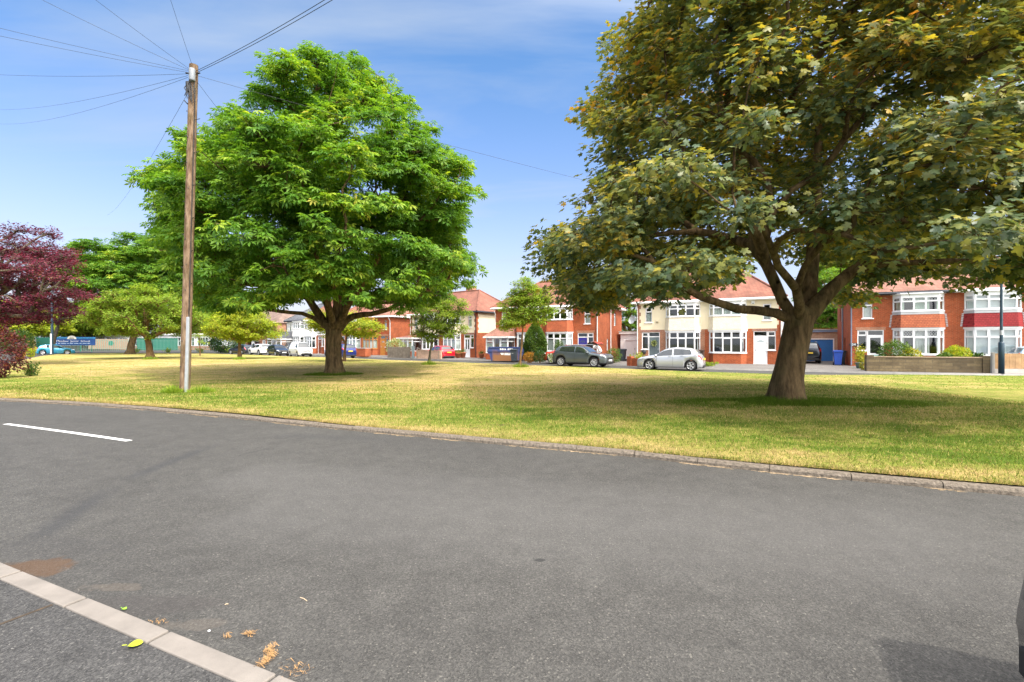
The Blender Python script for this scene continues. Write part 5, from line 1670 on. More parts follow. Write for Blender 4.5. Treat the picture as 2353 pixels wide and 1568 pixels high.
house('white rendered house with grey slate roof and lean-to porch behind the white van', PB, U4, 'L', 5.4, upper='white_render', brick='white_render', roofm='roof_slate', apron='white_render', porch='lean', curt_lo=('sides', 'curtain'), curt_up=('low', 'curtain'), gutter='gutter_black', sidewin=False, quoin=False, group='houses along the crescent')
house('white and brick house with red roof and brown glazed porch right of the white van', along(PB, U4, 5.4), U4, 'R', 5.4, upper='white_render', brick='brick_orange', roofm='roof_red', apron='white_render', win='upvc', door='brown', curt_lo=('sides', 'curtain'), curt_up=('sides', 'curtain'), sidewin=False, quoin=False, group='houses along the crescent')

# ---- the plain brick house at the end of the row, with an open garage
def end_house():
    u = Vector((0.85, -0.5)).normalized()
    W = 9.0
    P = along(Vector((-40.0, 82.0)), u, -W)
    root = thing('detached_house', 'plain brown brick house with open garage behind the parked black car', 'house', (P.x, P.y, 0.1), math.atan2(u.y, u.x), 'houses along the crescent')
    w = MB()
    holes = [(0.4, 2.9, 0.02, 2.2), (3.4, 4.6, 3.2, 4.4), (5.0, 5.9, 0.05, 2.1), (6.6, 8.0, 3.2, 4.4)]
    facade(w, 0, W, 0, 5.0, holes, lambda x, z: 0)
    for h in holes: reveal(w, h, 0.15, 0, 1)
    w.quad((W, 0, 0), (W, 8, 0), (W, 8, 5), (W, 0, 5), 0); w.quad((0, 8, 0), (0, 0, 0), (0, 0, 5), (0, 8, 5), 0); w.quad((W, 8, 0), (0, 8, 0), (0, 8, 5), (W, 8, 5), 0)
    w.build('wall', [M['brick_pale'] if False else M['brick_brown'], M['room']], root)
    for h in (holes[1], holes[3]): window_part(root, 'window', [(h[0], .06, h[1], .06, 2)], h[2], h[3], None, M['upvc'], curtain=('sides', 'curtain'))
    d = MB(); d.box(5.0, 5.9, .06, .1, .05, 2.1); do = d.build('door', M['upvc'], root)
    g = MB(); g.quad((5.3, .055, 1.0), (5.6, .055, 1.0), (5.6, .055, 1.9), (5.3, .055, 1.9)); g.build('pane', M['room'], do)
    d = MB(); d.box(1.7, 2.9, .08, .12, .03, 2.2); d.build('garage_door', M['upvc'], root)
    r = MB()
    z = 5.0; ov = .3
    r.add([(-ov, -ov, z), (W + ov, -ov, z), (W + ov, 8 + ov, z), (-ov, 8 + ov, z), (-ov, 4, 7.6), (W - 3, 4, 7.6)], [(0, 1, 5, 4), (2, 3, 4, 5), (1, 2, 5), (3, 0, 4), (3, 2, 1, 0)], 0)
    ro = r.build('roof', M['roof_brown'], root)
    gt = MB(); gt.tube([(-ov, -ov - .05, z), (W + ov, -ov - .05, z)], .06, 7); gt.build('gutter', M['gutter_white'], ro)


end_house()


def lean_porch(label, P, u, side, W, t0, t1, depth, roofm, brick, eav=2.15, top=3.0, gable=False):
    """small tiled porch standing on the front of a house; a thing that is part of it in the street view"""
    ang = math.atan2(u[1], u[0])
    X = (lambda t: t) if side == 'L' else (lambda t: W - t)
    x0, x1 = sorted((X(t0), X(t1)))
    root = thing('porch', label, 'porch', (P[0], P[1], 0.1), ang)
    b = MB()
    b.box(x0, x1, -depth, -0.003, 0, 0.62, 0)
    b.build('base_wall', M[brick], root)
    w = x1 - x0
    window_part(root, 'porch_window', [(x0 + .02, -depth + .02, x0 + w * .34, -depth + .02, 1)], 0.62, eav, 1.75, M['upvc'], curtain=('low', 'curtain'))
    window_part(root, 'porch_window', [(x0 + w * .68, -depth + .02, x1 - .02, -depth + .02, 1)], 0.62, eav, 1.75, M['upvc'], curtain=('low', 'curtain'))
    window_part(root, 'porch_window', [(x0 + .02, -0.05, x0 + .02, -depth + .1, 1)], 0.62, eav, 1.75, M['upvc'])
    window_part(root, 'porch_window', [(x1 - .02, -depth + .1, x1 - .02, -0.05, 1)], 0.62, eav, 1.75, M['upvc'])
    d = MB(); g = MB()
    a, c = x0 + w * .345, x0 + w * .675
    d.box(a, a + .1, -depth - .01, -depth + .05, .02, eav); d.box(c - .1, c, -depth - .01, -depth + .05, .02, eav); d.box(a + .1, c - .1, -depth - .01, -depth + .05, .02, .55); d.box(a + .1, c - .1, -depth - .01, -depth + .05, eav - .15, eav)
    g.quad((a + .1, -depth + .02, .55), (c - .1, -depth + .02, .55), (c - .1, -depth + .02, eav - .15), (a + .1, -depth + .02, eav - .15))
    do = d.build('door', M['upvc'], root); g.build('pane', M['glass'], do)
    r = MB()
    o_ = .2
    v = [(x0 - o_, -depth - o_, eav), (x1 + o_, -depth - o_, eav), (x1 + o_ * .2, -.01, top), (x0 + o_ * .2 + .3, -.01, top), (x0 - o_, -.01, eav), (x1 + o_, -.01, eav)]
    r.add([(p[0], p[1], p[2] + .08) for p in v], [(0, 1, 2, 3), (4, 0, 3), (1, 5, 2)], 0)
    e = [v[0], v[1], v[5], v[4]]
    for i in range(3):
        a_, b_ = e[i], e[i + 1]
        r.quad((a_[0], a_[1], eav - .06), (b_[0], b_[1], eav - .06), (b_[0], b_[1], eav + .08), (a_[0], a_[1], eav + .08), 1)
    a_, b_ = e[3], e[0]
    r.quad((a_[0], a_[1], eav - .06), (b_[0], b_[1], eav - .06), (b_[0], b_[1], eav + .08), (a_[0], a_[1], eav + .08), 1)
    r.add([(p[0], p[1], eav - .06) for p in e], [(3, 2, 1, 0)], 1)
    ro = r.build('roof', [M[roofm], M['gutter_white']], root)
    return root


lean_porch('white glazed porch with pink tiled roof on the red brick house by the skip', PE, U1, 'L', WE, -0.2, 2.25, 1.5, 'roof_pink', 'brick_orange')
lean_porch('white glazed porch on the cream house behind the picket fence', PD, U2, 'L', WD, -0.3, 2.2, 1.6, 'roof_red', 'brick_orange', top=2.5)
lean_porch('grey slate lean-to porch on the white house behind the van', PB, U4, 'L', 5.4, -1.9, 2.3, 2.2, 'roof_slate', 'brick_pale', top=3.3)


def garage(label, P, u, W, D, H, wall, door, roofm, frame='upvc', open_=False):
    root = thing('garage', label, 'garage', (P[0], P[1], 0.1), math.atan2(u[1], u[0]))
    w = MB()
    h = (0.35, W - .35, 0.02, H - .55)
    facade(w, 0, W, 0, H, [h], lambda x, z: 0)
    reveal(w, h, .12, 0, 1)
    w.quad((W, 0, 0), (W, D, 0), (W, D, H), (W, 0, H), 0); w.quad((0, D, 0), (0, 0, 0), (0, 0, H), (0, D, H), 0)
    w.build('wall', [M[wall], M['room']], root)
    f = MB(); t = .09
    f.box(h[0], h[0] + t, -.02, .1, .02, h[3]); f.box(h[1] - t, h[1], -.02, .1, .02, h[3]); f.box(h[0] + t, h[1] - t, -.02, .1, h[3] - t, h[3])
    f.build('door_frame', M[frame], root)
    d = MB()
    n = 9; zt = h[3] - t
    for k in range(n):
        z0, z1 = .03 + (zt - .03) * k / n, .03 + (zt - .03) * (k + 1) / n
        d.box(h[0] + t, h[1] - t, .045, .09, z0, z1 - .03); d.box(h[0] + t, h[1] - t, .06, .09, z1 - .03, z1)
    do = d.build('garage_door', M[door], root)
    hd = MB(); hd.box(W / 2 - .06, W / 2 + .06, .0, .045, 1.0, 1.06); hd.build('handle', M['steel'], do)
    r = MB(); r.box(-.12, W + .12, -.16, D + .1, H, H + .2, 0); r.box(-.15, W + .15, -.19, D + .12, H + .2, H + .26, 1)
    r.build('roof', [M[roofm], M['concrete']], root)
    return root


garage('brick garage with blue slatted door behind the black car', along(PG, U1, -0.35) + Vector((-U1.y, U1.x)) * 8.4 - U1 * 2.75, U1, 3.3, 6, 2.55, 'brick_pale', 'garage_blue', 'pipe_blue')
garage('white garage set back between red brick house and cream house', along(PF, U1, -3.1) + Vector((-U1.y, U1.x)) * 6.0, U1, 2.8, 5, 2.5, 'white_render', 'upvc', 'gutter_white')


def back_house(label, x, y_eave, D_, W, roofm, brick):
    p = PT(x, y_eave, D_)
    u = U1
    root = thing('house', label, 'house', (p[0], p[1], 0.0), math.atan2(u.y, u.x))
    He = p[2]
    w = MB(); w.box(0, W, 0, 8, 0, He)
    w.build('wall', M[brick], root)
    wb = window_part(root, 'window', [(1.2, -.05, 2.6, -.05, 2)], He - 2.0, He - 0.8, None, M['upvc'])
    r = MB()
    r.add([(-.3, -.3, He + .003), (W + .3, -.3, He + .003), (W + .3, 8.3, He + .003), (-.3, 8.3, He + .003), (2.8, 4, He + 2.6), (W - 2.8, 4, He + 2.6)], [(0, 1, 5, 4), (2, 3, 4, 5), (1, 2, 5), (3, 0, 4), (3, 2, 1, 0)])
    ro = r.build('roof', M[roofm], root)
    gt = MB(); gt.tube([(-.3, -.33, He), (W + .3, -.33, He)], .06, 6); gt.build('gutter', M['gutter_black'], ro)


back_house('brick house with brown tiled roof seen behind the blue garage', 1868, 745, 62.0, 8.5, 'roof_brown', 'brick_orange')


# ---- school beyond the fence
def school():
    a = PT(140, 800, 116); b = PT(520, 800, 112)
    ax, ay, bx, by = a[0], a[1], b[0], b[1]
    L = math.hypot(bx - ax, by - ay)
    root = thing('school_building', 'long low white school building with rows of windows behind the fence', 'school', (ax, ay, 0), math.atan2(by - ay, bx - ax))
    H = 3.5
    w = MB()
    holes = [(x, x + 2.6, 0.95, 2.9) for x in np.arange(1.0, L - 3.5, 3.4)]
    facade(w, 0, L, 0, H, holes, lambda x, z: 1 if z < 0.95 else 0, (), (0.95,))
    for h in holes: reveal(w, h, .1, 0, 2)
    w.quad((L, 0, 0), (L, 8, 0), (L, 8, H), (L, 0, H), 0); w.quad((0, 8, 0), (0, 0, 0), (0, 0, H), (0, 8, H), 0)
    w.build('wall', [M['white_render'], M['brick_brown'], M['room']], root)
    for h in holes: window_part(root, 'window', [(h[0], .05, h[1], .05, 4)], h[2], h[3], 2.1, M['upvc'])
    r = MB(); r.box(-.4, L + .4, -.5, 8.5, H, H + .35); r.build('roof', M['gutter_white'], root)


school()
# ------------------------------------------------------------------ vehicles
def paint(name, col, metal=0.0, rough=0.28):
    t = NT(name)
    n1 = t.noise(t.obj(), 1.7, 4.0)
    s = t.n('SeparateXYZ'); t.set(s, '0', t.obj())
    dirt = t.math('MULTIPLY', t.maprange(s.outputs[2], 0.2, 0.5, 0.2, 0.0), t.maprange(n1, 0.35, 0.65))
    c = t.mix(dirt, col, (0.16, 0.14, 0.115))
    t.principled(Base_Color=c, Roughness=t.maprange(n1, 0.3, 0.7, rough * 0.85, rough * 1.2), Metallic=metal, Coat_Weight=0.8, Coat_Roughness=0.05)
    return t.mat


M['car_glass'] = pm('car_glass', (0.018, 0.024, 0.026), 0.05, 0.1, spec=0.9, coat=1.0)
M['tyre'] = pm('tyre_rubber', (0.02, 0.02, 0.021), 0.85, 0.15)
M['rim'] = pm('alloy_rim', (0.55, 0.56, 0.57), 0.3, 0.05, metal=0.7)
M['rim_dark'] = pm('dark_rim_recess', (0.03, 0.03, 0.032), 0.5, 0.1)
M['trim'] = pm('black_car_trim', (0.022, 0.023, 0.025), 0.55, 0.1)
M['lamp_clear'] = pm('clear_lamp', (0.55, 0.58, 0.60), 0.12, 0.05, coat=1.0)
M['lamp_red'] = pm('red_lamp', (0.38, 0.012, 0.02), 0.15, 0.05, coat=1.0)
M['plate_y'] = pm('yellow_plate', (0.75, 0.52, 0.05), 0.5, 0.03)
M['plate_w'] = pm('white_plate', (0.78, 0.78, 0.76), 0.5, 0.03)

HATCH = dict(top=[(0, .40), (.012, .47), (.05, .545), (.14, .60), (.26, .66), (.30, .69), (.43, .91), (.50, .965), (.60, 1.0), (.74, .98), (.83, .945), (.885, .89), (.935, .74), (.968, .64), (.99, .52), (1, .40)],
             belt=[(0, .50), (.27, .59), (.5, .615), (.8, .665), (.92, .72), (1, .62)], win=(.275, .86), wind=(.30, .455), rear=(.885, .94), pill=(.565,), clear=.115)
SUV = dict(top=[(0, .42), (.012, .50), (.045, .58), (.16, .625), (.27, .665), (.30, .69), (.42, .92), (.49, .975), (.6, 1.0), (.78, .985), (.87, .95), (.90, .91), (.955, .73), (.98, .66), (.993, .52), (1, .40)],
           belt=[(0, .54), (.27, .615), (.5, .635), (.8, .685), (.92, .74), (1, .64)], win=(.28, .865), wind=(.30, .44), rear=(.892, .957), pill=(.56,), clear=.14)
VAN = dict(top=[(0, .36), (.01, .44), (.04, .50), (.12, .545), (.18, .575), (.20, .60), (.33, .93), (.38, .975), (.5, 1.0), (.8, 1.0), (.95, .985), (.975, .95), (.985, .85), (.992, .5), (1, .35)],
           belt=[(0, .46), (.19, .54), (.36, .56), (.9, .56), (1, .5)], win=(.20, .41), wind=(.205, .345), rear=None, pill=(), clear=.12)
ESTATE = dict(top=[(0, .42), (.012, .48), (.05, .56), (.2, .62), (.26, .66), (.29, .69), (.41, .93), (.48, .98), (.6, 1.0), (.85, .985), (.93, .955), (.955, .90), (.975, .75), (.985, .66), (.994, .5), (1, .38)],
              belt=[(0, .54), (.27, .63), (.5, .64), (.9, .66), (1, .62)], win=(.275, .93), wind=(.295, .43), rear=(.948, .98), pill=(.53, .76), clear=.14)


def vehicle(name, label, cat, pos, head, kind, L, W, H, wb, colour, z=0.0, group=None, boot_open=False, roof_m=None, wheel_r=0.315, yellow_rear=True, cladding=False, front_off=None, metal=0.0, spokes=5, rack=None, frontplate=True):
    """pos: plan centre, head: heading vector. Local x runs forward, y left."""
    K = kind
    ang = math.atan2(head[1], head[0])
    root = thing(name, label, cat, (pos[0], pos[1], z), ang, group)
    fo = front_off or L * 0.205
    xf = L / 2 - fo; xr = xf - wb
    T = np.array(K['top']); B = np.array(K['belt'])
    top = lambda s: float(np.interp(s, T[:, 0], T[:, 1])) * H
    belt = lambda s: float(np.interp(s, B[:, 0], B[:, 1])) * H
    zc = K['clear'] * H
    AR = wheel_r * 1.22

    def hw(s):
        e = 0.0
        if s < .16: e = ((.16 - s) / .16) ** 2.2 * 0.27
        if s > .86: e = ((s - .86) / .14) ** 2.4 * 0.20
        return W / 2 * (1 - e) * (0.985 if .3 < s < .7 else 1.0)

    def zb(x):
        z = zc
        for wx in (xf, xr):
            d = abs(x - wx)
            if d < AR: z = max(z, wheel_r + math.sqrt(AR * AR - d * d) * 0.97)
        return z
    s_list = sorted(set(list(np.linspace(0, 1, 41)) + [.006, .015] + [t for t, _ in K['top']] + [(L / 2 - (wx + AR * k)) / L for wx in (xf, xr) for k in (-1.001, -1, -.93, -.75, -.45, 0, .45, .75, .93, 1, 1.001)]))
    s_list = [s for s in s_list if 0 <= s <= 1]

    def section(s):
        x = L / 2 - s * L
        w, tp, bl = hw(s), top(s), belt(s)
        end = min(1, min(s, 1 - s) / .012)
        zl = zb(x) if end > .2 else max(zc, .2 * H)
        bl = min(bl, tp - 0.035)
        hgt = max(0.0, tp - bl - 0.03)
        lean = hgt * 0.42
        zm = max(zl + .02, zl + (bl - zl) * .5)
        zmu = max(zm + .01, bl - .07)
        low = max(zl + .015, min(zl + .1, zm))
        pts = [(0.0, zl), (w * .80, zl), (w * .955, zl + .004), (w * .975, low), (w, zm), (w * .985, zmu), (w * .955, bl)]
        a = (w * .955, bl); b_ = (max(w * .55, w * .925 - lean), tp - min(.05, .03 + hgt * .05))
        if hgt < 0.08: b_ = (w * .80, tp - .012)
        pts += [((a[0] * 2 + b_[0]) / 3, (a[1] * 2 + b_[1]) / 3), ((a[0] + 2 * b_[0]) / 3, (a[1] + 2 * b_[1]) / 3), b_, (b_[0] * .86, tp - .008), (b_[0] * .45, tp), (0.0, tp + .008)]
        return x, pts

    def S(s, v):
        x, p = section(s)
        i = min(int(v), len(p) - 2); f = v - i
        return Vector((x, p[i][0] + (p[i + 1][0] - p[i][0]) * f, p[i][1] + (p[i + 1][1] - p[i][1]) * f))
    body = MB()
    nP = 13
    verts = []
    for s in s_list:
        x, p = section(s)
        verts += [(x, y, z_) for y, z_ in p]
    faces, mi = [], []
    for i in range(len(s_list) - 1):
        for k in range(nP - 1):
            faces.append((i * nP + k, i * nP + k + 1, (i + 1) * nP + k + 1, (i + 1) * nP + k))
            mi.append(1 if k < 2 or (cladding and k == 2) else 0)
    for f, m_ in zip(faces, mi):
        pass
    n0 = len(verts)
    mir = [(a, -b, c) for a, b, c in verts]
    body.v = [tuple(v) for v in verts + mir]
    body.f = [list(f) for f in faces] + [[n0 + q for q in reversed(f)] for f in faces]
    body.m = mi + mi
    # close the nose and the tail
    e0 = list(range(nP)); body.f.append(e0[::-1] + [n0 + q for q in e0[1:-1]]); body.m.append(0)
    e1 = [(len(s_list) - 1) * nP + q for q in range(nP)]; body.f.append(e1 + [n0 + q for q in e1[1:-1]][::-1]); body.m.append(0)
    body.sm = [True] * len(body.f)
    bo = body.build('body', [colour, M['trim']], root, weld=True)
    if roof_m: pass

    def patch(s0, s1, v0, v1, ns, nv, off, both=True, mbx=None, m=0):
        mb = mbx or MB()
        for sg in ((1, -1) if both else (1,)):
            V = []
            for i in range(ns + 1):
                s = s0 + (s1 - s0) * i / ns
                for j in range(nv + 1):
                    v = v0 + (v1 - v0) * j / nv
                    e = 0.004
                    p = S(s, v)
                    dv = S(s, min(v + .05, 11.99)) - S(s, max(v - .05, 0)); ds = S(min(s + e, 1), v) - S(max(s - e, 0), v)
                    nn = ds.cross(dv)
                    if nn.length < 1e-9: nn = Vector((0, 1, 0))
                    nn.normalize()
                    if nn.y < -0.2: nn = -nn
                    if abs(nn.y) <= .2:
                        if (s < .5 and nn.x < 0 and abs(nn.x) > .5) or (s > .5 and nn.x > 0 and abs(nn.x) > .5) or (nn.z < -0.3): nn = -nn
                    p = p + nn * off
                    V.append((p.x, sg * p.y, p.z))
            Fc = []
            for i in range(ns):
                for j in range(nv):
                    q = (i * (nv + 1) + j, i * (nv + 1) + j + 1, (i + 1) * (nv + 1) + j + 1, (i + 1) * (nv + 1) + j)
                    Fc.append(q)
            mb.add(V, Fc, m, None, True)
        return mb
    # side glass, split at the pillars; the strip follows belt and roof line
    w0, w1 = K['win']
    cuts = [w0] + list(K['pill']) + [w1]
    for a, b_ in zip(cuts[:-1], cuts[1:]):
        for sg in (1, -1):
            mb = MB()
            V, Fc = [], []
            n = 10
            for i in range(n + 1):
                s = a + .012 + (b_ - a - .024) * i / n
                for v in (6.25, 7.3, 8.7):
                    p = S(s, v)
                    # close to a point at the ends
                    if a == w0 and i == 0 and v > 6.5: p = S(s, 6.25)
                    if b_ == w1 and i == n and v > 6.5 and kind is not VAN: p = S(s - .008, 6.25 + (v - 6.25) * .35)
                    V.append((p.x, sg * (p.y + .008), p.z + .002))
            for i in range(n):
                for j in range(2): Fc.append((i * 3 + j, i * 3 + j + 1, (i + 1) * 3 + j + 1, (i + 1) * 3 + j))
            mb.add(V, Fc, 0, None, True)
            mb.build('side_window', M['car_glass'], root)
    # windscreen and rear window go right across
    def across(s0, s1, ins, name, m_):
        V, Fc = [], []
        ns = 8
        for i in range(ns + 1):
            s = s0 + (s1 - s0) * i / ns
            x, p = section(s)
            half = p[9][0] * ins
            row = []
            for k in range(-4, 5):
                y = half * k / 4
                yy = abs(y)
                ys = [p[12][0], p[11][0], p[10][0], p[9][0]]; zs = [p[12][1], p[11][1], p[10][1], p[9][1]]
                zz = float(np.interp(yy, ys, zs))
                dx = .010 if s0 < .5 else -.010
                V.append((x + dx, y, zz + .010))
        for i in range(ns):
            for k in range(8): Fc.append((i * 9 + k, i * 9 + k + 1, (i + 1) * 9 + k + 1, (i + 1) * 9 + k))
        mb = MB(); mb.add(V, Fc, 0, None, True); return mb.build(name, m_, root)
    across(*K['wind'], .94, 'windscreen', M['car_glass'])
    if K['rear'] and not boot_open: across(*K['rear'], .92, 'rear_window', M['car_glass'])
    # lamps
    for sg in (1, -1):
        for nm, (s0, s1, v0, v1), m_ in (('headlight', (.012, .095, 5.0, 6.6), 'lamp_clear'), ('tail_light', (.935, .988, 4.9, 6.9) if kind is not VAN else (.978, .995, 4.2, 8.2), 'lamp_red')):
            tmp = patch(s0, s1, v0, v1, 5, 4, .010, both=False)
            if sg < 0: tmp.v = [(a, -b, c) for a, b, c in tmp.v]
            tmp.build(nm, M[m_], root)
    # grille, lower intake, bumpers
    def endbox(s, w, z0, z1, th, name, m_, bev=.01):
        x = L / 2 - s * L
        mb = MB(); mb.box(min(x, x + th), max(x, x + th), -w, w, z0, z1); return mb.build(name, m_, root, bevel=bev)
    endbox(0.012, W * .26, .36 * H, .44 * H, .075, 'grille', M['trim'])
    endbox(0.012, W * .33, .17 * H, .25 * H, .065, 'lower_intake', M['trim'])
    endbox(0.988, W * .36, .15 * H, .24 * H, -.07, 'rear_bumper', M['trim'])
    if frontplate: endbox(0.0, .26, .28 * H, .28 * H + .11, .04, 'number_plate', M['plate_w'], 0)
    pz = (.46 if kind is not VAN else .3) * H
    endbox(1.0, .26, pz, pz + .115, -.045, 'number_plate', M['plate_y'], 0)
    # door shut lines, sills, handles, mirrors
    sl = MB()
    lines = [w0 + .04] + list(K['pill']) + ([w1 - .11] if kind is not VAN else [.62])
    for s in lines:
        for sg in (1, -1):
            V = []
            for v in (3.0, 3.6, 4.2, 5.0, 6.1):
                p = S(s, v); q = S(s + .0022, v)
                V += [(p.x, sg * (p.y + .005), p.z), (q.x, sg * (q.y + .005), q.z)]
            sl.add(V, [(2 * i, 2 * i + 1, 2 * i + 3, 2 * i + 2) for i in range(4)], 0)
    sl.build('door_gap', M['trim'], root)
    hs = lines[1:] if len(lines) > 2 else lines
    for s in hs:
        for sg in (1, -1):
            p = S(s - .045, 5.6)
            h = MB(); h.box(p.x - .09, p.x + .09, min(sg * p.y, sg * (p.y + .03)), max(sg * p.y, sg * (p.y + .03)), p.z - .005, p.z + .03)
            h.build('door_handle', colour, root, bevel=.006)
    for sg in (1, -1):
        p = S(w0 + .035, 6.2)
        mi_ = MB(); mi_.ball((p.x, sg * (p.y + .12), p.z + .06), (.085, .11, .07), 10); mi_.tube([(p.x - .02, sg * (p.y - .02), p.z + .0), (p.x, sg * (p.y + .08), p.z + .04)], .025, 6)
        mi_.build('mirror', colour, root)
    # wheels
    for wx in (xf, xr):
        for sg in (1, -1):
            r = wheel_r; tw = .105
            yo = W / 2 - .135
            Mw = Matrix.Translation((wx, sg * yo, r)) @ Matrix.Rotation(math.radians(-90 * sg), 4, 'X')
            t = MB(); t.lathe([(r * .62, -tw), (r * .9, -tw), (r * .985, -tw * .75), (r, -tw * .3), (r, tw * .3), (r * .985, tw * .75), (r * .93, tw), (r * .68, tw * 1.0), (r * .66, tw * .7), (r * .3, tw * .55), (0.001, tw * .5)], 26, 0, Mw)
            t.m = [1 if i >= 26 * 8 else 0 for i in range(len(t.m))]
            wo = t.build('wheel', [M['tyre'], M['rim_dark']], root)
            rm = MB()
            rm.lathe([(r * .60, tw * .80), (r * .67, tw * 1.02), (r * .70, tw * 1.0), (r * .70, tw * .7)], 26, 0, Mw)
            rm.lathe([(.001, tw * .98), (r * .14, tw * .96), (r * .16, tw * .8)], 12, 0, Mw)
            for k in range(spokes):
                for dlt in ((-.11, .11) if spokes <= 6 else (0,)):
                    a = 2 * math.pi * k / spokes
                    p0 = Vector((r * .1 * math.cos(a), r * .1 * math.sin(a), tw * .88)); p1 = Vector((r * .64 * math.cos(a + dlt), r * .64 * math.sin(a + dlt), tw * .90))
                    rm.tube([Mw @ p0, Mw @ p1], [.026, .03 if spokes <= 6 else .024], 5)
            rm.build('rim', M['rim'], wo)
    if rack:
        rk = MB()
        for sg in (1, -1): rk.tube([(L * .12, sg * W * .33, H + .03), (-L * .3, sg * W * .33, H + .02)], .025, 6)
        rk.build('roof_rail', M['steel'] if rack == 'rail' else M['trim'], root)
    if boot_open:
        tg = MB()
        s0 = .895; x0, p = section(s0); zt = p[12][1]
        hwid = p[9][0] * 1.02
        prof = [(0, 0), (-.35, .32), (-.62, .42), (-.95, .36), (-1.12, .25)]
        V = []
        for dx, dz in prof:
            for y in (-hwid, -hwid * .5, 0, hwid * .5, hwid): V.append((x0 + dx, y, zt + dz + .02 * (1 - abs(y) / hwid)))
        n = len(prof)
        Fc = [(i * 5 + k, i * 5 + k + 1, (i + 1) * 5 + k + 1, (i + 1) * 5 + k) for i in range(n - 1) for k in range(4)]
        tg.add(V, Fc, 0, None, True); tg.add([(a + .02, b, c - .06) for a, b, c in V], Fc, 1, None, True)
        tg.build('tailgate', [colour, M['trim']], root)
        hole = MB(); x1, p1 = section(.90); hole.box(x1 - .16, x1 - .13, -hwid * .9, hwid * .9, .62 * H, .93 * H); hole.build('boot_opening', M['trim'], root)
    return root


PAINT = {k: paint(k, c, m, r) for k, c, m, r in (
    ('silver_paint', (0.52, 0.54, 0.57), 0.55, 0.3), ('grey_paint', (0.085, 0.105, 0.115), 0.45, 0.3), ('red_paint', (0.42, 0.008, 0.02), 0.0, 0.25), ('orange_red_paint', (0.46, 0.035, 0.01), 0.0, 0.25), ('blue_paint', (0.012, 0.025, 0.15), 0.3, 0.25),
    ('white_paint', (0.74, 0.75, 0.76), 0.0, 0.3), ('black_paint', (0.010, 0.013, 0.02), 0.2, 0.22), ('turquoise_paint', (0.02, 0.24, 0.38), 0.35, 0.28), ('pale_blue_paint', (0.30, 0.42, 0.48), 0.4, 0.28), ('navy_paint', (0.004, 0.011, 0.03), 0.2, 0.2))}


def mid(a, b): return ((a[0] + b[0]) / 2, (a[1] + b[1]) / 2)


def between(fw, rw, L, wb, fo=None):
    """plan centre and heading from the two visible wheels' ground points (near side wheels), moved to the car's middle line"""
    fw, rw = Vector(fw), Vector(rw)
    h = (fw - rw).normalized()
    fo = fo or L * 0.205
    return fw, h, fo


def park(name, label, cat, fw, rw, near, kind, L, W, H, wb, colour, **kw):
    """near: 'L' or 'R', the side of the car whose wheels the photograph shows; its length follows the wheels"""
    fw, rw = Vector(fw), Vector(rw)
    h = (fw - rw).normalized(); left = Vector((-h.y, h.x))
    fo = L * 0.205
    c = (fw + rw) / 2 + left * ((W / 2 - .06) * (-1 if near == 'L' else 1))
    c = c + h * (fo + wb / 2 - L / 2)
    c = c - h * (wb / 2) + h * (wb / 2)
    return vehicle(name, label, cat, (c.x, c.y), (h.x, h.y), kind, L, W, H, wb, colour, front_off=fo, **kw)


CARG = 'cars parked along the crescent'
park('parked_car', 'silver hatchback parked facing left before the cream houses', 'car', (8.78, 30.9), (10.98, 29.7), 'L', HATCH, 4.02, 1.74, 1.45, 2.51, PAINT['silver_paint'], group=CARG)
park('parked_car', 'dark grey crossover car parked facing right by the red brick house', 'car', (5.77, 33.96), (3.55, 35.4), 'R', SUV, 4.23, 1.82, 1.56, 2.62, PAINT['grey_paint'], group=CARG, cladding=True, wheel_r=.345, spokes=9, rack='rail')
c = G(1030, 825.5)
vehicle('parked_car', 'bright red hatchback seen from behind on the drive by the brick wall', 'car', (c[0] - 1.15, c[1] + 1.5), (-.62, .78), HATCH, 4.0, 1.75, 1.44, 2.5, PAINT['red_paint'], z=0.0, group=CARG)
c = G(803, 823.5)
vehicle('parked_car', 'dark blue crossover seen from behind, half hidden by the chestnut trunk', 'car', (c[0] - 1.6, c[1] + 1.5), (-.76, .65), SUV, 4.4, 1.84, 1.6, 2.65, PAINT['blue_paint'], group=CARG, wheel_r=.34)
park('parked_van', 'small white panel van parked facing right, left of the chestnut trunk', 'van', G(683, 820.3), G(664.5, 819.0), 'R', VAN, 4.45, 1.8, 1.84, 2.7, PAINT['white_paint'], group=CARG)
c = G(634, 817.8)
vehicle('parked_car', 'black hatchback parked facing right just left of the white van', 'car', (c[0], c[1] + .6), (.72, -.69), HATCH, 4.0, 1.74, 1.47, 2.5, PAINT['black_paint'], group=CARG)
c = G(590, 816)
vehicle('parked_car', 'white small crossover with dark roof seen from behind, left of the black hatchback', 'car', (c[0], c[1] + .8), (-.80, .60), SUV, 4.05, 1.76, 1.55, 2.55, PAINT['white_paint'], group=CARG, cladding=True)
c = G(549, 814.6)
vehicle('parked_car', 'black saloon car behind the yellow green tree trunk, leftmost of the parked row', 'car', (c[0], c[1] + .6), (-.88, .47), HATCH, 4.3, 1.76, 1.46, 2.6, PAINT['black_paint'], group=CARG)
c = PT(672, 812, 73)
vehicle('parked_car', 'dark car half hidden behind the black hatchback on the drive', 'car', (c[0], c[1]), (.6, -.8), HATCH, 4.1, 1.74, 1.5, 2.5, PAINT['navy_paint'], z=.1, group=CARG)
c = PT(590, 811, 79)
bx_c = vehicle('parked_car', 'dark estate car with black roof box on the drive behind the white crossover', 'car', (c[0], c[1]), (-.55, .83), ESTATE, 4.5, 1.8, 1.5, 2.65, PAINT['navy_paint'], z=.1, group=CARG, rack='black')
rb = MB(); rb.ball((-.2, 0, 1.74), (1.0, .42, .21), 14)
tag(rb.build('roof_box', M['black_plastic']), 'black roof box strapped on the dark estate car', 'roof box')
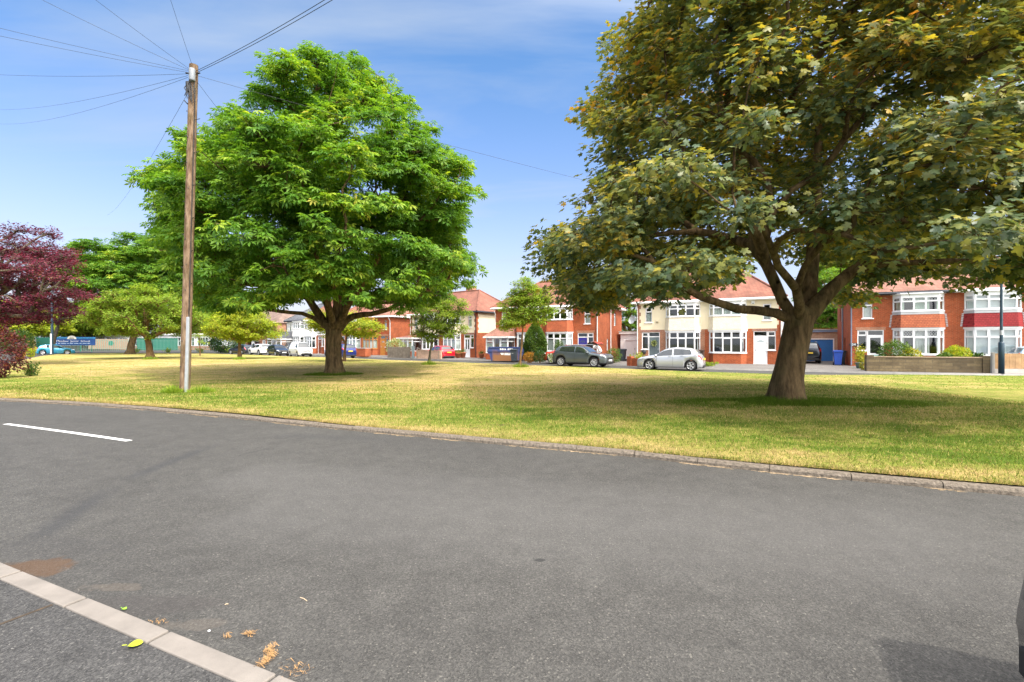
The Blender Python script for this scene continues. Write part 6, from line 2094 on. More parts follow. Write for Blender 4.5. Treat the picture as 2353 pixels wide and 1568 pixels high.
_o = bpy.data.objects['roof_box']; _o.location = (c[0], c[1], .1); _o.rotation_euler = (0, 0, math.atan2(.83, -.55))
c = PT(128, 813, 69)
vehicle('parked_car', 'turquoise hatchback parked before the school sign at the far left', 'car', (c[0], c[1]), (.74, .67), HATCH, 4.1, 1.75, 1.5, 2.55, PAINT['turquoise_paint'], group=CARG, wheel_r=.33)
V1 = Vector((-U1.y, U1.x))
c = Vector((24.45, 40.0))
vehicle('parked_car', 'black estate car parked nose in before the blue garage door', 'car', (c.x, c.y), (V1.x, V1.y), ESTATE, 4.5, 1.78, 1.68, 2.6, PAINT['black_paint'], z=.1, group=CARG, rack='rail')
c = PG + U1 * 9.3 - V1 * 2.9
vehicle('parked_car', 'pale blue car behind the wooden fence at the right edge', 'car', (c.x, c.y), (U1.x, U1.y), HATCH, 4.1, 1.75, 1.5, 2.55, PAINT['pale_blue_paint'], z=.1, group=CARG)
c = Vector(PT(1306, 830, 39.6)[:2])
vehicle('parked_car', 'orange red car with open tailgate behind the dark grey crossover', 'car', (c.x, c.y), (-.86, .5), HATCH, 4.1, 1.75, 1.5, 2.55, PAINT['orange_red_paint'], z=.1, group=CARG, boot_open=True)
# the dark car beside the photographer: its tail corner shows at the lower right
h_ = Vector((KD.x, KD.y)); n_ = Vector((-h_.y, h_.x))
tail = Vector((2.465, 2.46))                                  # far rear corner
c = tail + h_ * 2.03 - n_ * .88
vehicle('parked_car', 'dark navy car at the lower right corner, only its tail corner in view', 'car', (c.x, c.y), (h_.x, h_.y), HATCH, 4.05, 1.76, 1.46, 2.52, PAINT['navy_paint'])
# ------------------------------------------------------------------ lettering as flat mesh
def text_mesh(name, body, size, mat, parent, Mx, extrude=0.004):
    cu = bpy.data.curves.new(name, 'FONT')
    cu.body = body; cu.size = size; cu.extrude = extrude; cu.align_x = 'CENTER'; cu.align_y = 'CENTER'
    to = bpy.data.objects.new(name, cu); COL.objects.link(to)
    bpy.context.view_layer.update()
    me = bpy.data.meshes.new_from_object(to)
    bpy.data.objects.remove(to); bpy.data.curves.remove(cu)
    me.name = name
    me.materials.clear(); me.materials.append(mat)
    me.transform(Mx)
    o = bpy.data.objects.new(name, me); COL.objects.link(o); o.parent = parent
    return o


FACE = Matrix.Rotation(math.radians(90), 4, 'X')            # lettering stands up, read from -y

# ------------------------------------------------------------------ telephone pole
g = G(424, 901, 0.085)
POLE = Vector((g[0], g[1], 0.05))
TOP = Vector(PT(445, 150, g[1]))
M['pole_wood'] = bark_mat('creosoted_pole', (0.10, 0.06, 0.035), (0.25, 0.175, 0.115), 12.0, 0.4)
root = thing('telephone_pole', 'tall brown wooden telephone pole with grey steel cable guard, leaning slightly', 'pole', tuple(POLE))
ax = TOP - POLE
ln = ax.length
mb = MB()
n = 26
mb.tube([ax * (i / n) + Vector((random.uniform(-.004, .004), random.uniform(-.004, .004), 0)) for i in range(n + 1)], [0.158 - 0.028 * i / n for i in range(n + 1)], 18)
mb.build('shaft', M['pole_wood'], root)
at = lambda h: ax * (h / ln)
mb = MB()
Mg = Matrix.Translation(at(0) + Vector((0.125, -0.15, 0))) @ Matrix.Shear('XY', 4, (ax.x / ax.z, ax.y / ax.z))
mb.box(-.05, .05, 0, .07, 0, 2.55, 0, Mg)
mb.build('cable_guard', M['steel'], root, bevel=.012)
mb = MB()
for dx, dy in ((.125, -.105), (.14, -.085)):
    mb.tube([at(2.4) + Vector((dx, dy, 0)), at(6) + Vector((dx * .95, dy * .95, 0)), at(10.2) + Vector((dx * .92, dy * .92, 0))], .008, 6)
mb.build('riser_cable', M['black_plastic'], root)
mb = MB()
p = at(ln - .62) + Vector((.07, -.17, 0))
mb.lathe([(.0, .42), (.085, .41), (.095, .38), (.095, .04), (.09, 0), (.0, 0)], 14, 0, Matrix.Translation(p))
mb.build('junction_box', pm('grey_box', (0.20, 0.22, 0.24), 0.5, 0.06), root)
mb = MB()
for k in range(9):
    a = Vector((random.uniform(-.16, .2), -.12, 0)) + at(ln - .6)
    mb.tube([a, a + Vector((random.uniform(-.12, .14), -.06, -.25)), a + Vector((random.uniform(-.14, .18), -.03, -random.uniform(.45, .75)))], .014, 5)
for sx in (-1, 1):
    mb.tube([at(ln - .3) + Vector((sx * .1, -.02, 0)), at(ln - .3) + Vector((sx * .24, -.04, .02))], .022, 6)
mb.tube([at(ln - 1.35) + Vector((-.12, -.03, 0)), at(ln - 1.3) + Vector((-.26, -.05, .1))], .018, 6)
mb.tube([at(ln - .95) + Vector((-.13, -.1, 0)), at(ln - .6) + Vector((-.16, -.08, 0))], .045, 7)
mb.build('cable_clamp', M['black_plastic'], root)
for k in range(13):
    h = 3.1 + k * .55
    s = 1 if k % 2 else -1
    mb = MB()
    L_ = .16 if k in (9, 11) else .05
    mb.tube([at(h) + Vector((s * .125, -.06, 0)), at(h) + Vector((s * (.14 + L_), -.07, .03))], .011, 5)
    mb.build('step_iron', M['black_plastic'], root)
for k in range(11):
    h = .9 + k * .85
    mb = MB(); mb.ball(at(h) + Vector((random.uniform(-.09, .03), -.15, 0)), (.016, .012, .026), 8); mb.build('knot', M['rim_dark'], root)

attach = TOP - Vector((0, 0, .28))
wires = [
    ((-700, -118), 12, -.12, .06, 'upper of two thin cables running left from the pole top out of the frame'),
    ((-700, -78), 12, -.12, .0, 'lower of two thin cables running left from the pole top out of the frame'),
    ((-200, -152), 12, -.1, .08, 'thin cable rising left from the pole top, third from the bottom on that side'),
    ((40, -140), 12, -.08, .1, 'thin cable rising steeply left from the pole top'),
    ((352, -125), 13.5, -.02, .25, 'thin cable rising almost straight up from the pole top'),
    ((1010, -170), 9, .1, .05, 'left one of two close thick cables rising right from the pole top'),
    ((1030, -166), 9, .13, .0, 'right one of two close thick cables rising right from the pole top'),
    ((-300, 140), 30, -.16, -.04, 'nearly level cable running left from the pole top'),
    ((-60, 246), 45, -.16, -.1, 'upper cable sinking gently left from the pole top'),
    ((-10, 284), 42, -.16, -.16, 'lower cable sinking gently left from the pole top'),
    ((245, 495), 60, -.2, -.75, 'cable dropping steeply left from below the grey box'),
    ((866, 690), 64, .14, -.3, 'cable dropping right from the pole towards the chestnut crown'),
    ((2188, 595), 35.5, .14, -.1, 'long far cable crossing the open sky between the two big trees'),
]
for (x, y), d, dx, dz, lb in wires:
    a = attach + Vector((dx, -.06, dz)); b = Vector(PT(x, y, d))
    L = (b - a).length
    sag = L * .012
    pts = [a + (b - a) * (i / 24) - Vector((0, 0, sag * 4 * (i / 24) * (1 - i / 24))) for i in range(25)]
    mb = MB(); mb.tube(pts, .0055 if d > 20 else .008 if d < 10 else .005, 5)
    tag(mb.build('telephone_cable', M['black_plastic']), lb, 'cable', 'cables fanning out from the telephone pole')

# ------------------------------------------------------------------ street lamp, right
g = G(2300.5, 858.5, 0.1)
root = thing('street_lamp', 'dark blue street lamp column before the red panelled house at the right edge', 'lamp post', (g[0], g[1], 0.1))
mb = MB(); mb.lathe([(.0, 0), (.125, 0), (.125, 1.62), (.10, 1.68), (.0, 1.68)], 16); mb.build('base', M['lamp_dark'], root)
mb = MB(); mb.lathe([(.075, 1.66), (.07, 2.05)], 12); mb.lathe([(.062, 2.3), (.055, 5.6)], 12); mb.tube([(0, 0, 5.6), (0, -.1, 5.9), (0, -.5, 6.05)], .05, 8); mb.build('column', M['lamp_dark'], root)
mb = MB(); mb.lathe([(.068, 2.05), (.066, 2.3)], 12); mb.build('number_band', M['steel'], root)
mb = MB(); mb.ball((0, -.8, 6.05), (.16, .36, .1), 12); mb.build('lantern', M['steel'], root)
# dark post with a white strip at the far left
g = G(119, 814.5, 0.085)
root = thing('sign_post', 'dark post with a white reflective strip in front of the turquoise car', 'post', (g[0], g[1], .07))
mb = MB(); mb.tube([(0, 0, 0), (0, 0, 8.2)], [.17, .12], 10); mb.build('column', M['lamp_dark'], root)
mb = MB(); mb.box(-.07, .1, -.20, -.165, .1, 2.9); mb.build('reflective_strip', M['paint_white'], root)

# ------------------------------------------------------------------ school fence, sign and screens
def seg_fence(name, label, pts, H, sp, pale_w, m, posts, group=None, z=0.0, m_post=None):
    root = thing(name, label, 'fence', (pts[0][0], pts[0][1], z), 0, group)
    o = Vector(pts[0])
    mb = MB(); pb = []
    for a, b in zip(pts[:-1], pts[1:]):
        a, b = Vector(a) - o, Vector(b) - o
        L = (b - a).length
        Mx = Matrix.Translation((a.x, a.y, 0)) @ Matrix.Rotation(math.atan2((b - a).y, (b - a).x), 4, 'Z')
        for zr in (.45, H - .4): mb.box(0, L, .0, .05, zr, zr + .06, 0, Mx)
        n = int(L / sp)
        for i in range(n):
            x = (i + .5) * L / n
            v = [(x - pale_w / 2, -.02, .08), (x + pale_w / 2, -.02, .08), (x + pale_w / 2, -.02, H - .1), (x, -.02, H), (x - pale_w / 2, -.02, H - .1)]
            v += [(p[0], .0, p[2]) for p in v]
            mb.add(v, [(0, 1, 2, 3, 4), (9, 8, 7, 6, 5), (0, 4, 9, 5), (1, 6, 7, 2), (2, 7, 8, 3), (3, 8, 9, 4)], 0, Mx)
        k = max(1, int(L / posts))
        for i in range(k + 1): pb.append(Mx @ Matrix.Translation((L * i / k, .03, 0)))
    mb.build('palings', m, root)
    for P in pb:
        q = MB(); q.box(-.05, .05, .025, .12, 0, H - .05, 0, P); q.build('post', m_post or m, root)
    return root


M['pale_steel'] = pm('pale_grey_green_steel', (0.13, 0.24, 0.20), 0.5, 0.1)
fa = PT(108, 800, 86)[:2]; fb = PT(185, 800, 93)[:2]; fc = PT(300, 800, 99)[:2]; fd = PT(545, 800, 97)[:2]
seg_fence('palisade_fence', 'tall pale steel palisade fence in front of the school', [fa, fb, fc, fd], 2.45, .30, .075, M['pale_steel'], 9.0, m_post=M['green_steel'])
p = PT(84, 800, 84)
root = thing('steel_gate', 'solid dark green steel gate panel at the left end of the school fence', 'gate', (p[0], p[1], 0), math.radians(40))
mb = MB(); mb.box(0, 1.9, 0, .08, .1, 2.65); mb.build('panel', M['green_steel'], root)
for x_ in (0, 1.9):
    mb = MB(); mb.box(x_ - .08, x_ + .08, -.04, .12, 0, 2.75); mb.build('post', M['green_steel'], root)
p = PT(120, 785, 84.5)
root = thing('school_sign', 'blue school sign board with white lettering and cream crest behind the turquoise car', 'sign', (p[0], p[1], 0), math.radians(38))
W_ = 6.0
mb = MB(); mb.box(-.3, W_ - .3, 0, .05, 1.25, 2.75); mb.build('board', pm('sign_blue', (0.012, 0.07, 0.24), 0.4, .05), root)
mb = MB(); mb.box(-.3, W_ - .3, -.006, -.001, 2.45, 2.7); mb.build('top_band', pm('sign_light_blue', (0.03, 0.22, 0.42), 0.4, .05), root)
for x_ in (.2, W_ - .8):
    mb = MB(); mb.box(x_ - .05, x_ + .05, .05, .13, 0, 2.7); mb.build('post', M['green_steel'], root)
mb = MB()
mb.add([(2.5, -.012, 2.35)] + [(2.5 + .62 * math.cos(math.pi * k / 14), -.012, 2.35 + .62 * math.sin(math.pi * k / 14)) for k in range(15)], [(0, i + 1, i + 2) for i in range(14)])
mb.add([(p_[0], .05, p_[2]) for p_ in mb.v[:]], [(0, i + 2, i + 1) for i in range(14)])
cr = mb.build('crest', pm('crest_cream', (0.75, 0.73, 0.6), 0.5, .05), root)
mb = MB(); mb.box(2.2, 2.8, -.018, -.013, 2.42, 2.52); mb.box(2.28, 2.72, -.018, -.013, 2.66, 2.72); mb.build('crest_mark', M['trim'], cr)
text_mesh('lettering', 'Meadow  Junior  School', .46, M['paint_white'], root, Matrix.Translation((2.72, -.012, 1.98)) @ FACE)
mb = MB()
x_ = .1
for w_ in (.5, .25, .7, .2, .45, .6, .3, .55, .35):
    mb.box(x_, x_ + w_, -.008, -.001, 1.52, 1.64); x_ += w_ + .12
mb.build('small_print', pm('small_print', (0.4, 0.55, 0.7), 0.5, .05), root)
a = Vector(PT(203, 800, 103)[:2]); b = Vector(PT(296, 800, 105)[:2])
root = thing('timber_screen', 'brown boarded screen with small round green sign behind the school fence', 'screen', (a.x, a.y, 0), math.atan2((b - a).y, (b - a).x))
mb = MB(); L = (b - a).length
for k in range(int(L / .3)): mb.box(k * .3, k * .3 + .28, 0, .05, .3, 2.5)
mb.build('boards', pm('brown_boards', (0.30, 0.21, 0.14), 0.85, .15), root)
mb = MB(); mb.tube([(L * .55, -.05, 1.6), (L * .55, -.01, 1.6)], .5, 14); mb.build('round_sign', M['green_steel'], root)
for k, (x0, x1, lb) in enumerate(((315, 352, 'dark green storage container behind the fence and the broad tree trunk'), (352, 394, 'dark green shed right of the container behind the fence'))):
    a = Vector(PT(x0, 800, 106)[:2]); b = Vector(PT(x1, 800, 106)[:2])
    root = thing('storage_container', lb, 'container', (a.x, a.y, 0), math.atan2((b - a).y, (b - a).x))
    mb = MB(); L = (b - a).length - .3
    for q in range(int(L / .4)): mb.box(q * .4, q * .4 + .2, -.03, 0, .15, 2.5)
    mb.box(0, L, 0, 2.4, .1, 2.6)
    mb.build('shell', M['green_steel'], root)
    mb = MB(); mb.box(-.05, L + .05, -.08, 2.45, 2.6, 2.7); mb.build('roof', M['green_steel'], root)

# ------------------------------------------------------------------ skip and bins
p0 = Vector(G(1131, 829.2, .1)); p1 = Vector(G(1189, 829.6, .1))
hd = (p1 - p0).normalized()
root = thing('skip', 'blue and rusty builders skip standing before the red brick house', 'skip', (p0.x - .45, p0.y + .15, .1), math.atan2(hd.y, hd.x))
L, Wd_, Hh = 3.25, 1.5, 1.22
mb = MB()
sec = [(0.0, .62), (.16, .62), (.34, 0.0), (L - .34, 0.0), (L, .62), (L, .98), (L - .12, Hh), (.12, Hh), (0.0, .98)]
v = [(x, 0, z) for x, z in sec] + [(x, Wd_, z) for x, z in sec]
k = len(sec)
t = NT('skip_paint')
nz = t.noise(t.obj(), 1.3, 5.0)
s_ = t.n('SeparateXYZ'); t.set(s_, '0', t.obj())
rust = t.maprange(t.math('ADD', t.math('MULTIPLY', nz, .5), t.math('MULTIPLY', s_.outputs[2], -.45)), -.2, .02)
edge = t.maprange(t.math('ABSOLUTE', t.math('SUBTRACT', s_.outputs[0], L / 2)), 1.05, 1.25, 1.0, 0.0)
t.principled(Base_Color=t.mix(t.math('MULTIPLY', rust, edge), (0.035, 0.055, 0.16), (0.24, 0.105, 0.04)), Roughness=0.7)
M['skip'] = t.mat
mb.add(v, [tuple(range(k)), tuple(range(2 * k - 1, k - 1, -1))] + [(i, k + i, k + (i + 1) % k, (i + 1) % k) for i in range(k) if i not in (6,)], 0)
mb.build('hull', M['skip'], root, weld=True)
mb = MB()
mb.box(-.05, L + .05, -.05, 0.0, .82, .90, 0); mb.box(.08, L - .08, -.045, 0.0, Hh - .05, Hh + .03, 0); mb.box(.08, L - .08, Wd_, Wd_ + .05, Hh - .05, Hh + .03, 0)
for x_ in (.42, L - .5): mb.box(x_, x_ + .08, -.04, 0, .05, .82, 0)
mb.build('rail', M['skip'], root)
mb = MB()
for x_, w_, z_, h_ in ((1.15, .1, .98, .14), (1.3, .14, .98, .14), (1.48, .06, .98, .14), (1.58, .12, .98, .12), (1.85, .14, .98, .14), (2.03, .1, .98, .14), (2.17, .16, .98, .13), (1.2, .3, .64, .07), (1.55, .4, .64, .07), (2.0, .22, .64, .07), (1.25, .24, .54, .07), (1.55, .55, .52, .08)):
    mb.box(x_, x_ + w_, -.008, -.001, z_, z_ + h_)
mb.build('worn_lettering', M['paint_white'], root)


def wheelie(label, p, rz, m, lid=None, z=.1, group='wheelie bins before the houses', sticker=False):
    root = thing('wheelie_bin', label, 'bin', (p[0], p[1], z), rz, group)
    mb = MB()
    lo = [(-.2, -.22), (.2, -.22), (.2, .22), (-.2, .22)]; hi = [(-.28, -.32), (.28, -.32), (.28, .34), (-.28, .34)]
    mb.add([(x, y, .04) for x, y in lo] + [(x, y, .98) for x, y in hi], [(3, 2, 1, 0), (4, 5, 6, 7), (0, 1, 5, 4), (1, 2, 6, 5), (2, 3, 7, 6), (3, 0, 4, 7)])
    mb.box(-.30, .30, -.34, .36, .93, .985)
    mb.build('tub', m, root, bevel=.02)
    mb = MB(); mb.box(-.3, .3, -.37, .38, .99, 1.045); mb.add([(-.27, -.33, 1.045), (.27, -.33, 1.045), (.27, .36, 1.045), (-.27, .36, 1.045), (-.2, -.2, 1.09), (.2, -.2, 1.09), (.2, .3, 1.09), (-.2, .3, 1.09)], [(0, 1, 5, 4), (1, 2, 6, 5), (2, 3, 7, 6), (3, 0, 4, 7), (4, 5, 6, 7)])
    mb.tube([(-.25, .42, .97), (.25, .42, .97)], .018, 6)
    mb.build('lid', lid or m, root, bevel=.012)
    for s in (-1, 1):
        mb = MB(); mb.tube([(s * .2, .24, .1), (s * .27, .24, .1)], .1, 12); mb.build('wheel', M['tyre'], root)
    if sticker:
        mb = MB(); mb.box(-.16, 0.0, -.292, -.286, .7, .86, 0); mb.build('sticker', M['paint_white'], root)
    return root


RZ = math.atan2(U1.y, U1.x)
wheelie('dark grey wheelie bin with white sticker standing at the end of the skip', G(1180.5, 830.6, .1), -.2, M['bin_grey'], sticker=True)
wheelie('blue wheelie bin on the drive beside house 34', G(1924.5, 839.4, .1), RZ, M['bin_blue'])
q = G(1936, 838.6, .1); wheelie('black wheelie bin tucked behind the blue bin at house 34', (q[0] + .12, q[1] + .35), RZ, M['bin_grey'])
q = G(1430, 829.5, .1); wheelie('dark bin standing before the white garage', q, RZ, M['bin_grey'])
q = PF + U1 * 5.15 - V1 * .5; wheelie('brown wheelie bin against the cream house behind the silver car', (q.x, q.y), RZ, M['bin_brown'])

# ------------------------------------------------------------------ garden walls and fences
def wall_run(name, label, pts, H, th, m, cap=None, z=.1, piers=()):
    root = thing(name, label, 'wall', (pts[0][0], pts[0][1], z))
    o = Vector(pts[0])
    a = Vector(pts[0]) - o; b = Vector(pts[1]) - o
    L = (b - a).length
    root.rotation_euler = (0, 0, math.atan2((b - a).y, (b - a).x))
    mb = MB(); mb.box(0, L, 0, th, 0, H); mb.build('masonry', m, root)
    if cap: mb = MB(); mb.box(-.02, L + .02, -.03, th + .03, H, H + .055); mb.build('coping', cap, root, bevel=.008)
    for x_ in piers:
        mb = MB(); mb.box(x_, x_ + .36, -.05, th + .05, 0, H + .12); mb.build('pier', m, root)
    return root


a = G(1991, 852.8, .1); b = G(2276, 857.2, .1)
L = math.hypot(b[0] - a[0], b[1] - a[1])
wall_run('garden_wall', 'weathered brown stone garden wall in front of house 34', [a, b], .80, .22, M['stone_wall'], pm('stone_coping', (0.30, 0.22, 0.14), .9, .25, 2.0), piers=(-.02, L - .36))
a2 = G(2279, 857.6, .1); b2 = G(2800, 862.5, .1)
root = thing('panel_fence', 'low wooden panel fence with concrete posts at the right edge', 'fence', (a2[0], a2[1], .1), math.atan2(b2[1] - a2[1], b2[0] - a2[0]))
L = math.hypot(b2[0] - a2[0], b2[1] - a2[1])
nseg = int(L / 1.95)
for i in range(nseg + 1):
    mb = MB(); mb.box(i * 1.95, i * 1.95 + .13, -.02, .12, 0, 1.12 if i == 0 else 1.05); mb.build('post', M['concrete'], root, bevel=.01)
for i in range(nseg):
    x0 = i * 1.95 + .13
    mb = MB(); mb.box(x0, x0 + 1.82, .02, .07, 0, .24); mb.build('gravel_board', M['concrete'], root)
    mb = MB()
    for k in range(13): mb.box(x0 + k * .14, x0 + k * .14 + .135, .03 - .004 * (k % 2), .05, .25, 1.03)
    mb.box(x0, x0 + 1.82, .02, .07, 1.03, 1.06)
    mb.build('panel', M['fence_wood'], root)
a = G(890, 821.8, .1); b = G(944, 823.5, .1)
L = math.hypot(b[0] - a[0], b[1] - a[1])
root = thing('picket_fence', 'low weathered picket fence in front of the cream house porch', 'fence', (a[0], a[1], .1), math.atan2(b[1] - a[1], b[0] - a[0]))
mb = MB()
for k in range(int(L / .16)): mb.box(k * .16, k * .16 + .13, 0, .025, .1, 1.18 + .04 * math.sin(k * 2.1))
for zz in (.3, .9): mb.box(0, L, .025, .06, zz, zz + .08)
mb.build('pickets', M['old_wood'], root)
mb = MB(); mb.box(0, L, -.02, .08, 0, .1); mb.build('base_board', M['old_wood'], root)
p = G(949, 823.8, .1)
root = thing('gate_post', 'short grey painted post between picket fence and brick wall', 'post', (p[0], p[1], .1))
mb = MB(); mb.box(-.13, .13, -.13, .13, 0, 1.3); mb.build('shaft', M['grey_door'], root, bevel=.01)
mb = MB(); mb.box(-.06, .06, -.06, .06, 1.3, 1.75); mb.build('finial', M['grey_door'], root, bevel=.01)
a = G(956, 823.9, .1); b = G(1012, 825.2, .1)
L = math.hypot(b[0] - a[0], b[1] - a[1])
wl = wall_run('garden_wall', 'low pink brick wall with a sagging chain beside the red car', [a, b], .86, .22, M['brick_pale'])
mb = MB(); mb.tube([(.2 + (L - .4) * i / 16, -.06, 1.12 - .34 * 4 * (i / 16) * (1 - i / 16)) for i in range(17)], .028, 6); mb.tube([(.2, -.06, 0), (.2, -.06, 1.14)], .03, 6); mb.tube([(L - .2, -.06, 0), (L - .2, -.06, 1.14)], .03, 6)
mb.build('chain', M['old_wood'], wl)
a = G(814, 819.0, .1); b = G(839, 819.4, .1)
wall_run('garden_wall', 'low orange brick planter wall right of the dark blue car', [a, b], .95, .9, M['brick_orange'], M['concrete'])
a = G(1441, 840.4, .1); b = G(1474, 842, .1)
wall_run('garden_wall', 'short brick wall with a taller pier left of the silver car', [a, b], .55, .22, M['brick_orange'], piers=(0.0,))
p = PT(1824, 800, 43.6)
root = thing('side_gate', 'orange brown boarded gate beside the black car and maple trunk', 'gate', (p[0], p[1], .1), RZ)
mb = MB()
for k in range(8): mb.box(k * .13, k * .13 + .125, 0, .03, .05, 1.9)
mb.build('boards', pm('orange_stained_boards', (0.48, 0.22, 0.04), .8, .2, 6.0), root)
mb = MB(); mb.box(0, 1.04, .03, .06, .4, .5); mb.box(0, 1.04, .03, .06, 1.5, 1.6); mb.build('rail', M['fence_wood'], root)

# ------------------------------------------------------------------ on the houses
def hx(P, u, W, side, t, y=0.0):
    """plan point on a house front"""
    x = t if side == 'L' else W - t
    v = Vector((-u.y, u.x))
    return Vector(P) + u * x + v * y


p = hx(PG, U1, WG, 'L', .2, -.03)
root = thing('house_number', 'dark scalloped plaque with white number 34 on the red brick', 'house number', (p.x, p.y, 1.6), RZ)
mb = MB()
mb.box(-.2, .2, -.02, .02, -.11, .11); mb.box(-.25, -.2, -.02, .02, -.06, .06); mb.box(.2, .25, -.02, .02, -.06, .06)
mb.build('plaque', M['rim_dark'], root, bevel=.008)
text_mesh('digits', '34', .24, M['paint_white'], root, Matrix.Translation((0, -.024, 0)) @ FACE)
PE2 = along(PE, U1, WE)
p = hx(PE2, U1, WE, 'R', .2, -.03)
root = thing('wall_plaque', 'white oval plaque right of the dark blue door', 'plaque', (p.x, p.y, 1.35), RZ)
mb = MB(); mb.tube([(0, 0, 0), (0, -.04, 0)], .24, 20); o = mb.build('disc', M['paint_white'], root); o.scale = (1, 1, .68)
mb = MB(); mb.box(-.08, .02, -.05, -.041, -.03, .05); mb.build('mark', M['steel'], o)
p = hx(PF, U1, WF, 'L', 1.45, -.02)
root = thing('door_wreath', 'round leafy wreath hanging on the grey door', 'wreath', (p.x, p.y, 1.68), RZ)
rng = np.random.default_rng(3)
n = 420
a_ = rng.uniform(0, 2 * np.pi, n); r_ = .17 + rng.normal(0, .035, n)
pos = np.stack((r_ * np.cos(a_), -.03 + rng.normal(0, .025, n), r_ * np.sin(a_)), 1)
v, l, s, nt = leaf_cloud(pos, rng.normal(0, 1, (n, 3)), rng.normal(0, 1, (n, 3)) + np.array([0, -1, 0]), np.full(n, .09), *LEAF_PLAIN)
np_mesh('leaves', v, l, s, M['leaf_pale'], root, attrs={'rnd': np.repeat(rng.uniform(0, 1, n), nt)})
mb = MB(); mb.tube([(.17 * math.cos(k * .4), 0, .17 * math.sin(k * .4)) for k in range(17)], .03, 6); mb.build('hoop', M['bark_brown'], root)
p = hx(PF, U1, WF, 'L', .02, -.02)
root = thing('satellite_dish', 'grey satellite dish on the left corner of the cream house', 'satellite dish', (p.x, p.y, 3.65), RZ)
mb = MB(); mb.lathe([(.0, 0), (.15, .02), (.27, .07), (.34, .12)], 18, 0, Matrix.Translation((-.3, -.3, 0)) @ Matrix.Rotation(math.radians(75), 4, 'X') @ Matrix.Rotation(math.radians(-25), 4, 'Y')); mb.build('dish', pm('dish_grey', (0.42, 0.44, 0.45), .5, .08), root)
mb = MB(); mb.tube([(0, 0, 0), (-.2, -.1, 0), (-.3, -.28, 0)], .02, 6); mb.tube([(-.3, -.3, -.25), (-.32, -.62, -.12)], .014, 5); mb.build('arm', M['steel'], root)
for P_, u_, W_, sd, t_, lb in ((PF, U1, WF, 'L', 1.72, 'cream alarm box on the cream house above the wreath door'), (along(PF, U1, WF), U1, WF, 'R', 1.95, 'white alarm box under the gutter above the white door')):
    p = hx(P_, u_, W_, sd, t_, -.03)
    z_ = 3.42 if sd == 'L' else 4.7
    root = thing('alarm_box', lb, 'alarm box', (p.x, p.y, z_), RZ)
    mb = MB(); mb.box(-.12, .12, -.06, .03, 0, .26); mb.build('cover', M['cream'] if sd == 'L' else M['upvc'], root, bevel=.02)
    mb = MB(); mb.box(-.08, .08, -.065, -.061, .03, .07); mb.build('label_strip', M['trim'], root)
p = hx(PF, U1, WF, 'L', .62, -.12)
root = thing('hanging_planter', 'dark half round wall planter under the hall window of the cream house', 'planter', (p.x, p.y, .95), RZ)
mb = MB(); mb.ball((0, 0, 0), (.2, .1, .2), 12); mb.build('basket', M['rim_dark'], root)
for i, (x, y, lb, m_, lm_) in enumerate(((1606 / 1.0, 0, '', '', ''),)):
    pass
for i, (px_, py_, s_, lb, lm_) in enumerate(((1063.5, 822.2, .34, 'terracotta pot with small plant left of the white glazed door', 'leaf_mid'), (1052, 822.6, .32, 'terracotta pot between the red car and the glazed door', 'leaf_mid'),
                                           (1106, 823.4, .28, 'terracotta pot at the corner of the brick side wall, beside the skip', 'leaf_mid'))):
    p = G(px_, py_, .1)
    root = thing('plant_pot', lb, 'plant pot', (p[0], p[1], .1), 0, 'terracotta pots before the cream and brick house')
    mb = MB(); mb.lathe([(0, 0), (s_ * .65, 0), (s_ * .95, s_ * 1.5), (s_ * 1.05, s_ * 1.5), (s_ * 1.05, s_ * 1.75), (s_ * .9, s_ * 1.75), (s_ * .8, s_ * 1.6), (0, s_ * 1.6)], 14); mb.build('pot', M['terracotta'], root)
    n = 160
    pos = rng.normal(0, 1, (n, 3)) * np.array([s_ * .5, s_ * .5, s_ * .35]) + np.array([0, 0, s_ * 2.1])
    v, l, s, nt = leaf_cloud(pos, rng.normal(0, 1, (n, 3)), rng.normal(0, .6, (n, 3)) + np.array([0, 0, 1]), np.full(n, .12), *LEAF_PLAIN)
    np_mesh('foliage', v, l, s, M[lm_], root, attrs={'rnd': np.repeat(rng.uniform(0, 1, n), nt)})
p = G(1975, 846.5, .1)
root = thing('plant_pot', 'grey green pot with yellow flowering plant beside the stone wall', 'plant pot', (p[0], p[1], .1))
mb = MB(); mb.lathe([(0, 0), (.17, 0), (.24, .34), (.27, .36), (.22, .38), (0, .36)], 14); mb.build('pot', pm('grey_green_glaze', (0.13, 0.2, 0.19), .35, .1), root)
n = 600
pos = rng.normal(0, 1, (n, 3)) * np.array([.14, .14, .3]) + np.array([0, 0, .75])
v, l, s, nt = leaf_cloud(pos, rng.normal(0, .6, (n, 3)) + np.array([0, 0, .6]), rng.normal(0, 1, (n, 3)), np.full(n, .11), *LEAF_PLAIN)
np_mesh('foliage', v, l, s, M['leaf_yellow'], root, attrs={'rnd': np.repeat(rng.uniform(0, 1, n), nt)})
p = G(1984, 850.5, .1)
bush('yellow_plant', 'yellow flowered plant hanging at the left end of the stone wall', 'plant', (p[0], p[1] + .05, .1), (.14, .14, .36), M['leaf_yellow'], 350, .1, 131, stems=4)
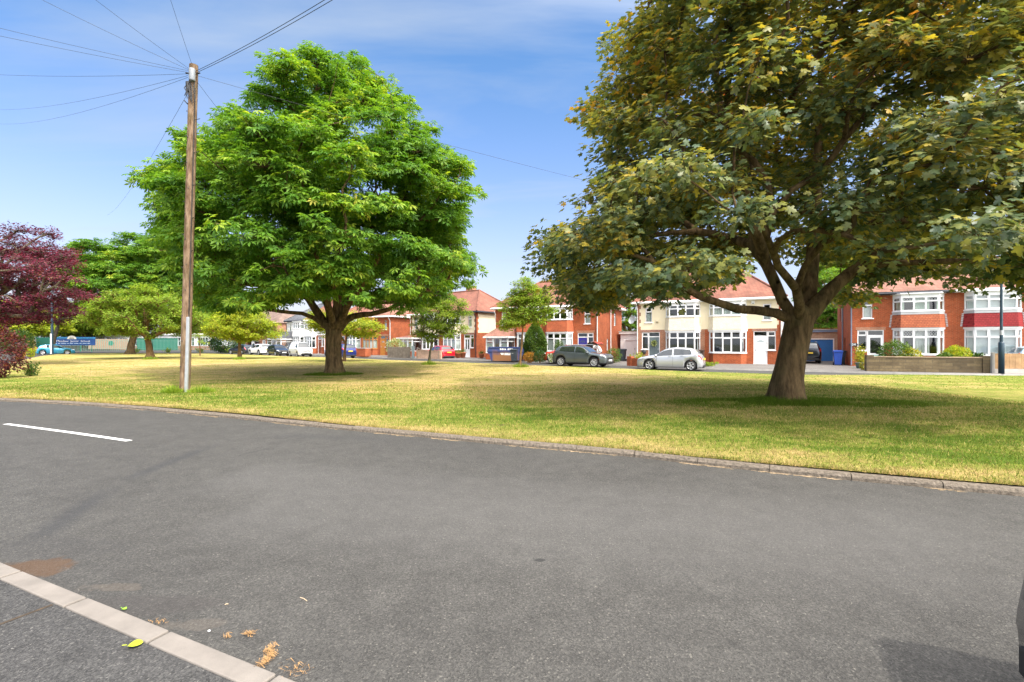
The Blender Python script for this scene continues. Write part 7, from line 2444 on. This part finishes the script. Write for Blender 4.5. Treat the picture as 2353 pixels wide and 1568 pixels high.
# shrubs behind the stone wall
V1 = Vector((-U1.y, U1.x))
for x, d, r, lm, lb, sd in ((2056, 29.9, (.92, .8, .86), 'leaf_mid', 'large round glossy green shrub behind the stone wall, before the glazed door', 140), (2094, 29.4, (.55, .5, .64), 'leaf_yellow', 'smaller yellow green shrub right of the large green shrub behind the wall', 141),
                            (2198, 28.9, (.82, .6, .70), 'leaf_acer', 'clipped yellow green dome shrub behind the right half of the stone wall', 142), (2240, 28.6, (.55, .45, .52), 'leaf_dark', 'low dark green shrub at the right end of the stone wall', 143), (2170, 28.7, (.5, .4, .5), 'leaf_mid', 'thin green shrub left of the dome shrub behind the wall', 144)):
    p = PT(x, 800, d)
    bush('garden_shrub', lb, 'shrub', (p[0], p[1], .1), r, M[lm], 3200 if r[0] > .7 else 1500, .115, sd)

# ------------------------------------------------------------------ person at the open boot
def person_at_boot(label, loc, face):
    root = thing('person', label, 'person', (loc[0], loc[1], .1), face)
    bm = bmesh.new()
    lay = bm.verts.layers.skin.verify()
    pts = {'hip': (0, 0, .92, .145), 'waist': (.06, 0, 1.08, .13), 'chest': (.22, 0, 1.32, .15), 'neck': (.36, 0, 1.47, .055), 'head0': (.44, 0, 1.53, .085), 'head1': (.52, 0, 1.62, .09), 'head2': (.55, 0, 1.69, .06)}
    for s, k in ((1, 'l'), (-1, 'r')):
        pts.update({k + 'hipj': (0, s * .1, .86, .1), k + 'knee': (.05, s * .11, .48, .062), k + 'ank': (-.02, s * .11, .09, .042), k + 'toe': (.16, s * .12, .035, .035),
                    k + 'sh': (.28, s * .19, 1.38, .06), k + 'elb': (.48, s * .24, 1.18, .043), k + 'wr': (.7, s * .2, 1.1, .028), k + 'palm': (.78, s * .19, 1.09, .03)})
        for q, (dy, dl) in enumerate(((.03, .07), (.01, .085), (-.01, .08), (-.028, .065))):
            pts[k + 'f%da' % q] = (.82, s * (.19 + dy), 1.085, .0095); pts[k + 'f%db' % q] = (.82 + dl, s * (.19 + dy), 1.06, .008)
        pts[k + 'th'] = (.80, s * .15, 1.07, .011)
    vv = {}
    for n_, (x, y, z, r) in pts.items():
        q = bm.verts.new((x, y, z)); q[lay].radius = (r, r * (1.25 if n_ in ('hip', 'waist', 'chest') else 1)); vv[n_] = q
    E = [('hip', 'waist'), ('waist', 'chest'), ('chest', 'neck'), ('neck', 'head0'), ('head0', 'head1'), ('head1', 'head2')]
    for k in 'lr':
        E += [('hip', k + 'hipj'), (k + 'hipj', k + 'knee'), (k + 'knee', k + 'ank'), (k + 'ank', k + 'toe'), ('chest', k + 'sh'), (k + 'sh', k + 'elb'), (k + 'elb', k + 'wr'), (k + 'wr', k + 'palm'), (k + 'palm', k + 'th')]
        for q in range(4): E += [(k + 'palm', k + 'f%da' % q), (k + 'f%da' % q, k + 'f%db' % q)]
    for a, b in E: bm.edges.new((vv[a], vv[b]))
    vv['hip'][lay].use_root = True
    me = bpy.data.meshes.new('body'); bm.to_mesh(me); bm.free()
    t = NT('clothed_figure')       # white top, dark trousers, skin
    s_ = t.n('SeparateXYZ'); t.set(s_, '0', t.obj())
    c = t.mix(t.math('GREATER_THAN', s_.outputs[2], .95), (0.02, 0.022, 0.03), (0.78, 0.78, 0.77))
    c = t.mix(t.math('GREATER_THAN', s_.outputs[2], 1.475), c, (0.45, 0.27, 0.19))
    c = t.mix(t.math('GREATER_THAN', s_.outputs[0], .56), c, (0.45, 0.27, 0.19))
    t.principled(Base_Color=c, Roughness=.8)
    me.materials.append(t.mat)
    o = bpy.data.objects.new('body', me); COL.objects.link(o); o.parent = root
    o.modifiers.new('Skin', 'SKIN'); sb = o.modifiers.new('Subsurf', 'SUBSURF'); sb.levels = 1; sb.render_levels = 1
    mb = MB(); mb.ball((.50, 0, 1.66), (.105, .10, .10), 12); mb.build('hair', M['brown_wood'], root)
    return root


cpos = Vector(PT(1306, 830, 39.6)[:2]); hv = Vector((-.86, .5)).normalized()
pp = cpos - hv * 2.75
person_at_boot('person in white top leaning towards the open boot of the orange red car', (pp.x, pp.y), math.atan2(hv.y, hv.x))

# ------------------------------------------------------------------ small things on the road and path
def fallen_leaf(label, x, y, size, lm, rz, z=.02):
    p = G(x, y, z)
    m = MB()
    k = 9
    pts = [(size * (t - .5), size * .42 * math.sin(math.pi * t) ** .8) for t in [i / k for i in range(k + 1)]]
    v = [(a, b, .012 * abs(b) / size + .006 * math.sin(a * 40)) for a, b in pts] + [(a, -b, .02 * abs(b) / size) for a, b in pts[1:-1]]
    n_ = len(pts)
    f = [(i, i + 1, n_ + i, n_ + i - 1) for i in range(1, n_ - 2)] + [(0, 1, n_), (n_ - 2, n_ - 1, 2 * n_ - 3)]
    m.add(v, f)
    m.tube([(-size * .5, 0, .004), (-size * .8, size * .05, .004)], .0025, 4)
    o = m.build('fallen_leaf', lm)
    o.location = (p[0], p[1], z); o.rotation_euler = (0.12, .08, rz)
    return tag(o, label, 'leaf')


yl = pm('fresh_yellow_leaf', (0.36, 0.42, 0.02), .5, .2, 20.0)
fallen_leaf('yellow green leaf lying on the path beside the pale kerb', 310, 1480, .075, yl, .5)
fallen_leaf('small bright green leaf at the edge of the near kerb', 285, 1399, .035, pm('fresh_green_fallen', (0.2, 0.42, 0.03), .5, .1), -.2, .008)
rng = np.random.default_rng(9)


def straw_clump(label, x, y, n, sx, sy, L, path=None):
    p = G(x, y, 0)
    t = rng.uniform(0, 1, n)
    cx_ = rng.normal(0, sx, n); cy_ = rng.normal(0, sy, n)
    if path: cx_ += np.interp(t, np.linspace(0, 1, len(path)), [q[0] for q in path]); cy_ += np.interp(t, np.linspace(0, 1, len(path)), [q[1] for q in path])
    a = rng.uniform(0, 2 * np.pi, n); l_ = rng.uniform(.4, 1, n) * L
    v = np.zeros((n, 3, 3)); zz = rng.uniform(.004, .03, n)
    dx, dy = np.cos(a) * l_, np.sin(a) * l_
    v[:, 0] = np.stack((cx_ - dx / 2, cy_ - dy / 2, zz), 1); v[:, 1] = np.stack((cx_ - dx / 2 + .002, cy_ - dy / 2 + .003, zz), 1); v[:, 2] = np.stack((cx_ + dx / 2, cy_ + dy / 2, rng.uniform(.004, .03, n)), 1)
    o = np_mesh('straw_clump', v.reshape(-1, 3), np.arange(n * 3), np.full(n, 3), M['straw_orange'])
    o.location = (p[0], p[1], 0)
    return tag(o, label, 'straw')


M['straw_orange'] = pm('orange_dry_grass', (0.36, 0.21, 0.085), .9, .3, 15.0)
straw_clump('s-shaped clump of orange dry grass on the road by the near kerb', 618, 1508, 300, .012, .012, .05, [(-.01, .07), (-.025, .03), (.02, .0), (.01, -.05), (-.01, -.1)])
straw_clump('small tuft of dry grass on the road left of the larger clump', 572, 1461, 90, .018, .008, .035)
straw_clump('bit of dry straw beside the small tuft on the road', 522, 1466, 30, .01, .006, .04)
straw_clump('orange crumbs of dry leaf against the near kerb', 366, 1433, 40, .03, .012, .02)
straw_clump('scatter of dry grass at the lower end of the near kerb', 680, 1545, 60, .04, .03, .04)
for (x, y, L_, a_, lb) in ((697, 1378, .08, -.6, 'single pale twig lying on the road'), (520, 1390, .02, .5, 'short pale stalk on the road left of the twig')):
    p = G(x, y, 0)
    mb = MB(); mb.tube([(-L_ / 2, 0, .004), (0, .003, .006), (L_ / 2, 0, .004)], .0028, 5)
    o = mb.build('twig', pm('pale_twig', (0.55, 0.42, 0.28), .8, .1)); o.location = (p[0], p[1], 0); o.rotation_euler = (0, 0, a_)
    tag(o, lb, 'twig')
p = G(480, 1451, 0)
mb = MB(); mb.ball((0, 0, .004), (.009, .007, .006), 8); o = mb.build('pebble', M['paint_white']); o.location = (p[0], p[1], 0); tag(o, 'tiny white pebble on the road near the kerb', 'pebble')
